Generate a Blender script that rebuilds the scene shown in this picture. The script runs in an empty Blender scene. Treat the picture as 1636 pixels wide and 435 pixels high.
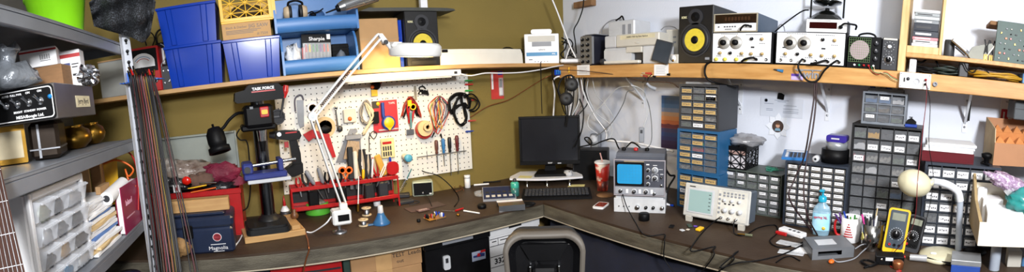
# A cluttered electronics workshop corner, built object by object (metres; x along the olive wall, y into it, z up)
import bpy,math,random
from mathutils import Vector,Matrix,noise as mnoise
PI=math.pi;RAD=math.radians
SC=bpy.context.scene;COL=SC.collection
rnd=random.Random(11)
U=rnd.uniform
EYE=1.62
YL,XR=2.55,2.24
ZB=0.90
BF_Y,BF_X=1.89,1.475
SY,SX=2.27,1.94
SZL,SZR=1.728,1.701
K=675.95
PITCH,ROLL,YAW=0.132486,0.0385856,0.592385
LW,RW,MW=0.0,-PI/2,PI/2
def turn(d):
 x,y,z=d
 c,s=math.cos(ROLL),math.sin(ROLL);x,z=c*x+s*z,-s*x+c*z
 c,s=math.cos(PITCH),math.sin(PITCH);y,z=c*y+s*z,-s*y+c*z
 c,s=math.cos(YAW),math.sin(YAW);x,y=c*x+s*y,-s*x+c*y
 return Vector((x,y,z))
def ray(px,py):
 u=(px-818)/K;v=-(py-217.5)/K
 return turn((math.cos(v)*math.sin(u),math.cos(v)*math.cos(u),math.sin(v)))
EYEP=Vector((0,0,EYE))
def at_z(px,py,z):
 r=ray(px,py);return EYEP+r*((z-EYE)/r.z)
def at_y(px,py,y):
 r=ray(px,py);return EYEP+r*(y/r.y)
def at_x(px,py,x):
 r=ray(px,py);return EYEP+r*(x/r.x)
def at_d(px,py,d):
 r=ray(px,py);return EYEP+r*d
def on_plane(px,py,P,rot):
 n=Vector((-math.sin(rot),math.cos(rot),0));r=ray(px,py)
 return EYEP+r*((Vector((P[0],P[1],0)).dot(n))/r.dot(n))
def spot(xl,xr,yb,yt,z,rot):
 """front bottom centre, width, height of a thing that stands on the level z"""
 xc=(xl+xr)/2;P=at_z(xc,yb,z)
 return on_p(xl,xr,yb,yt,P,rot,z)
def on_p(xl,xr,yb,yt,P,rot,z=None):
 t=Vector((math.cos(rot),math.sin(rot),0));xc=(xl+xr)/2;ym=(yb+yt)/2
 a=on_plane(xl,ym,P,rot);b=on_plane(xr,ym,P,rot)
 w=(b-a).dot(t);c=(a+b)/2
 top=on_plane(xc,yt,P,rot).z
 z0=on_plane(xc,yb,P,rot).z if z is None else z
 return Vector((c.x,c.y,z0)),w,top-z0
def spot_y(xl,xr,yb,yt,y,z=None):return on_p(xl,xr,yb,yt,(0,y),0.0,z)
def spot_x(xl,xr,yb,yt,x,z=None,rot=RW):return on_p(xl,xr,yb,yt,(x,0),rot,z)
def lin(h):
 if not isinstance(h,str):return tuple(h)
 h=h.lstrip('#');o=[]
 for i in(0,2,4):
  c=int(h[i:i+2],16)/255
  o.append(c/12.92 if c<=.04045 else((c+.055)/1.055)**2.4)
 return tuple(o)
MATS={}
def mat(name,col,rough=.5,metal=0.,var=.12,scale=14.,col2=None,bump=0.,bscale=None,alpha=1.,emit=None,es=0.,coat=0.,trans=0.,stretch=None,spec=None,contrast=None):
 """a node material: noise shifts the colour between col and a second tone, and may bump the surface"""
 if name in MATS:return MATS[name]
 m=bpy.data.materials.new(name);m.use_nodes=True
 nt=m.node_tree;N=nt.nodes;L=nt.links
 b=N['Principled BSDF'];c=lin(col)
 c2=lin(col2)if col2 else tuple(max(0,x*(1-var*2))for x in c)
 tc=N.new('ShaderNodeTexCoord');src=tc.outputs['Object']
 if stretch:
  mp=N.new('ShaderNodeMapping');mp.inputs['Scale'].default_value=stretch
  L.new(src,mp.inputs['Vector']);src=mp.outputs['Vector']
 nz=N.new('ShaderNodeTexNoise');nz.inputs['Scale'].default_value=scale;nz.inputs['Detail'].default_value=4
 L.new(src,nz.inputs['Vector'])
 cr=N.new('ShaderNodeValToRGB')
 lo,hi=contrast if contrast else(.3,.7)
 cr.color_ramp.elements[0].position=lo;cr.color_ramp.elements[1].position=hi
 cr.color_ramp.elements[0].color=(*c,1);cr.color_ramp.elements[1].color=(*c2,1)
 L.new(nz.outputs['Fac'],cr.inputs['Fac']);L.new(cr.outputs['Color'],b.inputs['Base Color'])
 b.inputs['Roughness'].default_value=rough;b.inputs['Metallic'].default_value=metal
 if spec is not None:b.inputs['Specular IOR Level'].default_value=spec
 if coat:b.inputs['Coat Weight'].default_value=coat;b.inputs['Coat Roughness'].default_value=.1
 if alpha<1:b.inputs['Alpha'].default_value=alpha
 if trans:b.inputs['Transmission Weight'].default_value=trans
 if emit:b.inputs['Emission Color'].default_value=(*lin(emit),1);b.inputs['Emission Strength'].default_value=es
 if bump:
  bp=N.new('ShaderNodeBump');bp.inputs['Strength'].default_value=bump;bp.inputs['Distance'].default_value=.01
  n2=N.new('ShaderNodeTexNoise');n2.inputs['Scale'].default_value=bscale or scale*2;n2.inputs['Detail'].default_value=5
  L.new(src,n2.inputs['Vector']);L.new(n2.outputs['Fac'],bp.inputs['Height']);L.new(bp.outputs['Normal'],b.inputs['Normal'])
 MATS[name]=m;return m
def plain(h,rough=.45,metal=0.,**k):
 """a small-thing material keyed by its colour"""
 key='m_%s_%d_%d'%(h.strip('#'),int(rough*100),int(metal*100))+''.join('_%s%s'%(a,k[a])for a in sorted(k))
 return mat(key,h,rough,metal,**{'var':.06,**k})
def frame_of(d):
 d=Vector(d).normalized();a=Vector((0,0,1))if abs(d.z)<.9 else Vector((1,0,0))
 x=d.cross(a).normalized();return x,d.cross(x).normalized(),d
def smooth_path(pts,n=5,closed=False):
 pts=[Vector(p)for p in pts]
 if len(pts)<3 or n<2:return pts
 out=[];m=len(pts)
 for i in range(m if closed else m-1):
  p1=pts[i];p2=pts[(i+1)%m]
  p0=pts[i-1]if(i or closed)else p1*2-p2
  p3=pts[(i+2)%m]if(i+2<m or closed)else p2*2-p1
  for k in range(n):
   t=k/n
   out.append(.5*((2*p1)+(p2-p0)*t+(2*p0-5*p1+4*p2-p3)*t*t+(3*p1-p0-3*p2+p3)*t**3))
 if not closed:out.append(pts[-1])
 return out
class MB:
 def __init__(s,m=None):
  s.v=[];s.f=[];s.mi=[];s.sm=[];s.mats=[];s.cur=0;s.M=None
  if m is not None:s.use(m)
 def use(s,m):
  if m not in s.mats:s.mats.append(m)
  s.cur=s.mats.index(m);return s
 def add(s,vs,fs,smooth=False):
  o=len(s.v)
  for p in vs:
   p=Vector(p);s.v.append(s.M@p if s.M is not None else p)
  for f in fs:
   s.f.append([o+i for i in f]);s.mi.append(s.cur);s.sm.append(smooth)
  return s
 def tf(s,loc=(0,0,0),rz=0.,rx=0.,ry=0.,sc=1.):
  s.M=Matrix.Translation(Vector(loc))@Matrix.Rotation(rz,4,'Z')@Matrix.Rotation(rx,4,'X')@Matrix.Rotation(ry,4,'Y')@Matrix.Scale(sc,4)
  return s
 def un(s):s.M=None;return s
 def box(s,a,b,bev=.0):
  """a box from corner a to corner b, edges chamfered by bev"""
  lo=[min(a[i],b[i])for i in range(3)];hi=[max(a[i],b[i])for i in range(3)]
  e=min(bev,min(hi[i]-lo[i]for i in range(3))*.45)
  if e<=0:
   vs=[(x,y,z)for x in(lo[0],hi[0])for y in(lo[1],hi[1])for z in(lo[2],hi[2])]
   return s.add(vs,[(0,1,3,2),(4,6,7,5),(0,4,5,1),(2,3,7,6),(0,2,6,4),(1,5,7,3)])
  vs=[];ix={}
  for sx in(0,1):
   for sy in(0,1):
    for sz in(0,1):
     c=[(lo,hi)[q][i]for i,q in enumerate((sx,sy,sz))]
     dd=[e if q==0 else-e for q in(sx,sy,sz)]
     for ax in range(3):
      p=[c[i]+(dd[i]if i!=ax else 0)for i in range(3)]
      ix[(sx,sy,sz,ax)]=len(vs);vs.append(p)
  fs=[]
  for ax in range(3):
   o=[i for i in range(3)if i!=ax]
   for sd in(0,1):
    q=[]
    for(u,w)in((0,0),(1,0),(1,1),(0,1)):
     k=[0,0,0];k[ax]=sd;k[o[0]]=u;k[o[1]]=w;q.append(ix[(*k,ax)])
    flip=(sd==0)^(ax==1)
    fs.append(q[::-1]if flip else q)
  for ax in range(3):
   o=[i for i in range(3)if i!=ax]
   for u in(0,1):
    for w in(0,1):
     k0=[0,0,0];k0[o[0]]=u;k0[o[1]]=w;k1=list(k0);k1[ax]=1
     fs.append([ix[(*k0,o[0])],ix[(*k1,o[0])],ix[(*k1,o[1])],ix[(*k0,o[1])]])
  for sx in(0,1):
   for sy in(0,1):
    for sz in(0,1):fs.append([ix[(sx,sy,sz,a)]for a in range(3)])
  return s.add(vs,fs)
 def bx(s,cx,cy,cz,sx,sy,sz,bev=0.):
  return s.box((cx-sx/2,cy-sy/2,cz-sz/2),(cx+sx/2,cy+sy/2,cz+sz/2),bev)
 def prism(s,poly,y0,y1,plane='xz',smooth=False):
  """extrude a 2D outline: 'xz' along y, 'xy' along z, 'yz' along x"""
  f={'xz':lambda p,t:(p[0],t,p[1]),'xy':lambda p,t:(p[0],p[1],t),'yz':lambda p,t:(t,p[0],p[1])}[plane]
  n=len(poly);vs=[f(p,y0)for p in poly]+[f(p,y1)for p in poly]
  s.add(vs,[list(range(n))[::-1],list(range(n,2*n))])
  s.add(vs,[(i,(i+1)%n,n+(i+1)%n,n+i)for i in range(n)],smooth);return s
 def cyl(s,p0,p1,r0,r1=None,n=14,caps=True):
  p0=Vector(p0);p1=Vector(p1);r1=r0 if r1 is None else r1
  x,y,d=frame_of(p1-p0);vs=[]
  for p,r in((p0,r0),(p1,r1)):
   for i in range(n):
    a=2*PI*i/n;vs.append(p+(x*math.cos(a)+y*math.sin(a))*r)
  s.add(vs,[(i,n+i,n+(i+1)%n,(i+1)%n)for i in range(n)],True)
  if caps:s.add(vs,[list(range(n)),list(range(n,2*n))[::-1]])
  return s
 def tube(s,pts,r,n=6,sm=5,closed=False):
  P=smooth_path(pts,sm,closed);m=len(P)
  if m<2:return s
  vs=[];up=None
  for i,p in enumerate(P):
   d=(P[(i+1)%m]-P[i-1])if closed else(P[min(i+1,m-1)]-P[max(i-1,0)])
   if d.length<1e-9:d=Vector((0,0,1))
   d.normalize()
   if up is None:up=frame_of(d)[0]
   x=up-d*up.dot(d);x=x.normalized()if x.length>1e-6 else frame_of(d)[0]
   up=x;y=d.cross(x)
   rr=r[min(i*len(r)//m,len(r)-1)]if isinstance(r,(list,tuple))else r
   for k in range(n):
    a=2*PI*k/n;vs.append(p+(x*math.cos(a)+y*math.sin(a))*rr)
  e=m if closed else m-1
  s.add(vs,[(i*n+k,i*n+(k+1)%n,((i+1)%m)*n+(k+1)%n,((i+1)%m)*n+k)for i in range(e)for k in range(n)],True)
  if not closed:s.add(vs,[list(range(n))[::-1],list(range((m-1)*n,m*n))])
  return s
 def lathe(s,prof,n=20,c=(0,0,0),axis='z',smooth=True):
  """turn (radius, height) pairs about an axis through c"""
  c=Vector(c);vs=[]
  for r,h in prof:
   for i in range(n):
    a=2*PI*i/n;p=(r*math.cos(a),r*math.sin(a),h)
    if axis=='y':p=(p[0],p[2],p[1])
    elif axis=='-y':p=(p[0],-p[2],p[1])
    elif axis=='x':p=(p[2],p[0],p[1])
    vs.append(c+Vector(p))
  m=len(prof)
  s.add(vs,[(j*n+i,j*n+(i+1)%n,(j+1)*n+(i+1)%n,(j+1)*n+i)for j in range(m-1)for i in range(n)],smooth)
  if prof[0][0]>1e-6:s.add(vs,[list(range(n))[::-1]])
  if prof[-1][0]>1e-6:s.add(vs,[list(range((m-1)*n,m*n))])
  return s
 def ball(s,c,r,nu=14,nv=9,rough=0.,freq=6.,seed=0.,flat=False):
  """an ellipsoid; rough > 0 crumples it"""
  if not hasattr(r,'__len__'):r=(r,r,r)
  vs=[];c=Vector(c)
  for j in range(nv+1):
   t=PI*j/nv
   for i in range(nu):
    a=2*PI*i/nu;p=Vector((math.sin(t)*math.cos(a),math.sin(t)*math.sin(a),math.cos(t)))
    k=1+rough*(mnoise.noise(p*freq+Vector((seed,seed*1.7,-seed))))*2 if rough else 1
    vs.append(c+Vector((p.x*r[0],p.y*r[1],p.z*r[2]))*k)
  return s.add(vs,[(j*nu+i,(j+1)*nu+i,(j+1)*nu+(i+1)%nu,j*nu+(i+1)%nu)for j in range(nv)for i in range(nu)],not flat)
 def ring(s,c,R,r,axis='z',n=24,k=8):
  return s.lathe([(R+r*math.cos(2*PI*i/k),r*math.sin(2*PI*i/k))for i in range(k+1)],n,c,axis)
 def text(s,body,c,size,ax='x',depth=.0006,align='CENTER',rot=None,bold=0.):
  """raised lettering; faces local -y unless rot is given"""
  cu=bpy.data.curves.new('lettering','FONT');cu.body=body;cu.size=size;cu.extrude=depth
  cu.align_x=align;cu.align_y='CENTER';cu.resolution_u=2;cu.offset=bold*size
  ob=bpy.data.objects.new('lettering',cu);COL.objects.link(ob)
  dg=bpy.context.evaluated_depsgraph_get();me=bpy.data.meshes.new_from_object(ob.evaluated_get(dg))
  rm=rot if rot is not None else Matrix.Rotation(PI/2,4,'X')
  vs=[Vector(c)+(rm@v.co)for v in me.vertices];fs=[list(p.vertices)for p in me.polygons]
  bpy.data.objects.remove(ob);bpy.data.curves.remove(cu);bpy.data.meshes.remove(me)
  return s.add(vs,fs)
 def build(s,name,parent=None,loc=None,rz=0.,label=None):
  me=bpy.data.meshes.new(name);me.from_pydata([tuple(v)for v in s.v],[],s.f)
  for m in s.mats:me.materials.append(m)
  me.polygons.foreach_set('material_index',s.mi);me.polygons.foreach_set('use_smooth',s.sm);me.update()
  o=bpy.data.objects.new(name,me);COL.objects.link(o)
  if parent is not None:o.parent=parent
  if loc is not None:o.location=loc
  if rz:o.rotation_euler=(0,0,rz)
  if label:o['label']=label
  return o
def tag(o,label,cat,group=None,kind=None):
 o['label']=label;o['category']=cat
 if group:o['group']=group
 if kind:o['kind']=kind
 return o
def thing(name,label,cat,loc=(0,0,0),rz=0.,group=None,rx=0.,ry=0.):
 o=bpy.data.objects.new(name,None);COL.objects.link(o);o.empty_display_size=.05
 o.location=loc;o.rotation_euler=(rx,ry,rz);return tag(o,label,cat,group)
def solo(mb,name,label,cat,loc=None,rz=0.,group=None,kind=None,rx=0.,ry=0.):
 o=mb.build(name,None,loc);o.rotation_euler=(rx,ry,rz);return tag(o,label,cat,group,kind)
def struct(mb,name):
 o=mb.build(name);o['kind']='structure';o['label']=name.replace('_',' ');return o
def link_copy(o,parent,loc=None):
 c=o.copy();COL.objects.link(c);c.parent=parent
 if loc is not None:c.location=loc
 return c
def rrect(w,h,r,n=4,cx=0.,cy=0.):
 r=min(r,w*.49,h*.49);o=[]
 for(sx,sy,a0)in((1,1,0),(-1,1,90),(-1,-1,180),(1,-1,270)):
  for i in range(n+1):
   a=RAD(a0+90*i/n);o.append((cx+sx*(w/2-r)+r*math.cos(a),cy+sy*(h/2-r)+r*math.sin(a)))
 return o
def circ(r,n=20,cx=0.,cy=0.):return[(cx+r*math.cos(2*PI*i/n),cy+r*math.sin(2*PI*i/n))for i in range(n)]
def cable(name,label,pts,r,m,cat='cable',group=None,n=5,sm=5):
 return solo(MB(m).tube(pts,r,n,sm),name,label,cat,group=group)
M_black=mat('black_plastic','#0c0c0e',.5,var=.2,spec=.16)
M_rubber=mat('black_rubber','#1b1b1d',.6,var=.2)
M_white=mat('white_plastic','#e6e6e8',.4,var=.03)
M_paper=mat('white_paper','#e8e8ea',.75,var=.03)
M_steel=mat('brushed_steel','#b9bcc2',.3,1.,var=.08,scale=40,stretch=(1,1,12))
M_chrome=mat('chrome','#d5d8dc',.12,1.,var=.02)
M_dark=mat('dark_grey_plastic','#2a2b30',.5,var=.1)
M_grey=mat('grey_plastic','#8a8d94',.5,var=.06)
M_lgrey=mat('light_grey_enamel','#c2c4c8',.4,var=.05)
M_beige=mat('beige_plastic','#c4c0b6',.5,var=.04)
M_card=mat('corrugated_cardboard','#a9855c',.85,var=.07,scale=30,stretch=(1,1,6))
M_cardd=mat('brown_cardboard','#8a6644',.85,var=.08,scale=30,stretch=(1,1,6))
M_red=mat('red_enamel','#b3191b',.35,var=.12)
M_blue=mat('blue_plastic','#0a38a4',.2,var=.08,scale=5,spec=.4)
M_lblue=mat('light_blue_plastic','#4479b6',.4,var=.08,scale=5)
M_yellow=mat('yellow_plastic','#e8b516',.4,var=.06)
M_green=mat('green_plastic','#5cb83a',.4,var=.06)
M_orange=mat('orange_plastic','#e0661c',.4,var=.06)
M_brass=mat('aged_brass','#b58a3a',.3,1.,var=.25,scale=8)
M_copper=mat('copper_wire','#b06c45',.35,.8,var=.1)
M_clear=mat('clear_plastic','#dfe4ea',.12,alpha=.28,var=.02)
M_glass=mat('clear_glass','#eef2f5',.05,alpha=.18,var=.01)
M_bag=mat('clear_bag_film','#e4e6ea',.2,alpha=.4,var=.03,bump=.6,bscale=40)
M_wbag=mat('white_bag_film','#d9dce2',.4,var=.06,bump=.5,bscale=50)
M_ink=mat('black_ink','#202024',.7,var=.05)
M_pine=mat('pine_board','#c39c66',.5,col2='#aa8050',scale=5,stretch=(1.2,10,10),var=.1)
M_piney=mat('pine_board_across','#c6985c',.5,col2='#ad7c42',scale=5,stretch=(10,1.2,10),var=.1)
M_pinez=mat('pale_pine_board','#d6b987',.55,col2='#bd9a62',scale=5,stretch=(9,9,1.2),var=.1)
M_olive=mat('olive_wall_paint','#7e6c33',.8,var=.06,scale=3,bump=.12,bscale=90)
M_wallw=mat('white_wall_paint','#d9deea',.6,var=.03,scale=2,bump=.08,bscale=80)
M_floor=mat('dark_concrete_floor','#4a4640',.8,var=.15,scale=6)
M_ceil=mat('white_ceiling_paint','#d8d8d6',.9,var=.03)
struct(MB(M_olive).box((-1.3,YL,0),(XR+.1,YL+.1,2.75)),'wall_left')
struct(MB(M_wallw).box((XR,-1.7,0),(XR+.1,YL,2.75)),'wall_right')
struct(MB(mat('dim_grey_wall_paint','#5f5d59',.8,var=.06,scale=3)).box((-1.3,-1.7,0),(-1.2,YL,2.75)),'wall_side')
struct(MB(M_floor).box((-1.3,-1.7,-.1),(XR+.1,YL+.1,0)),'floor')
struct(MB(M_ceil).box((-1.3,-1.7,2.75),(XR+.1,YL+.1,2.85)),'ceiling')
M_btop=mat('worn_dark_bench_top','#33251a',.58,spec=.3,col2='#493c30',scale=3.2,var=.2,bump=.1,bscale=60,contrast=(.35,.75))
M_bedge=mat('grey_weathered_bench_edge','#625c4e',.6,col2='#3c362b',scale=7,stretch=(1,1,5),bump=.3,bscale=70)
M_leg=mat('bench_lumber','#8c7350',.7,var=.12,scale=8)
M_strip=mat('unpainted_under_edge','#b9ad97',.7,var=.08)
bench=thing('workbench','dark brown L-shaped corner workbench with thick grey weathered front edge','workbench',(1.0,2.1,0))
B0=Vector((1.0,2.1,0))
def loc_(p):return tuple(Vector(p)-B0)
L_poly=[(-.95,YL-.002),(-.95,BF_Y),(BF_X,BF_Y),(BF_X,-.9),(XR-.002,-.9),(XR-.002,YL-.002)]
mb=MB(M_btop);mb.prism([(x-B0.x,y-B0.y)for x,y in L_poly],ZB-.012,ZB,'xy');mb.build('bench_top',bench)
mb=MB(M_bedge)
mb.box(loc_((-.95,BF_Y,ZB-.085)),loc_((BF_X,BF_Y+.04,ZB-.0125)),.004)
mb.box(loc_((BF_X,BF_Y+.04,ZB-.085)),loc_((BF_X+.04,-.9,ZB-.0125)),.004)
mb.build('front_edge',bench)
mb=MB(M_strip)
mb.box(loc_((-.95,BF_Y+.006,ZB-.094)),loc_((BF_X,BF_Y+.05,ZB-.0855)))
mb.box(loc_((BF_X+.006,BF_Y+.05,ZB-.094)),loc_((BF_X+.05,-.9,ZB-.0855)))
mb.build('under_strip',bench)
for(x,y)in((-.85,2.0),(-.85,2.45),(.55,2.5),(1.66,2.3),(2.15,2.45),(2.15,.8),(2.15,-.8),(1.66,-.8)):
 MB(M_leg).bx(*loc_((x,y,(ZB-.095)/2)),.08,.08,ZB-.095,.004).build('leg',bench)
sh=thing('wall_shelf','thin pine wall shelf along the olive wall carrying blue bins and a small speaker','shelf',(.6,SY,SZL))
mb=MB(M_pine).box((-1.65,0,-.024),(XR-.6-.002,YL-SY-.002,0),.002);mb.build('shelf_board',sh)
sh2=thing('wall_shelf','deep-fronted pine wall shelf along the white wall carrying test instruments','shelf',(SX,.6,SZR))
y0,y1=-1.1,SY-.002
MB(M_piney).box((.021,y0-.6,-.02),(XR-SX-.002,y1-.6,0),.002).build('shelf_board',sh2)
MB(M_piney).box((0,y0-.6,SZR*0-.078),(.02,y1-.6,0),.003).build('fascia_board',sh2)
M_brk=mat('white_shelf_bracket','#dfe3ea',.4,var=.03)
def bracket(px,py,lab):
 P=at_x(px,py,XR);y=P.y
 t=thing('shelf_bracket',lab,'bracket',(XR,y,SZR-.022),RW,'white shelf brackets on the white wall')
 mb=MB(M_brk)
 mb.box((-.012,-.004,-.26),(.012,-.001,0));mb.build('wall_plate',t)
 MB(M_brk).box((-.012,-.26,-.004),(.012,-.004,-.001)).build('top_plate',t)
 mb=MB(M_brk);mb.prism([(-.245,-.004),(-.235,-.004),(-.004,-.2),(-.004,-.215)],-.006,.006,'yz');mb.build('brace',t)
 for z in(-.09,-.23):MB(M_steel).lathe([(.006,0),(.006,.002),(.0,.003)],8,(0,-.0042,z),'-y').build('screw',t)
bracket(1028,150,'white shelf bracket beside the white power cable above the oscilloscope')
bracket(1184,150,'white shelf bracket behind the dark grey drawer cabinet with side to the wall')
bracket(1323,165,'white shelf bracket left of the grey nine-drawer cabinet')
bracket(1542,190,'white shelf bracket right of the hanging red and black wire')
cub=thing('cubby_shelf','pine cubby with a second level standing on the white wall shelf','shelf',(SX+.005,0,SZR),RW)
ya,_,_=spot_x(1436,1449,115,25,SX+.005,SZR)
xd=-ya.y
UZ=on_plane(1500,88,(SX,0),RW).z-SZR
DPT=XR-SX-.012
MB(M_pinez).box((xd-.017,0,0),(xd+.017,DPT,.62),.003).build('upright',cub)
MB(M_piney).box((xd+.0175,.0,UZ-.02),(1.05,DPT,UZ),.002).build('upper_board',cub)
b,w,h=spot_x(1449,1506,80,25,SX+.02,None);xb0,xb1=-b.y-w/2,-b.y+w/2
MB(M_pinez).box((xb1-.01,.015,UZ+.0005),(xb1+.004,DPT-.02,.62),.002).build('upright',cub)
MB(M_pinez).box((xd+.018,.015,UZ+.0005),(xb1-.0105,.03,UZ+.035),.002).build('front_rail',cub)
MB(M_pinez).box((1.02,0,0),(1.05,DPT,UZ-.0205),.003).build('upright',cub)
P=at_x(945,8,XR-.05);Q=at_x(897,8,XR-.05)
solo(MB(M_cardd).box((0,0,0),(.05,.19,.045),.003),'wall_cleat','dark wooden cleat fixed high on the white wall near the corner','cleat',(XR-.051,P.y,P.z))
def az(px):r=ray(px,217);return math.atan2(r.x,r.y)
def spot_d(xl,xr,yb,yt,d,z=None,tw=0.):
 """like spot, for a thing that faces the viewer at distance d, twisted by tw"""
 xc=(xl+xr)/2;P=at_d(xc,(yb+yt)/2,d);rot=-az(xc)+tw
 c,w,h=on_p(xl,xr,yb,yt,P,rot,z);return c,w,h,rot
M_rack=mat('galvanised_shelf_steel','#868b94',.4,.4,var=.12,scale=5)
M_post=mat('pale_post_steel','#c6cad2',.45,.2,var=.08)
M_hole=mat('keyhole_shadow_steel','#1b1c20',.6,var=.05)
RX0,RX1,RY0,RY1=-.56,-1.12,.62,1.80
rack=thing('metal_shelving_unit','grey metal shelving unit with keyhole corner posts at the far left','shelving',(RX0,RY1,0))
LV=(1.936,1.508,1.138,.75,.25)
for z in LV:
 mb=MB(M_rack)
 mb.box((RX1-RX0,RY0-RY1,z-.008),(0,0,z-.001))
 for xx in(0,RX1-RX0+.018):
  mb.box((xx-.018,RY0-RY1,z-.05),(xx-.0005,0,z-.0085),.003)
  mb.box((xx-.02,RY0-RY1,z-.0008),(xx,0,z+.003),.001)
 mb.box((RX1-RX0,-.01,z-.045),(-.02,0,z-.0085));mb.box((RX1-RX0,RY0-RY1,z-.045),(-.02,RY0-RY1+.01,z-.0085))
 mb.build('shelf',rack)
for(x,y,sx,sy)in((0,0,1,1),(0,RY0-RY1,1,-1),(RX1-RX0,0,-1,1),(RX1-RX0,RY0-RY1,-1,-1)):
 mb=MB(M_post)
 mb.box((x+sx*.001,y+sy*.002,0),(x+sx*.037,y+sy*.0035,2.05))
 mb.box((x+sx*.001,y-sy*.034,0),(x+sx*.0025,y+sy*.002,2.05))
 mb.use(M_hole)
 for k in range(40):
  z=.05+k*.05
  for fy in((y+sy*.002-.0006*(1 if sy>0 else-1)),):
   a,b2=(fy,fy+.0006)if sy>0 else(fy-.0006,fy)
   mb.prism(circ(.0085,12,x+sx*.019,z),a,b2);mb.prism([(x+sx*.019-.004,z-.018),(x+sx*.019+.004,z-.018),(x+sx*.019+.004,z),(x+sx*.019-.004,z)],a,b2)
 mb.build('post',rack)
M_fret=mat('rosewood_fretboard','#3a2016',.7,spec=.2,var=.2,scale=12,stretch=(8,1,1))
M_gbody=mat('sunburst_guitar_lacquer','#c8571a',.2,col2='#7c1a10',scale=4,coat=.2)
gt=thing('guitar','electric guitar standing at the left edge with rosewood fretboard and metal strings','guitar')
A=at_d(40,435,.82);Bp=at_d(-8,225,.95)
ax=(Bp-A).normalized();vw=(EYEP-A).normalized();sd=ax.cross(vw).normalized();fr=sd.cross(ax).normalized()
mid=A-sd*(-.030)
gt.matrix_world=Matrix(((sd.x,-fr.x,ax.x,A.x),(sd.y,-fr.y,ax.y,A.y),(sd.z,-fr.z,ax.z,A.z),(0,0,0,1)))
nw=lambda z:.056-.02*(z+.2)/.75
def neckpoly(z):return nw(z)
vsn=[]
mb=MB(M_fret)
for z in(-.22,.42):
 w_=nw(z);vsn+=[(-w_,0,z),(0,0,z),(0,.006,z),(-w_,.006,z)]
mb.add(vsn,[(0,1,2,3),(7,6,5,4),(0,4,5,1),(1,5,6,2),(2,6,7,3),(3,7,4,0)]);mb.build('fretboard',gt)
mb=MB(mat('maple_neck','#d0782e',.35,var=.1,coat=.3))
vsn=[]
for z in(-.22,.42):
 w_=nw(z)
 for i in range(9):
  a=PI*i/8;vsn.append((-w_/2-math.cos(a)*w_/2,.0062+math.sin(a)*.018,z))
mb.add(vsn,[(i,i+1,i+10,i+9)for i in range(8)]+[(8,0,9,17)],True);mb.add(vsn,[list(range(9)),list(range(17,8,-1))]);mb.build('neck',gt)
for k in range(10):
 mb=MB(M_steel)
 z=.40-.62*(1-2**(-k/12))/(1-2**(-9/12));w_=nw(z);mb.cyl((-w_+.001,-.0006,z),(-.001,-.0006,z),.001,n=6);mb.build('fret',gt)
for i in range(6):
 f=(i+.6)/6.2
 MB(M_steel).cyl((-nw(-.5)*f,-.004,-.5),(-nw(.42)*f,-.003,.42),.0004+.00012*(5-i),n=5).build('string',gt)
mb=MB(M_gbody);mb.prism([(-.056/2+a*s_,b_+(.17 if a<.001 or b_<-.3 else .03))for a,b_,s_ in[(.0,-.18,1),(.06,-.16,1),(.12,-.10,1),(.14,-.13,1),(.12,-.22,1),(.115,-.3,1),(.15,-.4,1),(.17,-.5,1),(.14,-.6,1),(.05,-.64,1),(-.05,-.64,1),(-.14,-.6,1),(-.17,-.5,1),(-.15,-.4,1),(-.115,-.3,1),(-.12,-.2,1),(-.13,-.12,1),(-.09,-.13,1),(-.05,-.17,1)]],.008,.05);mb.build('body',gt)
mb=MB(M_fret).prism([(-.045,.42),(.005,.42),(.025,.5),(.03,.58),(-.02,.6),(-.05,.5)],.002,.016);mb.build('headstock',gt)
for k in range(3):
 for s_ in(-.045,.022):MB(M_chrome).cyl((-.012+(s_+.012)*.6,-.006,.45+.045*k),(-.012+(s_+.012)*.6,.002,.45+.045*k),.004,n=8).build('tuning_peg',gt)
z2=LV[1]+.0032
def carton(name,label,cat,c,w,h,d,rot,m,grp=None,tape=None,flap=False):
 t=thing(name,label,cat,c,rot,grp)
 mb=MB(m);mb.box((-w/2,0,0),(w/2,d,h),.003);mb.build('carton',t)
 if tape:MB(tape).box((-w*.09,-.0006,h*.45),(w*.09,d*.9,h+.0006)).build('packing_tape',t)
 return t
CH=Vector((-.552,1.075,0));chz=1.634
c,w,h,r=spot_d(-14,42,262,199,1.34,z2);t=thing('wall_clock','small gold-framed box with cream front under the amplifier chassis','box',c,r)
h=chz-z2-.002
mb=MB(M_brass)
mb.prism(rrect(w,h,.004,2,0,h/2),.0,.012)
mb.bx(0,.06,h/2,w*.94,.09,h*.94,.003);mb.build('gilt_frame',t)
MB(mat('cream_panel','#d9cba9',.6,var=.2,scale=8)).box((-w*.4,-.002,h*.14),(w*.4,-.0002,h*.86),.001).build('front_panel',t);t.name='gilt_box'
c,w,h,r=spot_d(46,96,262,199,1.36,z2);h=chz-z2-.002
t=thing('power_transformer','dark metal box with bright rims under the amplifier chassis','box',c,r-.2)
MB(mat('dark_bronze_metal','#3d332b',.3,.7,var=.2)).box((-w/2,0,0),(w/2,.16,h),.012).build('housing',t)
mb=MB(M_steel);mb.box((-w/2-.001,-.003,h*.25),(w/2+.001,.16,h*.3),.001);mb.box((-w*.2,-.003,.005),(-w*.12,-.0005,h*.95));mb.build('rim',t)
cr_=RAD(5);am=thing('amplifier_chassis','grey metal amplifier chassis with black switch panel lettered in white','amplifier',(CH.x,CH.y,chz),cr_)
W_,D_,H_=.33,.37,.105
M_cha=mat('bare_chassis_aluminium','#8e8b88',.35,.8,var=.12,scale=6)
MB(M_cha).box((-W_,.0,0),(0,D_,H_),.002).build('housing',am)
mb=MB(M_black);mb.prism(rrect(W_-.004,H_-.004,.012,5,-W_/2,H_/2),-.004,-.0002);mb.build('front_panel',am)
mb=MB(M_paper);P1=rrect(W_-.012,H_-.014,.012,6,-W_/2,H_/2);P2=rrect(W_-.018,H_-.020,.010,6,-W_/2,H_/2)
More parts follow.
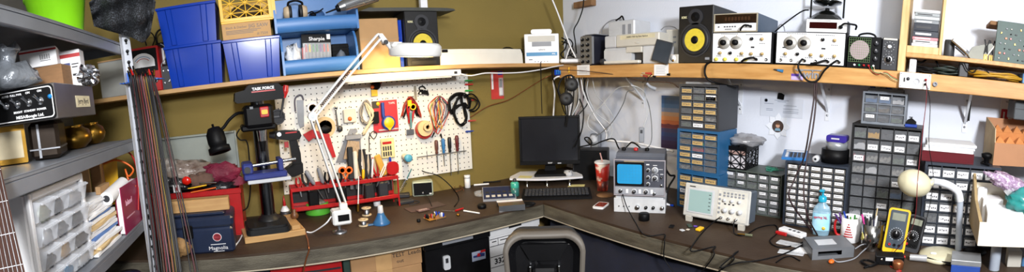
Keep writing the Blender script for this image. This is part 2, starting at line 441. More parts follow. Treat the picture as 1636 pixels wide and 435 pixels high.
n=len(P1);vs_=[(p[0],-.0046,p[1])for p in P1]+[(p[0],-.0046,p[1])for p in P2]+[(p[0],-.0041,p[1])for p in P1]+[(p[0],-.0041,p[1])for p in P2]
mb.add(vs_,[(i,(i+1)%n,n+(i+1)%n,n+i)for i in range(n)]+[(i,2*n+i,2*n+(i+1)%n,(i+1)%n)for i in range(n)])
for s_,x,z,q in(('MESA/Boogie Ltd.',-.085,.018,.0125),('POWER',-.045,.034,.0085),('STANDBY',-.083,.034,.0085),('BRIGHT',-.122,.034,.0085),('ON',-.045,.087,.009),('ON',-.083,.087,.009),('AUTO  FULL PWR',-.137,.086,.0085),('BIAS AUTO',-.215,.086,.0085)):
 mb.text(s_,(x,-.0046,z),q,bold=.02)
mb.build('panel_lettering',am)
for k in range(5):
 x=-.045-.038*k
 q=MB(M_chrome).lathe([(.0115,0),(.0115,.003),(.007,.004),(.007,.008),(0,.008)],12,(x,-.0045,.058),'-y').build('toggle_switch',am)
 MB(M_chrome).cyl((x,-.012,.058),(x-.008,-.030,.075),.0032,.0048,10).build('lever',q)
MB(mat('blue_jewel_lamp','#1c7fc4',.15,coat=.5)).lathe([(.007,0),(.006,.004),(0,.007)],12,(-.014,-.0045,.066),'-y').build('pilot_light',am)
mb=MB(mat('masking_tape_strip','#d9cfae',.8));mb.box((.0004,.17,.03),(.0012,.315,.068),0)
mb.use(M_ink);mb.text('Jerry Byrd',(.0014,.243,.049),.026,rot=Matrix.Rotation(PI/2,4,'Z')@Matrix.Rotation(PI/2,4,'X'),depth=.0003);mb.build('tape_label',am)
czt=chz+H_
def onch(px,d,py=100):return at_d(px,py,d)
def bagmesh(m,rx,ry,rz,seed,rough=.22,neck=None):
 mb=MB(m);mb.ball((0,0,rz*.9),(rx,ry,rz),22,14,rough,2.6,seed)
 for i,v in enumerate(mb.v):
  if v.z<0:v.z=0
 return mb
P=at_d(14,110,1.28);g=MB(mat('grey_bag_film','#8f959d',.25,.3,var=.25,scale=9,bump=.9,bscale=30));
g.lathe([(.055,0),(.085,.01),(.078,.045),(.05,.07),(.022,.08),(.03,.105),(.045,.122),(.03,.135),(0,.13)],22)
for i,v in enumerate(g.v):
 if v.z>.004:g.v[i]=v*(1+.28*mnoise.noise(v*26))+Vector((0,0,0))
solo(g,'plastic_bag','knotted grey plastic bag slumped on top of the amplifier chassis','bag',(P.x,P.y,czt+.001))
c,w,h,r=spot_d(42,101,128,106,1.45,czt+.0015);bb=carton('cardboard_box','low brown cardboard box under the flat white mailing box','box',c,w,h,.16,cr_,M_cardd)
def mailer(c,w,h,d,rot,lab,bar):
 t=thing('mailing_box',lab,'box',c,rot)
 MB(M_white).box((-w/2,0,0),(w/2,d,h),.002).build('carton',t)
 MB(M_red).box((-w/2-.0004,-.0006,h*.80),(w/2+.0004,-.0001,h*.90)).build('red_stripe',t)
 mb=MB(M_ink)
 if bar:
  for k in range(14):mb.box((w*.05+k*w*.02,-.0006,h*.35),(w*.05+k*w*.02+w*(.006+.008*(k%3==0)),-.0001,h*.62))
  mb.box((w*.05,-.0006,h*.27),(w*.33,-.0001,h*.30))
 else:
  mb.use(plain('#2b3a77'));mb.box((-w*.36,-.0006,h*.38),(-w*.02,-.0001,h*.66))
  mb.use(M_white);mb.add([(-w*.33,-.0009,h*.43),(-w*.1,-.0009,h*.52),(-w*.27,-.0009,h*.62)],[(0,1,2)])
  mb.use(M_ink);mb.box((w*.05,-.0006,h*.6),(w*.4,-.0001,h*.63));mb.box((w*.05,-.0006,h*.52),(w*.33,-.0001,h*.55));mb.box((w*.05,-.0006,h*.30),(w*.4,-.0001,h*.36))
 mb.build('printing',t)
cc=Vector((c.x,c.y,czt+.0015+h+.001));c2,w2,h2,r2=spot_d(30,91,106,77,1.46,cc.z)
mailer(c2,w2,h2,.15,cr_+.25,'flat white mailing box with red stripe and barcode on the brown box',True)
c2,w2,h2,r2=spot_d(92,126,130,79,1.50,czt+.001);mailer(Vector((c2.x,c2.y+.02,c2.z)),w2,h2,.07,cr_+.1,'upright white mailing box with red stripe and eagle emblem',False)
P=at_d(144,118,1.52);g=MB(mat('crumpled_foil','#c9ccd2',.18,1.,var=.05));g.ball((0,0,.036),(.038,.034,.036),20,14,.28,4.5,3.,True)
solo(g,'foil_bundle','crumpled silver foil bundle at the back of the amplifier chassis','foil',(P.x,P.y-.02,czt+.0))
def bowl(px,py,d,R,H,lab):
 P=at_d(px,py,d);mb=MB(M_brass)
 mb.lathe([(R*.55,0),(R*.6,.004),(R*.9,H*.25),(R,H*.5),(R*.85,H*.8),(R*.55,H*.93),(R*.5,H),(R*.58,H*1.05),(R*.52,H*1.05),(R*.46,H),(R*.5,H*.9),(0,H*.88)],28)
 solo(mb,'brass_pot',lab,'pot',(P.x,P.y,z2))
bowl(118,215,1.72,.075,.088,'nearer of the two squat brass pots behind the amplifier chassis')
bowl(147,215,1.88,.062,.088,'farther of the two squat brass pots beside the shelf post')
z3=LV[2]+.0032
a=at_x(38,320,-.62);b_=at_x(116,289,-.62)
og=thing('drawer_organizer','white tilt-bin organizer with clear drawers on the metal shelf','organizer',(-.60,a.y,z3),MW)
OW=b_.y-a.y+.02;OH=b_.z-z3
MB(M_white).box((-.012,.012,0),(OW+.012,.16,OH+.02),.006).build('back_shell',og)
mb=MB(M_white);mb.box((-.012,-.004,0),(.004,.0115,OH+.02),.003);mb.box((OW-.004,-.004,0),(OW+.012,.0115,OH+.02),.003);mb.box((.0045,-.004,OH),(OW-.0045,.0115,OH+.02),.003);mb.build('outer_frame',og)
M_org=mat('frosted_organizer_plastic','#dfe3ea',.25,alpha=.34,var=.03)
rows,colw=4,(.28,.30,.42)
pal=['#3a3431','#b9bdc4','#2b7fb0','#6b6f76','#c8ccd2','#4a4d52','#8a8f80','#a88a5a','#2a2c33']
for j in range(rows):
 x=.006
 for i,f in enumerate(colw):
  ww=(OW-.012)*f;hh=(OH-.006)/rows;zz=.003+j*hh
  mb=MB(M_org);mb.prism([(-.012,.012),(-.010,.008),(.010,.004),(.010,hh-.004),(-.022,hh-.004),(-.024,hh-.007)],x+.002,x+ww-.002,'yz')
  mb.box((x+.004,-.03,hh-.012),(x+ww-.004,-.0235,hh-.006),.001);o=mb.build('drawer',og);o.location=(0,0,zz)
  k=MB(plain(pal[(i*2+j*5)%9],.4,.3));k.ball((x+ww/2,-.004,hh*.34),(ww*.36,.007,hh*.3),12,8,.35,5,i+j);k.build('contents',o)
  x+=ww
c,w,h,r=spot_d(97,146,335,264,1.72,z3);carton('cardboard_box','brown taped cardboard box between the white organizer and envelopes','box',c,w,h,.12,r,M_card,tape=mat('tan_packing_tape','#c49c6b',.3))
c,w,h,r=spot_d(146,164,330,256,1.86,z3);carton('narrow_carton','narrow tan carton standing beside the yellow case','box',c,w,h,.05,r-.3,M_card)
z=z3
for k in range(17):
 th=U(.008,.016);L_=U(.22,.27);W2=U(.11,.15)
 m=mat('manila_envelope','#d9bd8c',.75,var=.05)if k in(1,2,8)else(mat('blue_printed_envelope','#5f83bf',.7,var=.1)if k in(5,10)else M_paper)
 mb=MB(m);L0=L_/2
 n=7;vs_=[]
 for side in(0,1):
  for i in range(n):
   x=-L0+L_*i/(n-1);wob=.002*math.sin(i*1.7+k)
   for y in(0,W2):vs_.append((x,y+.002*math.sin(i+k*2),wob*(1 if side else .4)+side*th*.8+.0005))
 f_=[]
 o2=n*2
 for i in range(n-1):
  f_+=[(2*i,2*i+1,2*i+3,2*i+2),(o2+2*i,o2+2*i+2,o2+2*i+3,o2+2*i+1),(2*i,2*i+2,o2+2*i+2,o2+2*i),(2*i+1,o2+2*i+1,o2+2*i+3,2*i+3)]
 f_+=[(0,o2,o2+1,1),(2*n-2,2*n-1,o2+2*n-1,o2+2*n-2)]
 mb.add(vs_,f_)
 g='envelopes piled on the metal shelf'
 lab={1:'manila envelope second from the bottom of the envelope pile',2:'manila envelope third from the bottom of the envelope pile',8:'manila envelope halfway up the envelope pile',5:'blue printed envelope in the lower half of the pile',10:'blue printed envelope in the upper half of the pile',0:'white envelope at the bottom of the pile',16:'white envelope on top of the pile'}.get(k,'white envelope, '+'first second third fourth fifth sixth seventh eighth ninth tenth eleventh twelfth thirteenth fourteenth fifteenth sixteenth seventeenth'.split()[k]+' from the bottom of the envelope pile')
 solo(mb,'envelope',lab,'envelope',(-.575-U(0,.012)-.002*k,1.41+U(-.02,.02),z),MW+U(-.05,.05),g);z+=th
ZE=z
t=thing('paper_roll','white paper roll lying on top of the envelopes','paper',(-.63,1.62,z3+.215),0)
P=at_d(170,318,1.62);Q=at_d(196,293,1.8);t.location=P
mb=MB(M_paper);mb.cyl((0,0,0),Q-P,.027,.027,20);mb.build('sheet_roll',t)
mb=MB(M_dark);d_=(P-Q).normalized();mb.cyl(d_*.0005,d_*.0015,.014,.014,16);mb.build('hollow_core',t)
bk=thing('book','maroon book standing at the end of the metal shelf','book',(-.565,1.545,z3),MW)
w,h=.235,at_x(185,305,-.565).z-z3
MB(mat('maroon_book_cover','#8e1f49',.3,var=.08)).box((0,0,0),(w,.004,h),.001).build('cover',bk)
MB(M_paper).box((.004,.0042,.004),(w-.004,.024,h-.004)).build('pages',bk)
MB(bk.children[0].data.materials[0]).box((0,.0243,0),(w,.028,h),.001).build('cover',bk)
mb=MB(plain('#d9a7b8'));mb.text('Inland',(w*.35,-.0004,h*.62),.035);mb.box((w*.15,-.0005,h*.3),(w*.6,-.0001,h*.33));mb.build('title',bk)
solo(MB(M_card).box((-.05,0,0),(.05,.02,.03)),'paper_wedge','small tan carton under the white paper roll','box',(P.x-.02,P.y+.05,ZE+.0),MW)
c,w,h,r=spot_d(162,192,330,243,1.95,z3);yc=thing('tool_case','yellow hard tool case at the back end of the metal shelf','case',c,r+.15)
MB(M_yellow).prism([(-w/2,0),(w*.4,0),(w*.62,h*.25),(w*.4,h*.6),(w*.5,h),(-w/2,h)],0,.05).build('shell',yc)
mb=MB(M_ink)
for k in range(3):mb.box((-w*.36,-.0006,h*(.1+.08*k)),(w*.05,-.0001,h*(.15+.08*k)))
mb.build('printing',yc)
def pts_d(L,jit=0.):return[at_d(px,py,d)for px,py,d in L]
cable('extension_cable','orange extension cord looping beside the yellow tool case',pts_d([(165,262,1.88),(185,256,1.86),(203,262,1.86),(213,272,1.86),(205,282,1.87),(200,270,1.88),(207,292,1.87),(217,298,1.86)]),.0045,M_orange,'cord')
cable('red_cable','thin red cord arching behind the shelf post',pts_d([(195,240,1.95),(206,244,1.93),(214,255,1.92),(219,275,1.9),(221,305,1.88),(221,336,1.86)]),.004,M_red,'cord')
P=at_d(210,425,1.95);mb=MB(mat('navy_enamel','#161c38',.3,var=.15,coat=.3));mb.lathe([(.05,0),(.08,.01),(.088,.08),(.08,.14),(.05,.17),(0,.18)],28)
solo(mb,'helmet','round navy blue pot on the low metal shelf','pot',(P.x,P.y-.05,LV[3]+.0032)).name='navy_pot'
zt=LV[0]+.0032
gb=thing('plastic_tub','bright lime green plastic tub on top of the metal shelving','tub',(-.74,1.56,zt))
mb=MB(mat('lime_green_plastic','#8de01c',.4,var=.05));mb.lathe([(.085,0),(.09,.004),(.125,.2),(.13,.2),(.13,.21),(.12,.21),(.086,.01),(0,.008)],32);mb.build('tub',gb)
M_mesh=mat('black_mesh_fabric','#15161a',.8,col2='#4a4f57',scale=160,contrast=(.5,.6),bump=.8,bscale=220)
mb=MB(M_mesh);nx,ny=18,14
outl=[(142,4,150,42),(165,-14,168,48),(190,-20,190,54),(215,-18,210,60),(238,-12,228,69),(247,2,238,55)]
pts=[]
for i in range(nx+1):
 f=i/nx*(len(outl)-1);k=min(int(f),len(outl)-2);q=f-k
 o_=[outl[k][j]*(1-q)+outl[k+1][j]*q for j in range(4)]
 for j in range(ny+1):
  s_=j/ny;px=o_[0]*(1-s_)+o_[2]*s_;py=o_[1]*(1-s_)+o_[3]*s_
  pts.append(at_d(px,py,1.72+.05*math.sin(i*.9)+.03*math.sin(j*.8+i*.4)+.08*s_))
f_=[(i*(ny+1)+j,i*(ny+1)+j+1,(i+1)*(ny+1)+j+1,(i+1)*(ny+1)+j)for i in range(nx)for j in range(ny)]
nrm=Vector((.2,.98,0))*.012
o2=len(pts);allp=pts+[p+nrm for p in pts]
f2=[tuple(o2+i for i in f[::-1])for f in f_]
edge=[i*(ny+1)for i in range(nx+1)]+[nx*(ny+1)+j for j in range(1,ny+1)]+[i*(ny+1)+ny for i in range(nx-1,-1,-1)]+[j for j in range(ny-1,0,-1)]
f3=[(edge[i],edge[(i+1)%len(edge)],o2+edge[(i+1)%len(edge)],o2+edge[i])for i in range(len(edge))]
mb.add(allp,f_+f2+f3,True)
solo(mb,'mesh_bag','black mesh bag hanging over the end of the metal shelving','bag')
hy=RY1+.004;P=at_y(219,131,hy-.05)
hg=thing('test_lead_hanger','blue comb bracket on the shelf post holding test leads','hanger',(RX0+.02,hy,P.z))
mb=MB(mat('bright_blue_enamel','#1d5fc0',.35));mb.box((-.03,-.06,-.002),(.15,-.0005,.002),.0008)
for k in range(13):mb.box((-.026+k*.0135,-.092,-.002),(-.020+k*.0135,-.0605,.002))
mb.build('comb_plate',hg)
MB(mat('bright_blue_enamel','#1d5fc0')).box((-.03,-.003,.0022),(.04,-.0005,.05),.001).build('mounting_tab',hg)
cols=[('black','#151517'),('black','#1a1a1c'),('maroon','#5a2026'),('black','#141416'),('black','#16181a'),('black','#18181a'),('brown','#4a2c1c'),('black','#151517'),('red','#7a1c1c'),('black','#161618'),('pink','#85505a'),('black','#121214'),('copper','#7d4a28'),('black','#1a1a1d'),('yellow','#8f7a30'),('black','#141416'),('black','#101012'),('grey','#4c4d52'),('black','#161618'),('black','#141416'),('maroon','#4a1a20'),('black','#19191b')]
G='test leads hanging from the blue comb'
ORD='first second third fourth fifth sixth seventh eighth ninth tenth eleventh twelfth thirteenth fourteenth fifteenth sixteenth seventeenth eighteenth nineteenth twentieth twenty-first twenty-second'.split()
for k,(nm,hx)in enumerate(cols):
 f=k/(len(cols)-1)
 p0=(208+39*f,124+U(-6,2));lean=36+(70*f-40 if k>18 else 14*f)+U(-1,1)
 dd=1.735+.021*(k%3)
 zs=[(p0[0]-1,p0[1]-3,dd),(p0[0],p0[1]+6,dd-.015),(p0[0]+lean*.22,185+U(-4,4),dd),(p0[0]+lean*.5+U(-1,1),270,dd),(p0[0]+lean*.78+U(-1,1),350,dd),(p0[0]+lean*1.05+U(-1,1),442+U(-10,4),dd),(p0[0]+lean*1.1,470+U(-12,40),dd+.01)]
 t=thing('test_lead',nm+' test lead, '+ORD[k]+' from the shelf post on the blue comb','test lead',at_d(*zs[0]),0,G)
 o0=t.location.copy();pp=[at_d(*q)-o0 for q in zs]
 MB(plain(hx,.45)).tube(pp,.0028 if k%4 else .0034,6).build('wire',t)
 pm=M_brass if k%5==1 else(M_red if k%5==3 else M_black)
 d_=(pp[0]-pp[1]).normalized();MB(pm).cyl(pp[0]+d_*.001,pp[0]+d_*.03+Vector((U(-.01,.01),0,0)),.005,.0035,8).build('plug',t)
for k,(px,py,m_,lb)in enumerate([(200,117,M_black,'black binding post knob on the blue comb bracket'),(222,116,M_brass,'coiled brass connector on the blue comb bracket'),(213,122,M_chrome,'small chrome connector on the blue comb bracket')]):
 P=at_d(px,py,1.74);solo(MB(m_).lathe([(.009,0),(.012,.004),(.012,.014),(.006,.018),(.006,.028),(0,.03)],12),'connector',lb,'connector',(P.x,hy-.03-.01*k,hg.location.z+.0022))
ZS=SZL+.0005
def knob(t,x,z,r,m,skirt=None,y=0.,ln=.016,name='knob',pointer=True):
 mb=MB(m)
 if skirt is not None:
  mb.use(skirt);mb.lathe([(r*1.5,0),(r*1.45,.002),(r,.003)],16,(x,y,z),'-y');mb.use(m)
 mb.lathe([(r,.002),(r,ln*.6),(r*.9,ln),(0,ln)],14,(x,y,z),'-y')
 if pointer:mb.use(M_white);mb.box((x-r*.08,y-ln-.0006,z+r*.2),(x+r*.08,y-ln+.0002,z+r*.85))
 return mb.build(name,t)
def dimple(t,x,z,r,m,y=0.,name='jack'):
 return MB(m).lathe([(r,0),(r,.005),(r*.6,.006),(r*.6,.001),(0,.001)],12,(x,y,z),'-y').build(name,t)
def bin_(label,c,w,h,d,m,grp='blue storage bins on the olive wall shelf',tw=.0):
 t=thing('storage_bin',label,'bin',c,tw,grp)
 bw,bd=w*.87,d*.85
 def loop(ww,dd,z,oy):return[(-ww/2,oy,z),(ww/2,oy,z),(ww/2,oy+dd,z),(-ww/2,oy+dd,z)]
 oy=(d-bd)/2
 mb=MB(m)
 vs_=loop(bw,bd,0,oy)+loop(w*.97,d*.97,h-.004,d*.015)+loop(w*.97-.006,d*.97-.006,h-.004,d*.015+.003)+loop(bw-.006,bd-.006,.004,oy+.003)
 f=[(3,2,1,0)]
 for a in(0,4,8):f+=[(a+i,a+(i+1)%4,a+4+(i+1)%4,a+4+i)for i in range(4)]
 f+=[(12,13,14,15)]
 mb.add(vs_,f);mb.build('tub',t)
 mb=MB(m)
 for(x0,x1,y0,y1)in((-w/2,w/2,0,.012),(-w/2,w/2,d-.012,d),(-w/2,-w/2+.012,.012,d-.012),(w/2-.012,w/2,.012,d-.012)):mb.box((x0,y0-.006,h-.016),(x1,y1+.0,h),.003)
 mb.build('rim',t)
 for fx in(-.30,.30):
  mb=MB(m);q=[]
  for(z,ww,off)in((.006,bw,oy),(h-.018,w*.97,d*.015)):
   x=fx*ww;hw=.055*ww
   q+=[(x-hw,off-.001,z),(x-hw*.7,off-.010,z),(x+hw*.7,off-.010,z),(x+hw,off-.001,z)]
  mb.add(q,[(0,1,5,4),(1,2,6,5),(2,3,7,6),(0,3,2,1),(4,5,6,7)]);mb.build('rib',t)
 return t
c,w,h=spot_y(205,256,143,75,SY+.03,ZS)
t=thing('panel_meter','red test meter with black face and white arc scale','meter',c)
MB(M_red).box((-w/2,0,0),(w/2,.10,h),.006).build('case',t)
MB(M_black).box((-w*.44,-.004,h*.45),(w*.44,-.0002,h*.95),.002).build('bezel',t)
mb=MB(M_white);pl=[(-w*.36,h*.55)]+[(w*.38*math.sin(RAD(a)),h*.62+h*.24*math.cos(RAD(a)))for a in range(-72,73,12)]+[(w*.36,h*.55)]
mb.prism(pl[::-1],-.006,-.0045)
for rr,m_ in((.30,plain('#2a6fae')),(.24,plain('#b3262a'))):
 mb.use(m_)
 for a in range(-50,50,5):mb.bx(w*rr*1.05*math.sin(RAD(a)),-.0063,h*.56+h*rr*.75*math.cos(RAD(a)),.005,.0006,.003)
mb.build('dial_scale',t)
knob(t,w*.30,h*.24,.012,M_black,M_steel)
knob(t,-w*.05,h*.33,.006,M_red);MB(M_white).box((-w*.02,-.002,h*.36),(w*.1,-.0002,h*.41)).build('label_plate',t)
c,w,h=spot_y(257,276,141,105,SY+.05,ZS)
t=thing('connector_box','grey metal box with jacks between the red meter and blue bins','box',c)
MB(M_dark).box((-w/2,0,0),(w/2,.1,h),.003).build('case',t)
for x,z in((-.2,.8),(.2,.8),(-.2,.3),(.2,.35)):dimple(t,x*w,z*h,.006,M_chrome)
c2,w2,h2=spot_y(250,268,105,66,SY+.12,None)
t=thing('meter_case','tall black meter with white side stripe behind the red meter','meter',(c2.x,SY+.152,ZS))
MB(M_black).box((-w2/2-.01,0,0),(w2/2,.06,c2.z+h2-ZS),.008).build('case',t)
MB(M_white).box((-.008,-.002,c2.z+.01-ZS),(.006,-.0002,c2.z+h2*.75-ZS),.0005).build('side_stripe',t)
mb=MB(M_black);mb.tube([(-.03,.02,c2.z+h2-ZS-.01),(-.035,.02,c2.z+h2-ZS+.05),(0,.02,c2.z+h2-ZS+.08),(.03,.02,c2.z+h2-ZS+.03)],.006,8);mb.build('carry_handle',t)
cable('cable','black cable curling up behind the red meter',[at_y(px,py,SY+.14)for px,py in((234,73),(232,62),(240,52),(247,62),(243,78),(249,100))],.004,M_black)
cable('cable','grey cable curling down between red meter and bins',[at_y(px,py,SY+.055)for px,py in((256,70),(263,75),(264,92),(258,104),(262,112))],.003,M_grey)
c,w,h=spot_y(264,358,140,69,SY-.005,ZS);HB=h;b1=bin_('blue storage bin on the shelf beneath the other blue bin',c,w,h,.25,M_blue)
c1=c
c,w,h=spot_y(251,349,73,6,SY-.0,None);zb=ZS+HB+.001
b2=bin_('blue storage bin stacked on top of another, wire scraps heaped in it',(c.x,SY,zb),w,c.z+h-zb,.24,M_blue)
topz=c.z+h
mb=MB(mat('grey_wire_scrap','#8a8078',.5,.3,var=.3))
for k in range(14):
 x=U(-.08,.06);mb.tube([(x,.1+U(-.04,.04),topz-.07-zb),(x+U(-.03,.03),.1,topz-zb+U(0,.02)),(x+U(-.06,.06),.12,topz-.05-zb)],.0018,5,4)
solo(mb,'wire_scraps','tangle of wire scraps heaped in the upper blue bin','wire',(c.x,SY,zb),kind='stuff')
c,w,h=spot_y(357,451,128,60,SY-.005,ZS);b3=bin_('blue storage bin on the shelf carrying the jig saw box',c,w,h,.25,M_blue);c3=c;h3=h
zj=ZS+h3+.001
c,w,h=spot_y(355,433,64,36,SY+.02,None);h=c.z+h-zj
t=thing('tool_box','tan jig saw carton on the right-hand blue bin','box',(c.x,SY+.0,zj));t.name='jigsaw_carton'
m=mat('tan_printed_carton','#c39a68',.8,var=.05)
MB(m).box((-w/2,0,0),(w/2,.22,h),.002).build('carton',t)
mb=MB(plain('#5a4330'));mb.text('JIG SAW',(w*.25,-.0006,h*.72),.028,bold=.01);mb.text('# 7504',(w*.32,-.0006,h*.22),.020)
mb.text('Black & Decker',(-w*.2,-.0006,h*.72),.018)
for k in range(3):mb.box((-w*.42,-.0006,h*(.5-.09*k)),(w*(.3-.08*k),-.0001,h*(.54-.09*k)))
mb.build('printing',t)
zc=zj+h+.001
c,w,h=spot_y(350,434,35,-8,SY+.01,None);h=max(.16,c.z+h-zc)
t=thing('milk_crate','yellow lattice crate on top of the jig saw carton','crate',(c.x,SY+.005,zc))
def lattice(mb,x0,x1,z0,z1,nx,nz,y0,y1,r,axis='x'):
 P=(lambda a,b,z:(a,b,z))if axis=='x' else(lambda a,b,z:(b,a,z))
 for i in range(nx):
  for k in range(nz):
   a0=x0+(x1-x0)*i/nx;a1=x0+(x1-x0)*(i+1)/nx;b0=z0+(z1-z0)*k/nz;b1=z0+(z1-z0)*(k+1)/nz;ym=(y0+y1)/2
   for(p,q)in(((a0,b0),(a1,b1)),((a0,b1),(a1,b0)),(((a0+a1)/2,b0),((a0+a1)/2,b1)),((a0,(b0+b1)/2),(a1,(b0+b1)/2))):
    mb.cyl(P(p[0],ym,p[1]),P(q[0],ym,q[1]),r,r,6)
cd_=.22;fw=.018
mb=MB(M_yellow)
mb.box((-w/2,0,0),(w/2,cd_,.012),.002)
for x in(-w/2,w/2-fw):mb.box((x,0,.0121),(x+fw,.01,h),.001);mb.box((x,cd_-.01,.0121),(x+fw,cd_,h),.001)
mb.box((-w/2+fw,0,.0121),(w/2-fw,.01,.028));mb.box((-w/2+fw,0,h-.02),(w/2-fw,.01,h));mb.box((-w/2+fw,cd_-.01,.0121),(w/2-fw,cd_,h))
mb.box((-w/2,.01,.0121),(-w/2+.006,cd_-.01,h));mb.box((w/2-.006,.01,.0121),(w/2,cd_-.01,h))
mb.prism([(w/2,.0),(w/2+.02,.03),(w/2+.02,h-.02),(w/2,h)],.0,.01)
mb.build('frame',t)
mb=MB(M_yellow);lattice(mb,-w/2+fw,w/2-fw,.028,h-.02,3,2,0,.008,.003);mb.build('lattice_front',t)
mb=MB(mat('dark_crate_contents','#3a2f26',.6,col2='#6b5a3c',scale=20));mb.ball((0,.11,.07),(w*.34,.06,.045),16,10,.2,5,2)
solo(mb,'cloth_bundle','dark cloth bundle lying inside the yellow crate','cloth',(c.x,SY+.005,zc))
def stackbin(label,c,w,h,d):
 t=thing('stacking_bin',label,'bin',c,0,'light blue stacking bins on the olive wall shelf')
 MB(M_lblue).box((-w/2+.006,.0,0),(w/2-.006,d,.006)).build('floor_panel',t)
 lip=h*.35
 q=[(0,.0),(-.02,.006),(-.034,.03),(-.034,lip*.8),(-.026,lip),(-.02,lip),(-.026,lip*.8),(-.026,.034),(-.014,.014),(0,.0061)]
 MB(M_lblue).prism(q,-w/2+.012,w/2-.012,'yz',True).build('front_lip',t)
 for s_ in(-1,1):
  x0,x1=(-w/2,-w/2+.012)if s_<0 else(w/2-.012,w/2)
  pr=[(-.034,.0)]+[(-.034+.0,lip+.0)]+[(-.03,lip+.05),(-.012,h*.8),(.02,h*.97),(.04,h),(d,h),(d,0)]
  MB(M_lblue).prism(pr,x0,x1,'yz').build('side_wall',t)
 MB(M_lblue).box((-w/2+.0125,d-.006,.0065),(w/2-.0125,d,h)).build('back_wall',t)
 return t
c,w,h=spot_y(449,571,120,50,SY+.03,ZS);HS=h;WS=w;CS=c
stackbin('light blue stacking bin standing on the shelf, marker pack leaning in it',(c.x,SY+.035,ZS),w,h,.2)
c,w,h=spot_y(436,570,52,-12,SY+.03,None);zz=ZS+HS+.001
stackbin('bright blue stacking bin on top of the other, headphones lying in it',(c.x,SY+.035,zz),w,HS*1.02,.2)
g=bagmesh(M_wbag,.045,.04,.088,5.,.3)
P=at_y(468,78,SY+.07);o=solo(g,'plastic_bag','crumpled white plastic bag in the lower stacking bin','bag',(P.x,SY+.085,ZS+.0065))
t=None
c,w,h=spot_y(481,529,92,52,SY+.035,None)
t=thing('marker_pack','blister pack of coloured markers leaning in the lower stacking bin','markers',(c.x,SY+.058,ZS+.0065+.004));zoff=c.z-t.location.z
t.rotation_euler=(RAD(-6),RAD(3),0)
hb=zoff+h
MB(M_black).box((-w/2,.004,0),(w/2,.006,hb),.0005).build('backing_card',t)
MB(M_red).box((-w/2,.0034,hb*.25),(-w*.3,.0039,zoff+h*.45)).build('red_flash',t)
MB(M_clear).box((-w/2+.004,-.012,.01),(w/2-.004,.0033,zoff+h*.62),.002).build('blister',t)
mb=MB(M_white);mb.text('Sharpie',(w*.02,.0036,zoff+h*.8),.030,bold=.01);mb.box((w*.36,.0034,zoff+h*.78),(w*.48,.0039,zoff+h*.99));mb.build('lettering',t)
for k,hx in enumerate(['#c81e22','#e5c21c','#2c8f3a','#1f7a3c','#6a2f86','#d7261f','#d8682a']):
 x=-w*.36+k*w*.122;q=MB(plain(hx)).cyl((x,-.004,zoff+h*.24),(x,-.004,zoff+h*.56),.0058,.0044,10).build('marker',t,label='marker with a cap of its own colour')
 MB(M_grey).cyl((x,-.004,.012),(x,-.004,zoff+h*.24),.0058,.0058,10).build('barrel',q)
P=at_y(545,78,SY+.08);mb=MB(M_black);mb.box((-.05,0,0),(.05,.05,.155),.004)
for k in range(7):mb.box((-.05,-.003,.012+k*.020),(.05,-.0002,.022+k*.020),.001)
solo(mb,'power_adapter','ribbed black block at the right of the lower stacking bin','adapter',(P.x,SY+.10,ZS+.0068),.1)
mb=MB(plain('#5d6570',.3));mb.ball((0,0,.055),(.03,.02,.055),14,9,.15,4,2);solo(mb,'cloth_wad','grey wad in front of the ribbed black block','cloth',(P.x-.005,SY+.065,ZS+.0068),0)
t=thing('headphones','beige and black headphones lying in the upper stacking bin','headphones',at_y(470,20,SY+.08));zz2=zz+.0065
t.location=(t.location.x,SY+.09,zz2+.098)
for k,(x,s_)in enumerate(((-.03,1),(.045,-1))):
 q=MB(mat('beige_ear_cup','#c9b394',.5));q.lathe([(0,-.03),(.034,-.026),(.042,-.008),(.04,.0)],20,(x,0,.02),'x')
 if s_<0:
  for i,v in enumerate(q.v):q.v[i]=Vector((2*x-v.x,v.y,v.z))
 q.build('ear_cup',t)
 MB(M_rubber).lathe([(.044,0),(.047,.008),(.042,.016),(.028,.016),(.026,0)],20,(x,0,.02),'x').build('ear_pad',t)if s_>0 else MB(M_rubber).lathe([(.044,-.016),(.047,-.008),(.042,0),(.028,0),(.026,-.016)],20,(x,0,.02),'x').build('ear_pad',t)
MB(M_black).tube([(-.03,.0,.06),(-.02,.03,.09),(.02,.04,.1),(.05,.03,.085),(.05,0,.06)],.007,8).build('headband',t)
mb=MB(M_black)
mb.tube([(.05,0,.0),(.08,-.02,.01),(.10,0,.02),(.12,.01,.0),(.09,.02,.01),(.13,0,.015),(.16,-.02,.03)],.004,6);mb.build('coiled_cord',t)
P=at_y(507,10,SY+.1);mb=MB(plain('#3b5f94',.15,trans=.0));mb.lathe([(.04,0),(.046,.01),(.046,.11),(.035,.13),(0,.135)],20)
solo(mb,'blue_jar','smoky blue jar standing in the upper stacking bin','jar',(P.x,SY+.155,zz+.0068)).name='jar'
A=at_y(541,13,SY-.03);B=at_y(600,-8,SY-.02);d_=(B-A).normalized()
t=thing('hair_dryer','silver barrel-shaped tool resting across the bin top','tool',A)
mb=MB(mat('satin_silver','#a9acb0',.25,.9,var=.08));mb.cyl((0,0,0),d_*.03,.025,.034,20);mb.cyl(d_*.0301,(B-A),.034,.04,20);mb.build('barrel',t)
MB(M_black).cyl(-d_*.012,-d_*.0005,.018,.022,16).build('nozzle',t)
MB(M_black).cyl(-d_*.075,-d_*.0125,.004,.006,10).build('tip',t)
t.name='heat_gun'
c,w,h=spot_y(577,640,105,28,SY+.02,ZS)
t=carton('cardboard_box','tall tan cardboard box under the magnifier lamp on the shelf','box',(c.x,SY+.045,ZS),w,h,.2,0,mat('tan_kraft_carton','#b08a5e',.8,var=.05));HBX=h
mb=MB(mat('tape_band','#b08d62',.5));mb.box((-w/2-.0005,-.0006,h*.58),(w/2+.0005,-.0001,h*.60));mb.build('seam',t)
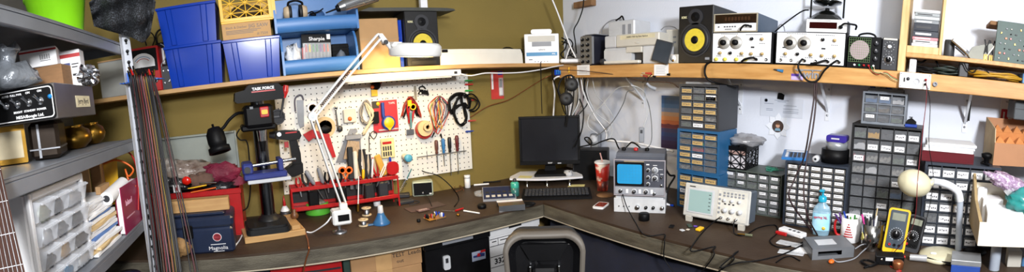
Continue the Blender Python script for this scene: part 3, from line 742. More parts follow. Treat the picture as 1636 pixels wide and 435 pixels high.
c,w,h=spot_y(641,648,105,30,SY+.02,ZS)
fo=thing('binder','thin blue binder between the cardboard box and small speaker','binder',(c.x,SY+.06,ZS))
MB(M_blue).box((-w*.4,0,0),(w*.4,.18,h),.002).build('cover',fo)
M_cone=mat('yellow_woven_cone','#d9c33a',.45,var=.1,scale=60)
M_spk=mat('black_speaker_vinyl','#0f0f11',.45,var=.2)
def speaker(label,c,w,h,d,rot,vent):
 t=thing('studio_monitor',label,'speaker',c,rot)
 MB(M_spk).box((-w/2,0,0),(w/2,d,h),.004).build('cabinet',t)
 R=w*.40;cz=h*.40;tz=h*.80;r2=w*.17
 mb=MB(M_dark);o=[]
 for k in range(33):
  a=RAD(-235+k*290/32);o.append((R*1.08*math.cos(a),cz+R*1.08*math.sin(a)))
 mb.prism(circ(R*1.1,40,0,cz),-.004,-.0002);mb.build('woofer_baffle',t)
 mb=MB(M_dark);mb.prism(circ(r2*1.25,28,0,tz),-.004,-.0002);mb.prism([(-r2*.8,cz+R),(r2*.8,cz+R),(r2*.9,tz-r2*.7),(-r2*.9,tz-r2*.7)],-.0039,-.0002);mb.build('tweeter_plate',t)
 MB(M_rubber).lathe([(R,.004),(R*.98,.010),(R*.86,.012),(R*.74,.007),(R*.72,.0045),(R,.0041)],36,(0,0,cz),'-y').build('surround',t)
 MB(M_cone).lathe([(R*.73,.007),(R*.45,.0052),(R*.3,.0046),(0,.0046)],36,(0,0,cz),'-y').build('cone',t)
 MB(M_black).lathe([(R*.27,.0046),(R*.24,.010),(R*.12,.014),(0,.015)],24,(0,0,cz),'-y').build('dust_cap',t)
 MB(M_black).lathe([(r2*.75,.0042),(r2*.6,.006),(r2*.35,.0044),(r2*.2,.008),(0,.009)],24,(0,0,tz),'-y').build('tweeter',t)
 mb=MB(plain('#d9d3a8'));mb.text('KRK',(-w*.33,-.0008,h*.80),w*.085,bold=.02);mb.build('badge',t)
 if vent:MB(M_rubber).box((-w*.38,-.003,h*.03),(w*.38,-.0002,h*.10),.001).build('port',t)
 else:MB(M_grey).box((w*.3,-.002,h*.06),(w*.42,-.0002,h*.10)).build('model_plate',t)
 return t
c,w,h=spot_y(649,702,104,17,SY+.01,ZS);HSP=h
speaker('small black speaker with yellow cone partly behind the magnifier head',(c.x,SY+.02,ZS),w,h,.2,0,True)
c,w,h=spot_y(575,728,24,16,SY+.02,None)
zt_=max(ZS+HSP,ZS+HBX)+.001
t=thing('dark_board','long dark grey board lying on the cardboard box and small speaker','board',(c.x,SY+.02,zt_))
t.name='flat_board'
mb=MB(mat('charcoal_board','#3c3d38',.6,var=.12));mb.prism([(-w/2,.004),(-w*.4,0),(w*.4,0),(w/2,.006),(w/2-.01,.016),(w*.4,.02),(-w*.36,.02),(-w*.4,.024),(-w*.44,.016)],0,.22);mb.build('board',t)
c,w,h=spot_y(672,683,15,-10,SY+.1,None)
solo(MB(M_white).box((-w/2,0,0),(w/2,.03,2.745-zt_-.021),.002),'wall_pole','white pole rising from the dark board to the ceiling','pole',(c.x,SY+.1,zt_+.0205))
c,w,h=spot_y(704,836,104,78,SY+.01,ZS)
t=thing('equipment_case','long low white plastic case lying along the shelf','case',(c.x,SY+.015,ZS));
M_off=mat('off_white_plastic','#d4d0c6',.4,var=.03)
MB(M_off).prism([(-w/2,0),(w/2,0),(w/2-.004,h*.72),(-w/2+.004,h*.72)],0,.2).build('case_body',t)
MB(M_off).prism([(-w/2+.004,h*.725),(w/2-.004,h*.725),(w/2-.014,h),(-w/2+.012,h)],.003,.197).build('case_lid',t)
MB(M_black).box((-w/2+.012,-.004,h*.80),(-w/2+.05,.0028,h*.98),.002).build('latch',t)
MB(M_black).box((-w/2-.008,.004,0),(-w/2-.0005,.19,h*.7),.002).build('end_cap',t)
cable('cable','black cable looped behind the long white case',[at_y(px,py,SY+.24)for px,py in((800,82),(805,77),(813,76),(822,79),(832,79),(836,88))],.004,M_black)
rpc=-az(866);c,w,h=on_p(838,893,101,54,at_y(866,100,SY+.075),rpc,ZS)
pc_=thing('mini_computer','small white computer with blue stripe and disc drives','computer',c,rpc);HPC=h
MB(M_white).box((-w/2,0,0),(w/2,.15,h),.003).build('case',pc_)
MB(M_beige).box((-w*.39,-.003,h*.74),(w*.39,-.0002,h*.93),.001).build('disc_drive',pc_)
MB(M_grey).box((-w*.28,-.003,h*.58),(w*.28,-.0002,h*.73),.001).build('floppy_drive',pc_)
MB(plain('#2f86b8')).box((-w*.45,-.0015,h*.26),(w*.45,-.0002,h*.38)).build('blue_stripe',pc_)
mb=MB(M_ink);mb.text('cyberia',(0,-.0006,h*.47),.016);mb.box((-w*.38,-.0006,h*.13),(-w*.28,-.0002,h*.15))
for k in range(5):mb.lathe([(.003,0),(.003,.001),(0,.001)],8,(-w*.2+k*w*.09,0,h*.07),'-y')
mb.use(M_white);mb.text('EPIA',(w*.34,-.0018,h*.32),.012,bold=.02);mb.build('lettering',pc_)
mb=MB(M_white);mb.prism(rrect(.145,.034,.015,5,0,.0175),.02,.12)
solo(mb,'wireless_router','flat rounded white device lying on the small white computer','router',(c.x,c.y,ZS+HPC+.0005),rpc)
for k,(L,lab)in enumerate([([(897,60),(905,66),(903,78),(896,88),(908,98)],'black cord in the corner nearest the white computer'),([(897,66),(910,72),(916,84),(904,92),(914,98)],'black cord looping widest behind the power strip'),([(899,72),(907,62),(915,70),(910,86),(918,92)],'black cord looping highest behind the power strip')]):
 cable('power_cable',lab,[at_d(px,py,3.16+.02*k)for px,py in L],.005,M_black,'cord')
P=at_d(914,100,2.98)
t=thing('power_strip','white power strip lying on the shelf in the corner','power strip',(P.x-.02,P.y-.02,ZS+.0005),RAD(-30))
MB(M_white).box((-.08,-.022,0),(.08,.022,.026),.006).build('housing',t)
for k in range(4):MB(M_dark).box((-.055+k*.034,-.008,.0262),(-.037+k*.034,.008,.0268)).build('socket',t)
for k,(L,m_,lab,r_)in enumerate([([(880,-6),(890,18),(902,50),(912,76),(920,92)],M_white,'thick white cord descending from above to the corner power strip',.006),([(933,-6),(931,14),(924,34),(917,48),(919,66),(921,86)],M_black,'black cord descending along the white wall to the corner',.0045),([(911,74),(906,88),(903,99)],M_white,'short white cord behind the corner power strip',.005)]):
 cable('power_cable',lab,[at_d(px,py,3.02-.02*(k==0))for px,py in L],r_,m_,'cord')
ZR=SZR+.0005
def P_x(xl,xr,yb,yt,dx=.0,z=ZR):return spot_x(xl,xr,yb,yt,SX+dx,z)
c,w,h=P_x(927,946,102,56,.01)
t=thing('patch_box','tall dark box with two columns of black knobs beside the white power strip','device',c,RW)
MB(mat('dark_navy_case','#1b1d2b',.4,var=.1)).box((-w/2,.004,0),(w/2,.22,h),.012).build('case',t)
MB(mat('grey_front_plate','#6e6b66',.5,var=.08)).prism(rrect(w-.01,h-.012,.012,4,0,h/2),-.002,.0038).build('front_plate',t)
for r in range(5):
 for k in(-1,1):knob(t,k*w*.22,h*(.13+.18*r),.010,M_black,None,-.002,.014)
MB(M_grey).box((-w*.3,.02,h+.0005),(w*.6,.16,h+.006),.002).build('top_plate',t)
c,w,h=P_x(968,1010,101,33,.09)
t=thing('computer_tower','pale grey tower with ribbed side behind the beige printer','computer',(SX+.11,c.y,ZR),RW);h=c.z*0+on_plane(989,33,(SX+.11,0),RW).z-ZR;h=h if h>.1 else .2
MB(M_lgrey).box((-w/2,0,0),(w/2,.17,h),.008).build('case',t)
mb=MB(M_grey)
for x in(.12,.33):mb.box((w*x-.012,-.002,h*.62),(w*x+.012,-.0002,h*.9))
mb.build('vent',t)
mb=MB(M_lgrey)
for k in range(9):mb.box((-w/2+.01,-.0015,h*.3+k*.018),(-w*.05,-.0002,h*.3+k*.018+.007))
mb.build('ribs',t)
MB(M_white).box((w*.12,-.001,h*.42),(w*.36,-.0002,h*.58)).build('sticker',t)
cable('cable','thick black cable looping behind the beige tower top',[at_x(px,py,SX+.25)for px,py in((984,33),(990,29),(994,26),(997,34))]+[at_x(1000,40,SX+.285)],.006,M_black)
cable('cable','thin grey cable arching left of the beige tower',[at_x(px,py,SX+.25)for px,py in((960,58),(963,45),(972,35),(985,31),(994,34))],.0035,M_grey)
cable('cable','black cable arching over the printer toward the wall',[at_x(px,py,SX+.25)for px,py in((1006,60),(1007,42),(1013,40),(1018,48),(1021,56))],.004,M_black)
c,w,h=P_x(965,1062,101,52,.0)
t=thing('printer','beige desktop printer with handwritten tape label on its front','printer',c,RW)
h0=h
MB(M_lgrey).prism([(0,0),(.1,0),(.1,h*.55),(.012,h*.55),(.0,h*.46)],-w/2,-w*.02,'yz').build('paper_tray',t)
MB(M_beige).box((-w*.28,-.004,h*.56),(w*.42,.1,h*.97),.006).build('front_cover',t)
MB(M_lgrey).box((-w/2,.004,h*.56),(-w*.285,.1,h*.96),.006).build('side_cover',t)
MB(M_lgrey).box((w*.16,.0,0),(w*.5,.1,h*.555),.005).build('base_block',t)
MB(M_dark).box((-w*.015,.03,.012),(w*.155,.1,h*.55)).build('output_slot',t)
MB(M_beige).box((-w*.10,-.006,h*.36),(w*.155,.028,h*.55),.003).build('output_flap',t)
MB(M_off if 'M_off' in globals()else M_white).box((-w*.45,-.03,.004),(w*.15,.0-.0005,.022),.004).build('front_tray',t)
mb=MB(mat('masking_tape_strip','#d9cfae'));mb.box((-w*.20,-.0048,h*.80),(w*.36,-.0042,h*.93));mb.use(M_ink);mb.text('HARD FAX by Ann Harlem',(w*.08,-.005,h*.865),.014);mb.build('tape_label',t)
MB(M_beige).ball((w*.08,-.004,h*.67),(.018,.003,.006)).build('paper_latch',t)
MB(M_dark).cyl((-w*.5,-.02,.02),(-w*.46,-.02,.02),.018,.018,16).build('tray_wheel',t)
c,w,h=P_x(1064,1083,101,47,.11)
t=thing('disk_drive','narrow beige drive box standing between the printer and big speaker','drive',(SX+.11,c.y,ZR),RW)
MB(M_beige).box((-w/2,0,0),(w/2,.16,h),.003).build('case',t)
for k in(.6,.75):MB(M_grey).box((w*.1,-.0015,h*k),(w*.35,-.0002,h*(k+.05))).build('button',t)
cable('cable','dark cable arching over the narrow drive box',[at_x(px,py,SX+.14)for px,py in((1056,48),(1062,43),(1070,42),(1078,44),(1082,48))],.0035,M_grey)
A=at_x(1043,101,SX-.0);B=at_x(1070,101,SX-.0)
w=abs(A.y-B.y)
t=thing('flat_screen','dark flat panel leaning against the beige printer','screen',(SX-.022,(A.y+B.y)/2-.0,ZR+.006),RW,rx=RAD(-6),ry=RAD(14))
hh=.125
MB(M_dark).box((-w/2,0,0),(w/2,.008,hh),.002).build('bezel',t)
MB(mat('blue_grey_glass','#3a424c',.2,var=.2,scale=8)).box((-w/2+.006,-.001,.006),(w/2-.006,-.0001,hh-.006)).build('screen',t)
c,w,h=P_x(1068,1083,102,87,.0)
t=thing('small_meter','tiny cream box with a round dial at the foot of the big speaker','meter',(SX+.0,c.y,ZR),RW)
MB(M_beige).box((-w/2,0,0),(w/2,.03,h),.002).build('case',t);MB(M_white).lathe([(w*.3,0),(w*.3,.001),(0,.001)],16,(0,0,h*.55),'-y').build('dial',t);MB(M_brass).lathe([(w*.12,.0012),(w*.1,.003),(0,.003)],10,(0,0,h*.3),'-y').build('knob',t)
c,w,h=P_x(1084,1139,100,9,.005)
speaker('big black speaker with yellow woven cone beside the silver instruments',c,w,h,XR-SX-.02,RW,False)
M_gold=mat('gold_dial','#b59a62',.4,.3,var=.1)
M_face=mat('white_instrument_face','#e8e9ec',.35,var=.02)
M_yk=mat('pale_yellow_cap','#e6dc55',.4,var=.05)
def generator(xl,xr,lab,yellow):
 c,w,h=P_x(xl,xr,103,51,-.004)
 t=thing('function_generator',lab,'instrument',(SX+.004,c.y,ZR),RW)
 MB(M_black).box((-w/2-.008,.0,0),(w/2+.008,XR-SX-.02,h),.003).build('case',t)
 MB(M_face).box((-w/2,-.004,.008),(w/2,-.0003,h-.004),.001).build('front_panel',t)
 for fx in(-.29,-.08):
  x=w*fx;z=h*.66;r=h*.205
  q=MB(mat('satin_dial','#b9b6b0',.4,.25)).lathe([(r,0),(r*.98,.006),(r*.55,.008),(r*.5,.009)],32,(x,-.0042,z),'-y').build('tuning_dial',t)
  MB(M_black).lathe([(r*.45,.009),(r*.42,.026),(0,.027)],20,(x,-.0042,z),'-y').build('dial_knob',q)
  MB(M_gold).box((x-.002,-.0052,z+r*1.02),(x+.002,-.0043,z+r*1.15)).build('pointer',q)
 for fx,fz,big in((.19,.78,1),(.36,.77,0),(-.35,.33,0),(-.17,.33,1),(.03,.32,0),(.19,.31,0),(.37,.31,0)):
  knob(t,w*fx,h*fz,h*.05,M_black if big else M_gold,M_white if big else M_face,-.0042,.014)
 for k,fx in enumerate((-.42,-.26,-.06,.10,.28,.44)):
  if yellow and k in(0,1,2,3):MB(M_yk).lathe([(h*.055,0),(h*.055,.012),(0,.013)],14,(w*fx,-.0042,h*.13),'-y').build('push_cap',t)
  else:dimple(t,w*fx,h*.14,h*.05,M_chrome,-.0042)
 mb=MB(M_ink)
 mb.box((-w*.41,-.0046,h*.50),(-w*.36,-.0043,h*.54));mb.box((w*.17,-.0046,h*.49),(w*.23,-.0043,h*.54))
 for fx,fz,l in((-.2,.93,.3),(.22,.9,.28),(.0,.22,.12),(.3,.22,.16),(-.38,.22,.1),(.36,.62,.1)):
  n=int(l*40)
  for q in range(n):mb.box((w*fx-l*w/2+q*l*w/n,-.0045,h*fz),(w*fx-l*w/2+q*l*w/n+l*w/n*.6,-.0043,h*fz+.004))
 mb.build('panel_lettering',t)
 return t,c,w,h
g1,gc1,gw1,gh1=generator(1138,1231,'white-faced function generator with pale yellow caps beside the big speaker',True)
g2,gc2,gw2,gh2=generator(1240,1349,'white-faced function generator with two big silver dials under the red-display counter',False)
z=ZR+gh1+.001
c,w,h=spot_x(1140,1210,49,21,SX-.002,z)
t=thing('frequency_counter','blue-grey cased frequency counter with dark display on the left-hand generator','instrument',(SX+.006,c.y,z),RW)
MB(mat('blue_grey_case','#46566a',.45,var=.06)).box((-w/2,0,0),(w/2,XR-SX-.02,h),.003).build('case',t)
mb=MB(mat('tan_bezel','#a89f8a',.4));
mb.box((-w/2,-.006,0),(w/2,-.0002,.006));mb.box((-w/2,-.006,h-.005),(w/2,-.0002,h));mb.box((-w/2,-.006,.0061),(-w/2+.006,-.0002,h-.0051));mb.box((w/2-.006,-.006,.0061),(w/2,-.0002,h-.0051));mb.build('bezel',t)
MB(M_face).box((-w/2+.0065,-.003,.0065),(w/2-.0065,-.0002,h*.46)).build('button_panel',t)
MB(mat('smoked_display','#1a120d',.1,col2='#2c1d12',scale=30)).box((-w/2+.0065,-.003,h*.48),(w/2-.0065,-.0002,h-.0055)).build('display',t)
mb=MB(plain('#4a2c15'))
for k in range(8):mb.text('8',(-w*.22+k*w*.075,-.0032,h*.70),h*.28,depth=.0002)
mb.build('digit_tubes',t)
for fx in(-.38,-.24,-.18,-.12,-.06,0,.18,.25):MB(M_dark).box((w*fx-.004,-.006,h*.26),(w*fx+.004,-.0032,h*.32)).build('button',t)
mb=MB(M_ink);mb.box((-w*.24,-.0034,h*.13),(-w*.08,-.0031,h*.17));mb.build('panel_lettering',t)
dimple(t,w*.36,h*.28,.008,M_chrome,-.0032)
cable('coaxial_lead','black lead curling out of the blue-grey frequency counter',[Vector((SX-.0,c.y-w*.36,z+h*.28)),Vector((SX-.03,c.y-w*.34,z+h*.30)),Vector((SX-.035,c.y-w*.27,z+h*.29)),Vector((SX-.028,c.y-w*.19,z+h*.12)),Vector((SX-.02,c.y-w*.17,z+.004))],.005,M_black,'lead')
z=ZR+gh2+.001
c,w,h=spot_x(1288,1353,50,31,SX-.002,z)
t=thing('frequency_counter','slim white frequency counter with red display on the right-hand generator','instrument',(SX+.006,c.y,z),RW)
MB(M_dark).box((-w/2,0,0),(w/2,.08,h),.004).build('case',t)
MB(M_face).prism(rrect(w,h,.004,3,0,h/2),-.005,-.0002).build('front_panel',t)
MB(mat('dark_red_display','#2a0505',.1)).box((-w*.42,-.0066,h*.28),(w*.26,-.0052,h*.78)).build('display',t)
knob(t,w*.36,h*.42,.009,M_black,None,-.005)
mb=MB(M_ink);mb.box((-w*.25,-.0054,h*.88),(w*.1,-.0051,h*.92));mb.build('panel_lettering',t)
cable('coaxial_lead','black lead curving right from the slim white frequency counter',[Vector((SX-.012,c.y-w*.36,z+h*.45)),at_x(1349,38,SX-.03),at_x(1360,39,SX-.025),at_x(1368,41,SX-.0),at_x(1367,47,SX+.03)],.005,M_black,'lead')
P=at_x(1321,38,SX+.2)
t=thing('dome_lamp','glossy black dome-shaped lamp standing behind the slim counter','lamp',(SX+.19,P.y+.0,z),RW)
R=.092
mb=MB(mat('gloss_black','#0c0e0d',.15,coat=.5));mb.lathe([(R*1.05,.035),(R*1.02,.045),(R*.98,.075),(R*.8,.105),(R*.5,.128),(.02,.138),(0,.138)],36)
mb.build('dome',t)
MB(M_black).lathe([(R*.8,0),(R*.82,.03),(R*.6,.0345),(0,.0345)],30).build('base',t)
MB(M_glass if False else M_chrome).lathe([(.016,.138),(.012,.15),(0,.152)],16).build('cap',t)
for s_ in(-1,1):MB(M_black).cyl((s_*.085,.0,.1),(s_*.085,.0,.26),.005,.005,8).build('upright',t)
MB(mat('gloss_black','#0c0e0d')).lathe([(.02,.16),(.07,.175),(.075,.185),(.03,.19),(0,.19)],28).build('upper_disc',t)
cable('cable','grey-black cable slanting up left of the black dome',[at_x(px,py,SX+.12)for px,py in((1238,51),(1252,39),(1272,24),(1284,17),(1292,16))],.004,M_black)
cable('cable','grey cable loop between the two generators',[at_x(px,py,SX+.16)for px,py in((1240,50),(1246,40),(1252,42),(1254,50))],.003,M_grey)
c,w,h=P_x(1353,1407,108,58,-.002)
t=thing('display_monitor','black display with square grid over a round pinkish screen','instrument',(SX+.006,c.y,ZR),RW)
MB(M_black).box((-w/2,0,0),(w/2,.2,h),.003).build('case',t)
M_gridl=mat('pale_grid_lines','#6f8f5f',.5)
q=MB(mat('graticule_glass','#10110f',.15)).box((-w*.46,-.003,h*.2),(w*.2,-.0002,h*.95));q=q.build('graticule',t)
MB(mat('pink_grey_phosphor','#a08d92',.35,var=.04)).prism(circ(w*.29,40,-w*.13,h*.57),-.0036,-.0031).build('round_screen',q)
mb=MB(M_gridl)
for k in range(11):
 x=-w*.45+k*w*.064;mb.box((x-.0005,-.0042,h*.2),(x+.0005,-.0037,h*.95))
 z_=h*.2+k*h*.075;mb.box((-w*.45,-.0042,z_-.0005),(w*.19,-.0037,z_+.0005))
mb.build('grid_lines',q)
for k in range(3):knob(t,w*.36,h*(.80-.24*k),.011,M_dark,None,0,.012)
MB(M_black).tube([(-.05,.1,h),(-.04,.1,h+.02),(0,.1,h+.028),(.03,.1,h+.02),(.04,.1,h)],.005,8).build('carry_handle',t)
for k,m_ in enumerate((M_white,plain('#2c8f5a'),M_red,M_red,M_white)):MB(m_).lathe([(.005,0),(.005,.012),(0,.013)],8,(-w*.25+k*.022,0,h*.10),'-y').build('terminal',t)
c,w,h=P_x(1408,1435,105,60,-.002)
t=thing('plug_in_module','dark grey instrument with two knobs beside the pine upright','instrument',(SX+.006,c.y,ZR),RW)
MB(M_dark).box((-w/2+.001,0,0),(w/2-.003,.2,h),.003).build('case',t)
MB(M_beige).box((-w*.42,-.0015,h*.93),(w*.4,-.0002,h*.985)).build('name_strip',t)
knob(t,-w*.05,h*.72,.008,M_white,M_steel,0,.012);knob(t,-w*.05,h*.33,.013,M_black,M_steel,0,.016)
mb=MB(M_lgrey)
for a in range(0,360,30):mb.bx(-w*.05+w*.34*math.cos(RAD(a)),-.0005,h*.33+w*.34*math.sin(RAD(a)),.003,.0006,.002);mb.bx(-w*.05+w*.3*math.cos(RAD(a)),-.0005,h*.72+w*.3*math.sin(RAD(a)),.003,.0006,.002)
mb.build('dial_marks',t)
zu=ZR-.0005+UZ+.0008
def cub(xl,xr,yb,yt,dx,z=None):return spot_x(xl,xr,yb,yt,SX+.005+dx,z)
c,w,h=cub(1452,1504,74,20,.05,zu)
w=min(w,xb1-xb0-.036);yc=-(xb0+.018+xb1-.011)/2
z=zu;G='cases stacked in the pine cubby';SF=1.62
specs=[('#2a2a2e',.012,'black flat case with red tab at the bottom of the cubby stack'),('#dcdcde',.010,'white flat case second from the bottom of the cubby stack'),('#c9c9cd',.010,'pale grey flat case third from the bottom of the cubby stack'),('#e6e3e4',.010,'white flat case under the pink one in the cubby stack'),('#c27d86',.009,'pink edged flat case in the cubby stack'),('#3c4049',.018,'lower of the two thick dark plastic cases in the cubby stack'),('#2f333d',.022,'upper of the two thick dark plastic cases in the cubby stack'),('#777c82',.011,'grey flat case above the thick dark ones'),('#a9adaf',.011,'light grey flat case above the grey one'),('#8d9396',.010,'mid grey flat case near the top of the cubby stack'),('#c4c6c6',.010,'pale flat case on top of the cubby stack')]
for k,(hx,th,lab)in enumerate(specs):
 th*=SF
 m=plain(hx,.25 if k in(5,6)else .4)
 ww=w*U(.9,.99);t=thing('media_case',lab,'case',(SX+.045,yc+U(-.002,.002),z),RW+U(-.01,.01),G)
 MB(m).box((-ww/2,0,0),(ww/2,.16,th-.001),.0015).build('cover',t)
 MB(M_paper if k%3 else M_dark).box((-ww*.4,-.0008,th*.3),(ww*.2,-.0002,th*.62)).build('spine_insert',t)
 if k==0:MB(M_red).box((-.012,-.0016,.001),(.016,-.0009,th-.002)).build('red_tab',t)
 z+=th
P=cub(1509,1527,84,62,.06,zu);c,w,h=P
solo(MB(mat('grey_black_ribbed','#33363b',.5)).lathe([(w*.45,0),(w*.5,.004),(w*.5,h*.9),(w*.46,h*.95),(w*.46,h),(w*.3,h),(0,h*.98)],24),'canister','dark grey round canister beside the cubby divider','canister',(SX+.12,c.y,zu))
c,w,h=cub(1518,1550,91,60,.03,zu)
t=thing('chrome_bracket','shiny silver hinged tool lying tilted on the cubby board','tool',(SX+.05,c.y-.005,zu+.052),RW,ry=RAD(36))
MB(M_chrome).box((-.055,0,-.008),(.05,.05,.008),.003).build('body',t);MB(M_white).box((-.05,-.004,-.002),(.03,-.0005,.006),.001).build('edge',t);MB(M_dark).box((-.02,.01,-.018),(.04,.04,-.0085),.002).build('grip',t)
c,w,h=cub(1548,1582,93,64,.03,zu)
t=thing('scraper','grey wedge-shaped block leaning on the cubby board','block',(SX+.05,c.y,zu),RW);t.name='wedge_block'
MB(mat('grey_green_plastic','#86877c',.5)).prism([(-.035,0),(.02,0),(.065,.075),(.055,.085),(-.03,.06),(-.05,.02)],0,.06).build('body',t)
MB(M_beige).prism([(.021,.001),(.03,.001),(.074,.076),(.0665,.0755)],-.004,.064).build('flap',t)
for k,(px,lab)in enumerate(((1574,'leftmost of the black clamps with yellow tips on the cubby board'),(1583,'middle one of the black clamps with yellow tips'),(1592,'black clamp with yellow tips nearest the circuit board'))):
 P=at_x(px,95,SX+.05);t=thing('spring_clamp',lab,'clamp',(SX+.05+.01*k,P.y,zu),RW,'black spring clamps on the cubby board')
 for s_ in(-1,1):
  MB(M_black).prism([(s_*.001,.042),(s_*.009,.03),(s_*.01,.03),(s_*.006,.07),(s_*.014,.10),(s_*.008,.10),(s_*.001,.07)][::s_],-.006,.006).build('jaw',t)
  MB(M_yellow).box((s_*.0012,-.005,0),(s_*.009,.005,.0295),.001).build('tip',t)
c,w,h=cub(1600,1637,108,52,.02,zu)
t=thing('circuit_chassis','green circuit board chassis standing at the right end of the cubby','circuit board',(SX+.03,c.y-.03,zu),RW)
w+=.12
MB(mat('dark_green_circuit_board','#23443c',.5,var=.15,scale=30)).box((-w/2-.03+.03,0,0),(w/2,.012,h+.05),.001).build('board',t)
k_=0
for fx in range(9):
 for fz in range(7):
  q=(fx*7+fz*5)%11
  if q<7:
   m_=[M_beige,M_red,M_dark,M_brass,M_grey,M_orange,M_black][q]
   MB(m_).box((-w*.42+fx*w*.1,-.006,.014+fz*.024),(-w*.42+fx*w*.1+.006+.002*(q%3),-.0002,.02+fz*.024+.003*(q%2)),.001).build('component',t)
c,w,h=cub(1566,1602,57,44,.06,None)
t=thing('shelf_plank','short dark plank crossing above the black clamps','board',(SX+.05,c.y-.04,c.z),RW);t.name='dark_plank'
MB(M_cardd).box((-w/2,0,0),(w/2+.06,.14,.02),.003).build('plank',t)
t.location.z=zu+h*0+.176
MB(M_cardd).box((w/2+.02,.1,-.1755),(w/2+.05,.139,-.0005),.002).build('support_post',t)
def tangle(label,pxs,py0,py1,n,m,r,seed,dx=.06):
 q=random.Random(seed);mb=MB(m);mb_lab=label
 return
def coil_on_shelf(name,label,px,rx,ry,turns,m,r,z0,seed,dx=.10):
 q=random.Random(seed);P=at_x(px,110,SX+dx);pts=[]
 for k in range(turns*8):
  a=2*PI*k/8+q.uniform(-.2,.2);s_=q.uniform(.75,1.05)
  pts.append(Vector((SX+dx+ry*math.sin(a)*s_,P.y+rx*math.cos(a)*s_,z0+r+(k/8)*r*1.1+abs(math.sin(a*.5+seed))*q.uniform(.0,.018))))
 return cable(name,label,pts,r,m,'cable','cable coils on the white wall shelf',6,4)
coil_on_shelf('cable_coil','coil of black cable nearest the white junction box on the shelf',1482,.06,.06,4,M_black,.005,ZR,1)
coil_on_shelf('cable_coil','dark green-black cable coil in the middle of the lower cubby',1514,.085,.07,5,mat('dark_green_cable','#232f2a',.5),.0045,ZR,2,.11)
coil_on_shelf('cable_coil','tan braided cable coil at the right of the lower cubby',1590,.13,.06,5,mat('tan_braid','#a08a80',.7,col2='#4c3c38',scale=90),.006,ZR,4,.13)
coil_on_shelf('cable_coil','yellow cable coil in front of the tan braided one',1592,.13,.045,4,mat('ochre_cable','#b88a1e',.5),.005,ZR,5,.045)
cable('cable','thick black cable looping up by the white junction box',[at_x(px,py,SX+.1)for px,py in((1466,112),(1462,98),(1472,100),(1480,95),(1488,92),(1495,97),(1500,108))],.005,M_black)
cable('cable','thin black cable looping in front of the yellow coil',[at_x(px,py,SX+.01)for px,py in((1530,114),(1534,104),(1540,101),(1546,112),(1556,116),(1562,108),(1574,112),(1582,119))],.003,M_black)
c,w,h=P_x(1532,1547,122,106,.03)
solo(MB(M_dark).box((-w/2,0,0),(w/2,.06,h+.02),.004),'power_adapter','dark grey plug-in power block between the cable coils','adapter',(SX+.03,c.y,ZR),RW)
c,w,h=P_x(1449,1460,118,94,.02)
t=thing('junction_box','narrow white switch box at the foot of the pine upright','switch',(SX+.03,c.y-.01,ZR),RW)
MB(M_white).box((-w/2,0,0),(w/2,.05,h+.0),.003).build('housing',t);MB(M_lgrey).box((-w*.2,-.005,h*.5),(w*.2,-.0002,h*.7),.001).build('rocker',t)
P=at_x(1634,118,SX+.03)
solo(MB(plain('#4f7fae',.4)).box((-.05,0,0),(.05,.14,.05),.004),'blue_box','small blue box at the right end of the lower cubby','box',(SX+.02,P.y-.05,ZR),RW)
zf=SZR-.078
c,w,h=spot_x(1437,1487,142,117,SX-.012)
t=thing('outlet_panel','white control box screwed to the pine shelf front','panel',(SX-.0305,c.y,c.z),RW)
MB(M_white).box((-w/2,0,0),(w/2,.03,h),.002).build('housing',t)
MB(M_dark).lathe([(.008,0),(.008,.004),(0,.004)],12,(-w*.22,0,h*.6),'-y').build('button',t);MB(M_chrome).box((-w*.36,-.004,h*.4),(-w*.31,-.0002,h*.66)).build('toggle',t)
MB(M_lgrey).lathe([(.015,0),(.015,.002),(.012,.003),(.012,.001),(0,.001)],20,(w*.06,0,h*.48),'-y').build('socket',t)
for z_ in(.62,.34):MB(M_red if z_>.5 else M_black).lathe([(.006,0),(.006,.012),(0,.013)],10,(w*.34,0,h*z_),'-y').build('terminal',t)
for x in(-.45,.45):
 for z_ in(.1,.9):MB(M_grey).lathe([(.003,0),(.003,.0015),(0,.0015)],8,(x*w,0,z_*h),'-y').build('screw',t)
tx=SX-.045;py_=c.y-w*.34
P0=Vector((tx,py_,c.z+h*.62))
cable('wire','red wire hanging from the white control box down to the bench',[P0,P0+Vector((-.02,-.003,-.01)),at_x(1480,160,SX-.1),at_x(1473,220,SX-.24),at_x(1466,290,SX-.36),at_x(1463,340,SX-.36),at_x(1452,375,SX-.3),at_z(1425,407,ZB+.003)],.0017,mat('dark_red_wire','#6d1720',.5),'wire')
P0=Vector((tx,py_,c.z+h*.34))
cable('wire','black wire hanging from the white control box down past the lamp',[P0,P0+Vector((-.02,-.008,-.01)),at_x(1486,170,SX-.08),at_x(1484,230,SX-.12),at_x(1491,280,SX-.12),at_x(1487,320,SX-.14),at_x(1478,360,SX-.2),at_z(1470,398,ZB+.003)],.0017,M_black,'wire')
solo(MB(M_grey).lathe([(.011,0),(.011,.010),(.006,.012),(.006,.004),(0,.004)],16,(0,0,0),'-y'),'jack_socket','round grey jack socket in the shelf front beside the control box','jack',(SX-.0005,at_x(1487,134,SX).y-.02,at_x(1487,134,SX).z),RW)
def clip(px,py,m,lab,L_=.05,ang=0.,x=SX-.0085):
 P=at_x(px,py,x);t=thing('alligator_clip',lab,'clip',P,RW,None,0,ang)
 MB(m).prism([(-L_*.1,-.004),(L_*.5,-.007),(L_*.5,.007),(-L_*.1,.004)],0,.008).build('boot',t)
 mb=MB(M_steel);mb.prism([(-L_*.5,.0005),(-L_*.11,.0005),(-L_*.11,.004),(-L_*.4,.003)],.001,.007);mb.prism([(-L_*.5,-.0005),(-L_*.4,-.003),(-L_*.11,-.004),(-L_*.11,-.0005)],.001,.007);mb.build('jaw',t);return t
clip(1032,117,M_red,'upper red clip on the pine shelf front by the white tag',.07,.05)
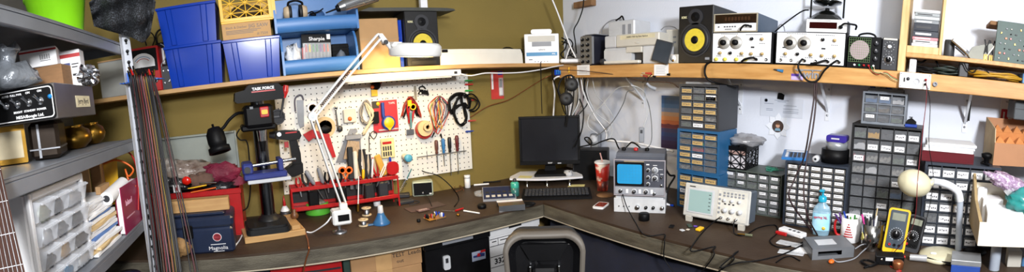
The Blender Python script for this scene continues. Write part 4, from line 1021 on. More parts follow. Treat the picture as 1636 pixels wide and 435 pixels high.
clip(1028,121,mat('dark_red_plastic','#8a1a16',.4),'lower dark red clip on the pine shelf front',.05,.2)
clip(1243,112,plain('#2f6f9f'),'black and blue clip on the pine shelf front below the generators',.05,.15)
clip(1066,119,M_black,'black clip beside the wide white tag on the shelf front',.03)
clip(1043,122,M_black,'black clip at the lower edge below the wide white tag',.03,0.2)
def papertag(xl,xr,yb,yt,lab):
 c,w,h=spot_x(xl,xr,yb,yt,SX-.002);mb=MB(M_paper);mb.box((-w/2,0,0),(w/2,.0012,h));mb.use(plain('#9a9aa2'))
 for k in range(5):mb.box((-w*.35,-.0004,h*(.2+.14*k)),(w*(.3-.05*(k%2)),-.0001,h*(.23+.14*k)))
 solo(mb,'paper_tag',lab,'tag',(SX-.0022,c.y,c.z),RW)
papertag(922,942,120,104,'white paper tag on the shelf front near the corner');papertag(1045,1068,121,103,'wide white paper tag on the shelf front below the dark panel')
c,w,h=spot_x(1264,1283,128,118,SX-.002);solo(MB(plain('#b9a6d6',.6)).box((-w/2,0,0),(w/2,.0012,h)).use(plain('#5b3c9a')).box((-w/2,-.0005,h*.6),(w/2,-.0001,h)),'paper_tag','lilac and purple label on the shelf front under the right-hand generator','tag',(SX-.0022,c.y,c.z),RW)
c,w,h=spot_x(1270,1312,126,110,SX-.004)
t=thing('metal_emblem','grey metal script emblem fixed to the pine shelf front','emblem',(SX-.0042,c.y,c.z),RW)
mb=MB(M_grey);mb.text('Twin',(0,0,h*.42),.055,depth=.0022,bold=.015);mb.box((-w*.5,-.002,h*.82),(w*.5,.002,h*.93));mb.build('lettering',t)
def lead(lab,pts,r=.006,m=M_black):return cable('coaxial_lead',lab,pts,r,m,'lead')
def gp(c,w,h,fx,fz,o):return Vector((SX-o,c.y-w*fx,ZR+h*fz))
q=gc2
lead('thick black lead dropping from the right generator in a loop over the emblem',[gp(q,gw2,gh2,-.06,.14,.009),gp(q,gw2,gh2,-.07,.16,.04),at_x(1275,106,SX-.05),at_x(1280,118,SX-.045),at_x(1290,129,SX-.04),at_x(1300,131,SX-.035),at_x(1308,127,SX-.03),at_x(1318,112,SX-.035),gp(q,gw2,gh2,.42,.16,.04),gp(q,gw2,gh2,.44,.14,.009)],.005)
lead('thick black lead lying along the front of the right generator',[gp(q,gw2,gh2,.28,.14,.009),gp(q,gw2,gh2,.26,.16,.03),gp(q,gw2,gh2,.15,.07,.045),gp(q,gw2,gh2,.06,.045,.04)],.006)
lead('thick black lead curling out of the left generator',[gp(gc1,gw1,gh1,.28,.14,.009),gp(gc1,gw1,gh1,.25,.18,.035),gp(gc1,gw1,gh1,.14,.12,.045),gp(gc1,gw1,gh1,.08,.05,.04)],.006)
lead('black lead dropping from the left generator over the shelf to the grey cabinet',[at_x(1137,98,SX-.03),at_x(1128,104,SX-.03),at_x(1126,117,SX-.03),at_x(1131,127,SX-.03),at_x(1144,133,SX-.0),at_x(1162,137,SX+.08),at_x(1175,141,SX+.16)],.006)
for k,(L,lab)in enumerate([([(1302,130),(1300,160),(1294,200),(1285,250),(1268,290),(1262,320)],'left of the two long dark cords hanging from the emblem'),([(1305,130),(1303,170),(1298,210),(1290,250),(1284,300),(1290,345)],'right of the two long dark cords hanging from the emblem')]):
 cable('hanging_cable',lab,[at_x(px,py,SX-.02-.10*i*(.5+.3*k)/2)for i,(px,py)in enumerate(L)]+[at_z(1300+6*k,373+3*k,ZB+.004)],.004,mat('dark_maroon_cord','#2b1418',.5),'cord')
P=at_x(1400,112,SX-.01)
for k,(m_,nm)in enumerate(((M_red,'red'),(plain('#2e7d4a'),'green'),(plain('#c9b48a'),'tan'))):
 cable('wire',nm+' hookup wire sagging across the shelf front under the grid display',[at_x(1388+4*k,106,SX-.004),at_x(1392+3*k,113+k,SX-.01-.004*k),at_x(1402,119-2*k,SX-.012-.004*k),at_x(1415+k,115+2*k,SX-.014-.004*k),at_x(1424,121+2*k,SX-.012-.004*k),at_x(1434,126+2*k,SX-.012-.004*k)],.0016,m_,'wire')
PB=YL-.019
M_peg=mat('white_pegboard','#dfdcd4',.5,var=.03)
a=at_y(437,143,PB);b_=at_y(747,117,PB);cbot=at_y(747,271,PB)
PX0,PX1,PZ0,PZ1=a.x,b_.x,cbot.z,b_.z
peg=thing('pegboard','white pegboard full of hanging tools on the olive wall','pegboard',((PX0+PX1)/2,PB,PZ0))
mb=MB(M_peg);W2=(PX1-PX0)/2;mb.box((-W2,0,0),(W2,.006,PZ1-PZ0),.001)
mb.use(M_ink);st=.034
nx=int(2*W2/st);nz=int((PZ1-PZ0)/st)
for i in range(nx):
 for k in range(nz):
  x=-W2+.017+i*st;z=.017+k*st
  mb.add([(x+.0042*math.cos(j*PI/3),-.0003,z+.0042*math.sin(j*PI/3))for j in range(6)],[(0,1,2,3,4,5)])
mb.build('board',peg)
for x in(-W2+.03,0,W2-.03):MB(M_leg).box((x-.015,.0062,.02),(x+.015,.0185,PZ1-PZ0-.02)).build('spacer',peg)
def pg(px,py,off=.0):return at_y(px,py,PB-.002-off)
def hook(t,p,L_=.04):
 q=MB(M_steel);q.tube([p+Vector((0,.002,0)),p+Vector((0,-L_*.9,0)),p+Vector((0,-L_,.008))],.002,6,3);return q.build('peg_hook',t)
def hang(name,lab,cat,px,py,group=None,L_=.03):
 P=pg(px,py);t=thing(name,lab,cat,P,0,group);hook(t,Vector((0,0,0)),L_);return t
def R(t,px,py,off=.012):return at_y(px,py,PB-.002-off)-t.location
A=at_y(546,128,SY+.04);B=at_y(736,115,SY+.04)
t=thing('strip_light','white under-shelf strip light above the pegboard','light',((A.x+B.x)/2,SY+.03,SZL-.0245));W2=(B.x-A.x)/2
MB(M_white).box((-W2,0,-.042),(W2,.09,-.0005),.004).build('housing',t)
MB(mat('strip_light_diffuser','#f2eee4',.3)).box((-W2+.03,.01,-.050),(W2-.06,.08,-.0425),.003).build('diffuser',t)
MB(M_dark).box((W2-.05,-.003,-.03),(W2-.03,-.0003,-.015)).build('switch',t)
cable('power_cable','white cord running from the strip light along under the shelf to the blue clamp',[at_y(735,118,SY+.02)]+[at_y(px,py,SY-.004)for px,py in((752,121),(775,117),(800,117),(830,116),(860,112),(884,107),(900,104))],.004,M_white,'cord')
for px,py,lab in((527,146,'bare wire peg hook near the top left of the pegboard'),(506,160,'bare wire peg hook above the white tape ring'),(561,137,'bare wire peg hook by the lamp arm at the pegboard top'),(712,242,None)):
 if not lab:continue
 P=pg(px,py);mb=MB(M_steel);mb.cyl((-.02,-.002,0),(.02,-.002,0),.002,n=6);mb.tube([(0,-.004,.015),(0,-.004,-.015),(0,-.02,-.018),(0,-.035,-.012)],.0022,6)
 solo(mb,'peg_hook',lab,'hook',P)
t=hang('utility_knife','grey folding saw hanging at the left of the pegboard','saw',476,154)
p=[R(t,474,160),R(t,485,160),R(t,486,202),R(t,480,205),R(t,476,196)]
MB(mat('tool_grey','#74767a',.4,.4)).prism([(q.x,q.z)for q in p],-.014,-.004).build('blade_cover',t)
MB(plain('#55505f',.4)).tube([R(t,472,178),R(t,471,160),R(t,476,153),R(t,482,153),R(t,485,160)],.005,8).build('handle_loop',t);t.name='folding_saw'
def taperoll(t,px,py,r,ri,m,core=M_card,off=.004,th=.022,nm='roll'):
 c=R(t,px,py,off)
 MB(m).lathe([(ri,0),(r,0),(r,th),(ri,th),(ri,0)],30,c,'-y',False).build(nm,t)
 MB(core).lathe([(ri-.002,.0005),(ri-.0003,.0005),(ri-.0003,th-.0005),(ri-.002,th-.0005),(ri-.002,.0005)],30,c,'-y',False).build('core',t)
M_mask=mat('masking_tape_tan','#cdb488',.6,var=.05)
t=hang('tape_roll','small white tape ring hanging left of the lamp elbow','tape',500,168,None,.04);taperoll(t,499,173,.034,.024,M_white)
t=hang('tape_roll','masking tape roll hanging below the lamp elbow','tape',520,194,None,.04);taperoll(t,519,203,.062,.043,M_mask)
g=MB(M_black);c=R(t,520,207,.030);g.ball(c,(.034,.008,.024),14,9,.15,3,2);solo(g,'black_clip','black plastic clip hanging in the masking tape roll','clip',t.location)
t=hang('wrench','slim chrome spanner hanging right of the lamp elbow','wrench',537,172)
MB(M_chrome).cyl(R(t,536,175),R(t,540,205),.006,.007,10).build('shaft',t)
MB(M_chrome).lathe([(.005,0),(.012,0),(.012,.008),(.005,.008),(.005,0)],16,R(t,536,173,.008),'-y').build('ring_end',t)
MB(M_dark).ball(R(t,543,206,.014),(.018,.01,.02),12,8).build('grip',t)
t=hang('outlet_tester','square tan block with an orange button on the pegboard','switch',557,171)
p0,p1=R(t,549,197),R(t,567,174);MB(M_beige).box((p0.x,-.028,p0.z),(p1.x,-.006,p1.z),.004).build('case',t)
MB(M_orange).lathe([(.013,0),(.012,.006),(0,.007)],16,R(t,559,190,.028),'-y').build('button',t);t.name='wall_timer'
def hank(t,pts,r,m,n,seed,spread=.010,off=.018,nm='cord',closed=True):
 q=random.Random(seed);mb=MB(m)
 for k in range(n):
  mb.tube([R(t,px+q.uniform(-2.2,2.2),py+q.uniform(-2.2,2.2),off+q.uniform(-spread,spread))for px,py in pts],r,6,4,closed)
 return mb.build(nm,t)
t=hang('cord_hank','hank of cream and grey cord hanging left of the red tape-measure card','cord',583,163)
hank(t,[(583,162),(577,175),(578,190),(586,197),(592,185),(590,168)],.004,mat('grey_cord','#8b8680',.5),4,3)
hank(t,[(584,164),(593,176),(597,186),(588,200),(581,214),(585,205),(594,190),(588,175)],.005,mat('cream_cord','#d8c8a6',.5),4,5,.008,.026)
MB(M_black).box(R(t,594,198,.03),R(t,603,178,.004)).build('plug_block',t)
t=hang('tape_measure_card','red blister card with yellow and blue tape measure','tape measure',615,158)
p0,p1=R(t,598,213),R(t,634,159)
MB(mat('red_card','#b21f2c',.5)).box((p0.x,-.008,p0.z),(p1.x,-.006,p1.z)).build('backing_card',t)
MB(mat('black_orange_print','#241a10',.5)).box((p0.x,-.0088,p1.z-.045),(p0.x+.045,-.0083,p1.z)).build('corner_print',t)
MB(M_yellow).lathe([(.012,0),(.012,.001),(0,.001)],16,R(t,604,166,.009-.002+.002),'-y').build('sun_mark',t)
MB(plain('#26418f',.4)).tube([R(t,611,164,.022),R(t,612,180,.022),R(t,613,188,.022)],.011,10).build('handle',t)
c=R(t,620,196,.009);MB(plain('#26418f',.4)).lathe([(.044,0),(.044,.018),(.036,.024),(0,.024)],24,c,'-y').build('tape_case',t)
mb=MB(M_yellow);mb.lathe([(.033,.0242),(.03,.028),(0,.0285)],24,c,'-y');mb.prism([(c.x-.026,c.z-.018),(c.x+.026,c.z-.018),(c.x,c.z-.048)][::-1],-.0365,-.0335);mb.build('yellow_label',t)
MB(M_clear).box((p0.x+.03,-.020,p0.z+.01),(p1.x-.004,-.0093,p0.z+.02)).build('blister',t)
mb=MB(M_white);mb.text('TAPE',(p1.x-.035,-.0085,p1.z-.02),.018);mb.build('lettering',t)
t=hang('key_ring','cluster of a black reel, red strap and yellow tag at the pegboard top','reel',600,130)
MB(M_red).tube([R(t,597,130),R(t,608,128),R(t,606,137),R(t,600,133)],.006,8).build('strap',t);MB(M_black).lathe([(.028,0),(.03,.012),(.02,.02),(0,.022)],20,R(t,600,136,.010),'-y').build('reel',t)
MB(M_yellow).box(R(t,594,154,.018),R(t,602,143,.006)).build('yellow_tag',t);MB(M_orange).ball(R(t,595,139,.03),(.012,.006,.012)).build('button',t);t.name='key_reel'
t=hang('spring_clamp','black clamp hanging beside a grey paint stick','clamp',674,146)
MB(M_black).prism([(q.x,q.z)for q in(R(t,667,150),R(t,672,143),R(t,682,145),R(t,684,152),R(t,676,150))],-.03,-.012).build('jaw',t)
MB(M_black).tube([R(t,672,147,.02),R(t,670,140,.02),R(t,676,138,.02),R(t,680,142,.02)],.004,6).build('spring',t);MB(M_white).ball(R(t,672,149,.033),.006,10,7).build('pivot',t)
P=pg(664,160);q=pg(665,137);mb=MB(mat('grey_paint_stick','#8e887a',.7));mb.box((-.008,-.006,0),(.008,-.002,(q-P).z));solo(mb,'paint_stick','grey paint stick beside the black clamp','stick',P)
t=hang('test_lead_hank','hank of red and black test leads hanging right of the red card','test leads',656,157,'hanks of leads on the pegboard',.05)
hank(t,[(656,156),(648,166),(642,186),(646,170),(655,158),(664,170),(671,186),(666,168)],.003,plain('#8e2a1c',.5),4,21,.012,.02,'red_leads')
hank(t,[(656,156),(650,170),(644,188),(652,166),(658,158),(665,172),(667,186)],.003,M_black,3,22,.012,.02,'black_leads')
hank(t,[(655,160),(652,175),(655,196),(660,176)],.004,M_red,3,24,.008,.03,'leads')
MB(M_yellow).box(R(t,652,170,.05),R(t,656,160,.035)).build('yellow_clip',t);MB(M_yellow).ring(R(t,660,171,.045),.017,.004,'y').build('yellow_ring',t)
MB(plain('#4f7f86',.4)).cyl(R(t,656,180,.04),R(t,657,205,.04),.009,.006,10).build('probe',t);MB(M_steel).box(R(t,650,216,.03),R(t,660,206,.014)).build('plug',t)
t=hang('tape_roll','red tape roll with a smaller tan roll on its front','tape',676,199,None,.09);taperoll(t,676,207,.058,.036,mat('red_tape','#b12a22',.4),M_card,.004,.03)
taperoll(t,678,205,.050,.018,M_mask,M_card,.036,.02,'tan_roll');taperoll(t,682,203,.026,.014,M_mask,M_card,.057,.016,'small_roll')
t=hang('test_lead_hank','hank of many-coloured leads hanging beside the black one','test leads',700,155,'hanks of leads on the pegboard',.05)
for k,hx in enumerate(('#b3222a','#d9b03a','#2f6f46','#c9763a','#e0d8c8','#8a2a30','#3a3a70','#1b1b1d','#bf3a30')):
 q=random.Random(k+40);lx=686+k*1.6;rx=702+k*2
 hank(t,[(700+q.uniform(-4,4),155),(lx,168),(lx+q.uniform(-2,4),188+q.uniform(-6,12)),(700+q.uniform(-6,6),200+q.uniform(-6,14)),(rx-2,186+q.uniform(-8,8)),(rx-3,166)],.0028,plain(hx,.5),1,50+k,.012,.024,'lead')
MB(M_black).cyl(R(t,694,212,.02),R(t,690,220,.02),.006,.004,8).build('probe',t);MB(M_black).cyl(R(t,704,214,.02),R(t,706,221,.02),.006,.004,8).build('probe',t)
t=hang('cable_hank','big hank of thick black cable at the right of the pegboard','cables',735,152,'hanks of leads on the pegboard',.06)
hank(t,[(735,150),(722,155),(717,166),(720,180),(728,172),(740,166),(748,172),(750,160),(744,152)],.005,M_black,7,61,.016,.026,'cable')
hank(t,[(735,152),(726,170),(727,188),(735,199),(743,196),(744,180),(738,164)],.005,M_black,4,62,.014,.03,'cable')
hank(t,[(742,156),(752,152),(762,156),(766,166),(760,176),(750,177),(755,172),(762,164),(754,156)],.005,M_black,1,63,.004,.03,'cable')
for px,py,hx,lab in((749,120,'#d8b526','yellow alligator clip on the right edge of the pegboard, highest of all'),(748,129,'#2f9f4a','green alligator clip just above the red one on the pegboard edge'),(748,135,'#c62a2a','red alligator clip between the two green ones'),(748,145,'#37a04a','green alligator clip below the red one'),(752,160,'#b8322a','dull red alligator clip behind the black cable hank'),(753,193,'#b24a3c','brownish red alligator clip below the black cable hank'),(749,210,'#27439a','blue alligator clip, lowest on the pegboard edge')):
 P=pg(px,py,.004);t=thing('alligator_clip',lab,'clip',P)
 MB(plain(hx,.4)).prism([(-.002,-.005),(.034,-.003),(.034,.003),(-.002,.006)],-.008,0).build('boot',t)
 mb=MB(plain(hx,.4));mb.prism([(-.03,.001),(-.0025,.001),(-.0025,.006),(-.02,.007)],-.007,-.001);mb.prism([(-.03,0),(-.024,-.005),(-.0025,-.005),(-.0025,0)],-.007,-.001);mb.build('jaw',t)
A=pg(666,250,.02);B=pg(744,240,.02)
rl=thing('tool_rail','wire rail on the pegboard holding four screwdrivers','rail',pg(706,245))
mb=MB(M_steel);mb.cyl((A.x-rl.location.x,-.034,.0),(B.x-rl.location.x,-.034,0),.002,n=6);mb.cyl((A.x-rl.location.x,-.020,0),(B.x-rl.location.x,-.020,0),.002,n=6)
for px in(682,741):
 x=pg(px,245).x-rl.location.x;mb.cyl((x,-.036,0),(x,.0,0),.002,n=6);mb.cyl((x,-.002,-.03),(x,-.002,.03),.002,n=6)
mb.build('wire',rl)
for k,(px,top,mid,tip,hx,nm)in enumerate(((698,222,245,271,'#5b3a34','brown'),(709,221,245,266,'#2f6ea8','blue'),(719,218,243,280,'#1b1b1e','black'),(731,217,243,279,'#5a1f22','dark red'))):
 P=pg(px,mid,.027);zt_=pg(px,top,.027).z-P.z;zb_=pg(px,tip,.027).z-P.z
 t=thing('screwdriver',nm+'-handled screwdriver hanging in the wire rail on the pegboard','screwdriver',(P.x,PB-.029,rl.location.z+.003),0,'screwdrivers in the wire rail')
 MB(plain(hx,.35)).lathe([(.006,0),(.011,.008),(.008,.02),(.012,.035),(.0125,zt_-.012),(.009,zt_-.002),(0,zt_)],10).build('handle',t)
 MB(M_chrome).cyl((0,0,-.0005),(0,0,zb_),.004 if k<2 else .003,.0025,8).build('shaft',t)
t=hang('tape_spool','white and blue spool lying on a peg near the screwdrivers','spool',645,250,None,.05)
MB(mat('cream_spool','#c9c0ae',.5)).lathe([(.02,0),(.02,.06),(.012,.06),(.012,0),(.02,0)],18,(0,-.01,0),'-y',True).build('spool',t)
MB(plain('#4f9dbb',.4)).lathe([(.023,.061),(.025,.085),(.018,.09),(.0,.09)],18,(0,-.01,0),'-y').build('blue_cap',t)
t=hang('drill_index','yellow-rimmed case with a grid of dark drill bits on the pegboard','drill bits',619,218,None,.02)
p0,p1=R(t,610,254),R(t,629,220);MB(mat('pale_yellow_case','#d9cf9a',.4)).box((p0.x,-.018,p0.z),(p1.x,-.005,p1.z),.004).build('case',t)
mb=MB(M_dark)
for i in range(4):
 for k in range(2):mb.box((p0.x+.010+i*.0155,-.0205,p0.z+.015+k*.035),(p0.x+.019+i*.0155,-.0183,p0.z+.042+k*.035))
mb.build('bit_slots',t);MB(M_red).box((p0.x+.01,-.0205,p1.z-.035),(p1.x-.02,-.0183,p1.z-.02)).build('red_label',t)
t=hang('bench_brush','grey dustpan with tan bristled brush hanging above the red tool rack','dustpan',562,214,None,.03)
MB(mat('dull_grey_tin','#8a8b90',.4,.5)).prism([(q.x,q.z)for q in(R(t,553,217),R(t,576,222),R(t,578,258),R(t,537,260))][::-1],-.012,-.006).build('pan',t)
MB(mat('tan_bristle','#b59f86',.8,col2='#8a765e',scale=60,stretch=(6,1,1))).prism([(q.x,q.z)for q in(R(t,555,224),R(t,573,226),R(t,574,252),R(t,548,254))][::-1],-.03,-.0125).build('bristles',t)
MB(M_grey).box(R(t,553,224,.04),R(t,575,214,.012)).build('brush_back',t);t.name='dustpan'
t=hang('caulking_gun','red clamp gun hanging behind the lamp arm','clamp',512,214,None,.05)
MB(M_red).prism([(q.x,q.z)for q in(R(t,484,215),R(t,498,207),R(t,526,214),R(t,526,222),R(t,500,220),R(t,493,226))][::-1],-.03,-.014).build('body',t)
MB(M_red).prism([(q.x,q.z)for q in(R(t,517,222),R(t,527,220),R(t,536,250),R(t,531,252))][::-1],-.028,-.016).build('handle',t);t.name='bar_clamp'
t=hang('pliers','small grey pliers hanging under the tan block','pliers',566,206)
MB(M_grey).prism([(q.x,q.z)for q in(R(t,556,214),R(t,560,206),R(t,570,206),R(t,571,211),R(t,562,216))][::-1],-.016,-.006).build('jaw',t);MB(M_grey).cyl(R(t,562,212),R(t,566,222),.005,.004,8).build('handle',t)
cable('power_cable','black plug cord hooked on the pegboard beneath the cream hank',[pg(px,py,.02)for px,py in((590,214),(597,222),(602,214),(596,210),(590,218),(590,232),(590,243))],.003,M_dark,'cord')
P=at_y(793,112,YL-.003);t=thing('blister_pack','red white and blue blister pack hanging on the olive wall under the shelf','package',P)
p0=at_y(785,159,YL)-P;p1=at_y(803,113,YL)-P
MB(mat('red_white_card','#c23a34',.5)).box((p0.x,-.001,p0.z),(p1.x,.002,p1.z)).build('card',t)
MB(M_white).box((p0.x+.004,-.0018,p0.z+.07),(p0.x+.02,-.0012,p1.z-.015)).build('white_panel',t);MB(M_blue).box((p1.x-.045,-.0018,p1.z-.03),(p1.x-.006,-.0012,p1.z-.004)).build('blue_panel',t)
MB(M_clear).box((p1.x-.045,-.02,p0.z+.02),(p1.x-.01,-.0012,p1.z-.05),.004).build('blister',t);MB(M_dark).box((p1.x-.037,-.012,p0.z+.085),(p1.x-.018,-.002,p1.z-.06),.002).build('tool_grip',t);MB(M_white).box((p1.x-.041,-.014,p0.z+.026),(p1.x-.014,-.002,p0.z+.08),.004).build('tool_head',t)
cable('speaker_wire','copper speaker wire running slanting down the olive wall from the blue clamp',[at_y(px,py,YL-.006-.002*i)for i,(px,py)in enumerate(((722,201),(752,187),(780,170),(812,160),(842,142),(868,126)))]+[at_y(884,119,YL-.06)],.0035,M_copper,'wire')
t=thing('spring_clamp','blue plastic clamp on the shelf front at the corner','clamp',at_y(890,116,SY-.012));MB(M_blue).box((-.028,-.012,-.02),(.028,.0,.02),.004).build('body',t)
mb=MB(plain('#2f86d0',.4))
for k in range(3):mb.box((-.02+k*.016,-.016,-.012),(-.012+k*.016,-.0122,.016))
mb.build('ribs',t)
t=thing('alligator_clip','small yellow clip on the shelf front beside the blue clamp','clip',at_x(909,112,SX-.006),RW);MB(M_yellow).box((-.004,-.004,-.02),(.004,.004,.02),.002).build('boot',t);MB(M_yellow).box((-.014,-.003,-.004),(-.0045,.003,.003),.001).build('jaw',t)
c,w,h=spot(258,373,409,346,ZB,0.02)
c.y+=.012
t=thing('tool_box','dark navy tool box with white round badge at the front of the bench','toolbox',(c.x,c.y,ZB+.0005),0.02);hb_=h
M_navy=mat('navy_plastic','#1c2740',.35,var=.12)
MB(M_navy).box((-w/2,0,0),(w/2,.2,h*.66),.012).build('body',t)
MB(M_navy).box((-w/2-.006,-.006,h*.67),(w/2+.006,.206,h*.93),.012).build('lid',t)
MB(M_navy).box((-w*.4,.03,h*.931),(w*.4,.17,h),.006).build('lid_top',t)
MB(M_black).box((-w*.19,-.018,h*.45),(-w*.05,-.0065,h*.78),.005).build('latch',t)
mb=MB(M_white);mb.prism(circ(.021,28,w*.27,h*.42),-.0012,-.0003);mb.use(plain('#a33a44'));mb.lathe([(.015,.0013),(.019,.0013),(.019,.0018),(.015,.0018),(.015,.0013)],24,(w*.27,0,h*.42),'-y');mb.text('G&C',(w*.27,-.0015,h*.42),.013,bold=.03);mb.build('badge',t)
mb=MB(M_white);mb.text('Magnolia',(w*.27,-.001,h*.14),.026,depth=.0006);mb.box((w*.17,-.0012,h*.23),(w*.38,-.0003,h*.245));mb.box((w*.2,-.0012,h*.05),(w*.35,-.0003,h*.062));mb.build('script_lettering',t)
c2,w2,h2=spot_y(268,369,346,327,c.y+.13,None)
mb=MB(M_pine);mb.box((-w2/2,0,0),(w2/2,.06,.062),.003);solo(mb,'wood_block','pine plank lying on the navy tool box','plank',(c2.x,c.y+.06,ZB+h+.0015))
RYF=2.2
c,w,h=spot_y(238,386,345,307,RYF,ZB)
t=thing('tool_chest','open red metal toolbox with raised grey lid heaped with bagged parts','toolbox',(c.x,RYF,ZB+.0005));hr=h;wr=w;RC=c
mb=MB(M_red);mb.box((-w/2,0,0),(w/2,.30,.006));mb.box((-w/2,0,.0061),(w/2,.006,h),.002);mb.box((-w/2,.294,.0061),(w/2,.30,h),.002);mb.box((-w/2,.0061,.0061),(-w/2+.006,.2939,h),.002);mb.box((w/2-.006,.0061,.0061),(w/2,.2939,h),.002);mb.build('body',t)
MB(M_red).box((-w/2-.006,-.006,h-.028),(w/2+.006,-.0005,h-.004),.002).build('rim',t)
q0=at_y(262,300,RYF+.31)-t.location;q1=at_y(377,208,RYF+.31)-t.location
M_lid=mat('grey_green_lid','#8f9690',.5,var=.06)
mb=MB(M_lid);mb.box((q0.x,.306,h+.002),(q1.x,.312,q1.z),.004)
for(x0,x1)in((q0.x,q0.x+.012),(q1.x-.012,q1.x)):mb.box((x0,.285,h+.002),(x1,.3055,q1.z),.003)
mb.box((q0.x+.0125,.285,q1.z-.012),(q1.x-.0125,.3055,q1.z),.003);mb.build('lid',t)
MB(mat('masking_tape_strip','#d9cfae')).box(((q0.x*.3+q1.x*.7),.305,h+.15),((q0.x*.3+q1.x*.7)+.012,.3058,h+.22)).build('tape_scrap',t)
def heap(name,lab,cat,px,py,y,r,m,seed,z=None,rough=.25):
 P=at_y(px,py,y);mb=MB(m);mb.ball((0,0,0),r,20,12,rough,3.,seed);zz=P.z if z is None else z
 return solo(mb,name,lab,cat,(P.x,y,zz))
M_pinkbag=mat('pink_bubble_bag','#9c3450',.15,col2='#762038',scale=10,bump=.8,bscale=110,alpha=.88)
heap('parts_bag','clear bag of grey parts heaped in the open red toolbox','bag',290,274,RYF+.15,(.17,.09,.062),mat('dusty_clear_bag','#b0a49a',.15,col2='#5d4a40',scale=16,bump=.6,bscale=30),3)
heap('parts_bag','black bag bulging over the front of the red toolbox','bag',276,297,RYF+.08,(.10,.06,.055),mat('black_bag_film','#1e1d21',.25,bump=.7,bscale=30),7)
heap('parts_bag','crumpled dark bag at the right front of the red toolbox','bag',352,300,RYF+.09,(.085,.05,.04),mat('black_bag_film','#1e1d21'),9)
t2=heap('bubble_bag','shiny pink bubble-wrap bag leaning out of the red toolbox','bag',352,277,RYF+.10,(.115,.05,.055),M_pinkbag,4,None,.24)
P=at_y(372,285,RYF+.10);mb=MB(M_pinkbag);mb.prism([(-.08,.02),(.0,.035),(.09,-.03),(.03,-.045),(-.06,-.03)],0,.03);o=mb.build('flap',t2);o.location=P-t2.location
cable('orange_strap','orange and white strap lying along the open lid hinge',[at_y(px,py,RYF+.275)for px,py in((240,250),(262,256),(290,260),(318,264),(345,262))],.008,mat('orange_white_strap','#d9541e',.5,col2='#d8d0c8',scale=30,contrast=(.45,.55)),'strap')
heap('rag','crumpled brown rag between the bags in the red toolbox','rag',318,288,RYF+.05,(.07,.04,.04),mat('brown_rag','#6f5548',.9,bump=.5),12,None,.3)
heap('parts_bag','small clear bag of white parts standing in the red toolbox','bag',268,268,RYF+.10,(.05,.03,.05),mat('milky_bag','#c9c4bd',.2,col2='#8d7f74',scale=25),15,None,.3)
for k,(x0,y0,x1,y1,m_,lab)in enumerate(((300,306,330,300,M_yellow,'yellow rod lying across the red toolbox front'),(305,312,345,304,M_orange,'orange rod lying across the red toolbox front'),(262,309,310,306,M_black,'black rod lying across the red toolbox front'),(318,297,346,296,M_chrome,'chrome rod sticking out among the bagged parts'))):
 A=at_y(x0,y0-4,RYF-.012);B=at_y(x1,y1-4,RYF-.014);solo(MB(m_).cyl((0,0,0),B-A,.004,.004,8),'rod',lab,'rod',A)
heap('red_disc','bright red round cap among the bagged parts','cap',298,289,RYF+.0,(.025,.014,.022),mat('bright_red_gloss','#d81f14',.2),2,None,.1)
P=at_y(282,302,RYF-.02);mb=MB(M_white);mb.box((-.018,0,-.02),(.018,.003,.02));mb.use(M_red).box((-.01,-.001,-.01),(.01,-.0002,.008));solo(mb,'paper_tag','small white sticker with red mark on the black bag','tag',P)
P=at_z(290,418,ZB);g=MB(mat('kraft_paper','#a88253',.8,bump=.5,bscale=20));g.ball((0,0,.045),(.065,.04,.05),18,12,.3,3,8)
for i,v in enumerate(g.v):v.z=max(v.z,0)
solo(g,'paper_bag','crumpled kraft paper bag by the hanging leads at the bench front','bag',(P.x-.03,BF_Y+.05,ZB+.0005))
c,w,h=spot(393,490,392,386,ZB,.02)
YB=1.955
p0=at_z(392,391,ZB);p1=at_z(489,376,ZB)
bw=(p1-p0).length;ang=math.atan2(p1.y-p0.y,p1.x-p0.x)
base=thing('drill_press_board','pine board under the drill press','board',((p0.x+p1.x)/2,(p0.y+p1.y)/2,ZB+.0005),ang);base.name='base_board'
BH=.034
MB(M_pine).box((-bw/2,0,0),(bw/2,.32,BH),.003).build('board',base)
dzb=ZB+.0005+BH+.0005
cpos=at_z(428,368,dzb)
t=thing('drill_press','black bench drill press with red feed handle and chrome column','drill press',(cpos.x,cpos.y,dzb),ang*.6)
M_cast=mat('dark_cast_iron','#1f2022',.5,.3,var=.15)
mb=MB(M_cast);mb.prism(rrect(.225,.21,.03,5,.0,.03),0,.03,'xy');mb.prism(rrect(.205,.19,.03,5,0,.03),.0301,.04,'xy')
mb.use(M_hole)
for x in(-.06,.0,.06):mb.box((x-.007,-.045,.0403),(x+.007,.055,.0406))
mb.build('base',t)
cy=.075
def D(px,py,off=0.):
 v=on_plane(px,py,(cpos.x,cpos.y+cy+off),0)-t.location;c_,s_=math.cos(-ang*.6),math.sin(-ang*.6)
 return Vector((v.x*c_-v.y*s_,v.x*s_+v.y*c_,v.z))
ztop=D(415,150).z
cx0=D(428,330).x
MB(M_cast).lathe([(.062,.0405),(.058,.05),(.045,.058),(.04,.07),(0,.07)],24,(cx0,cy,0)).build('column_flange',t)
MB(mat('dark_steel_column','#6a6c70',.22,1.,var=.05)).cyl((cx0,cy,.0705),(cx0,cy,ztop),.036,.036,28).build('column',t)
tz=D(425,287,-.10).z
mb=MB(M_lgrey);a1=D(395,288,-.12);a2=D(460,280,-.12);mb.box((a1.x,cy-.17,tz-.004),(a2.x+.01,cy-.04,tz+.014),.003);mb.cyl((cx0,cy,tz-.03),(cx0,cy,tz+.016),.05,.05,20);mb.build('table',t)
v1=D(389,280,-.14);v2=D(455,256,-.14)
M_vise=mat('blue_vise_enamel','#2f3a80',.4,.2,var=.15)
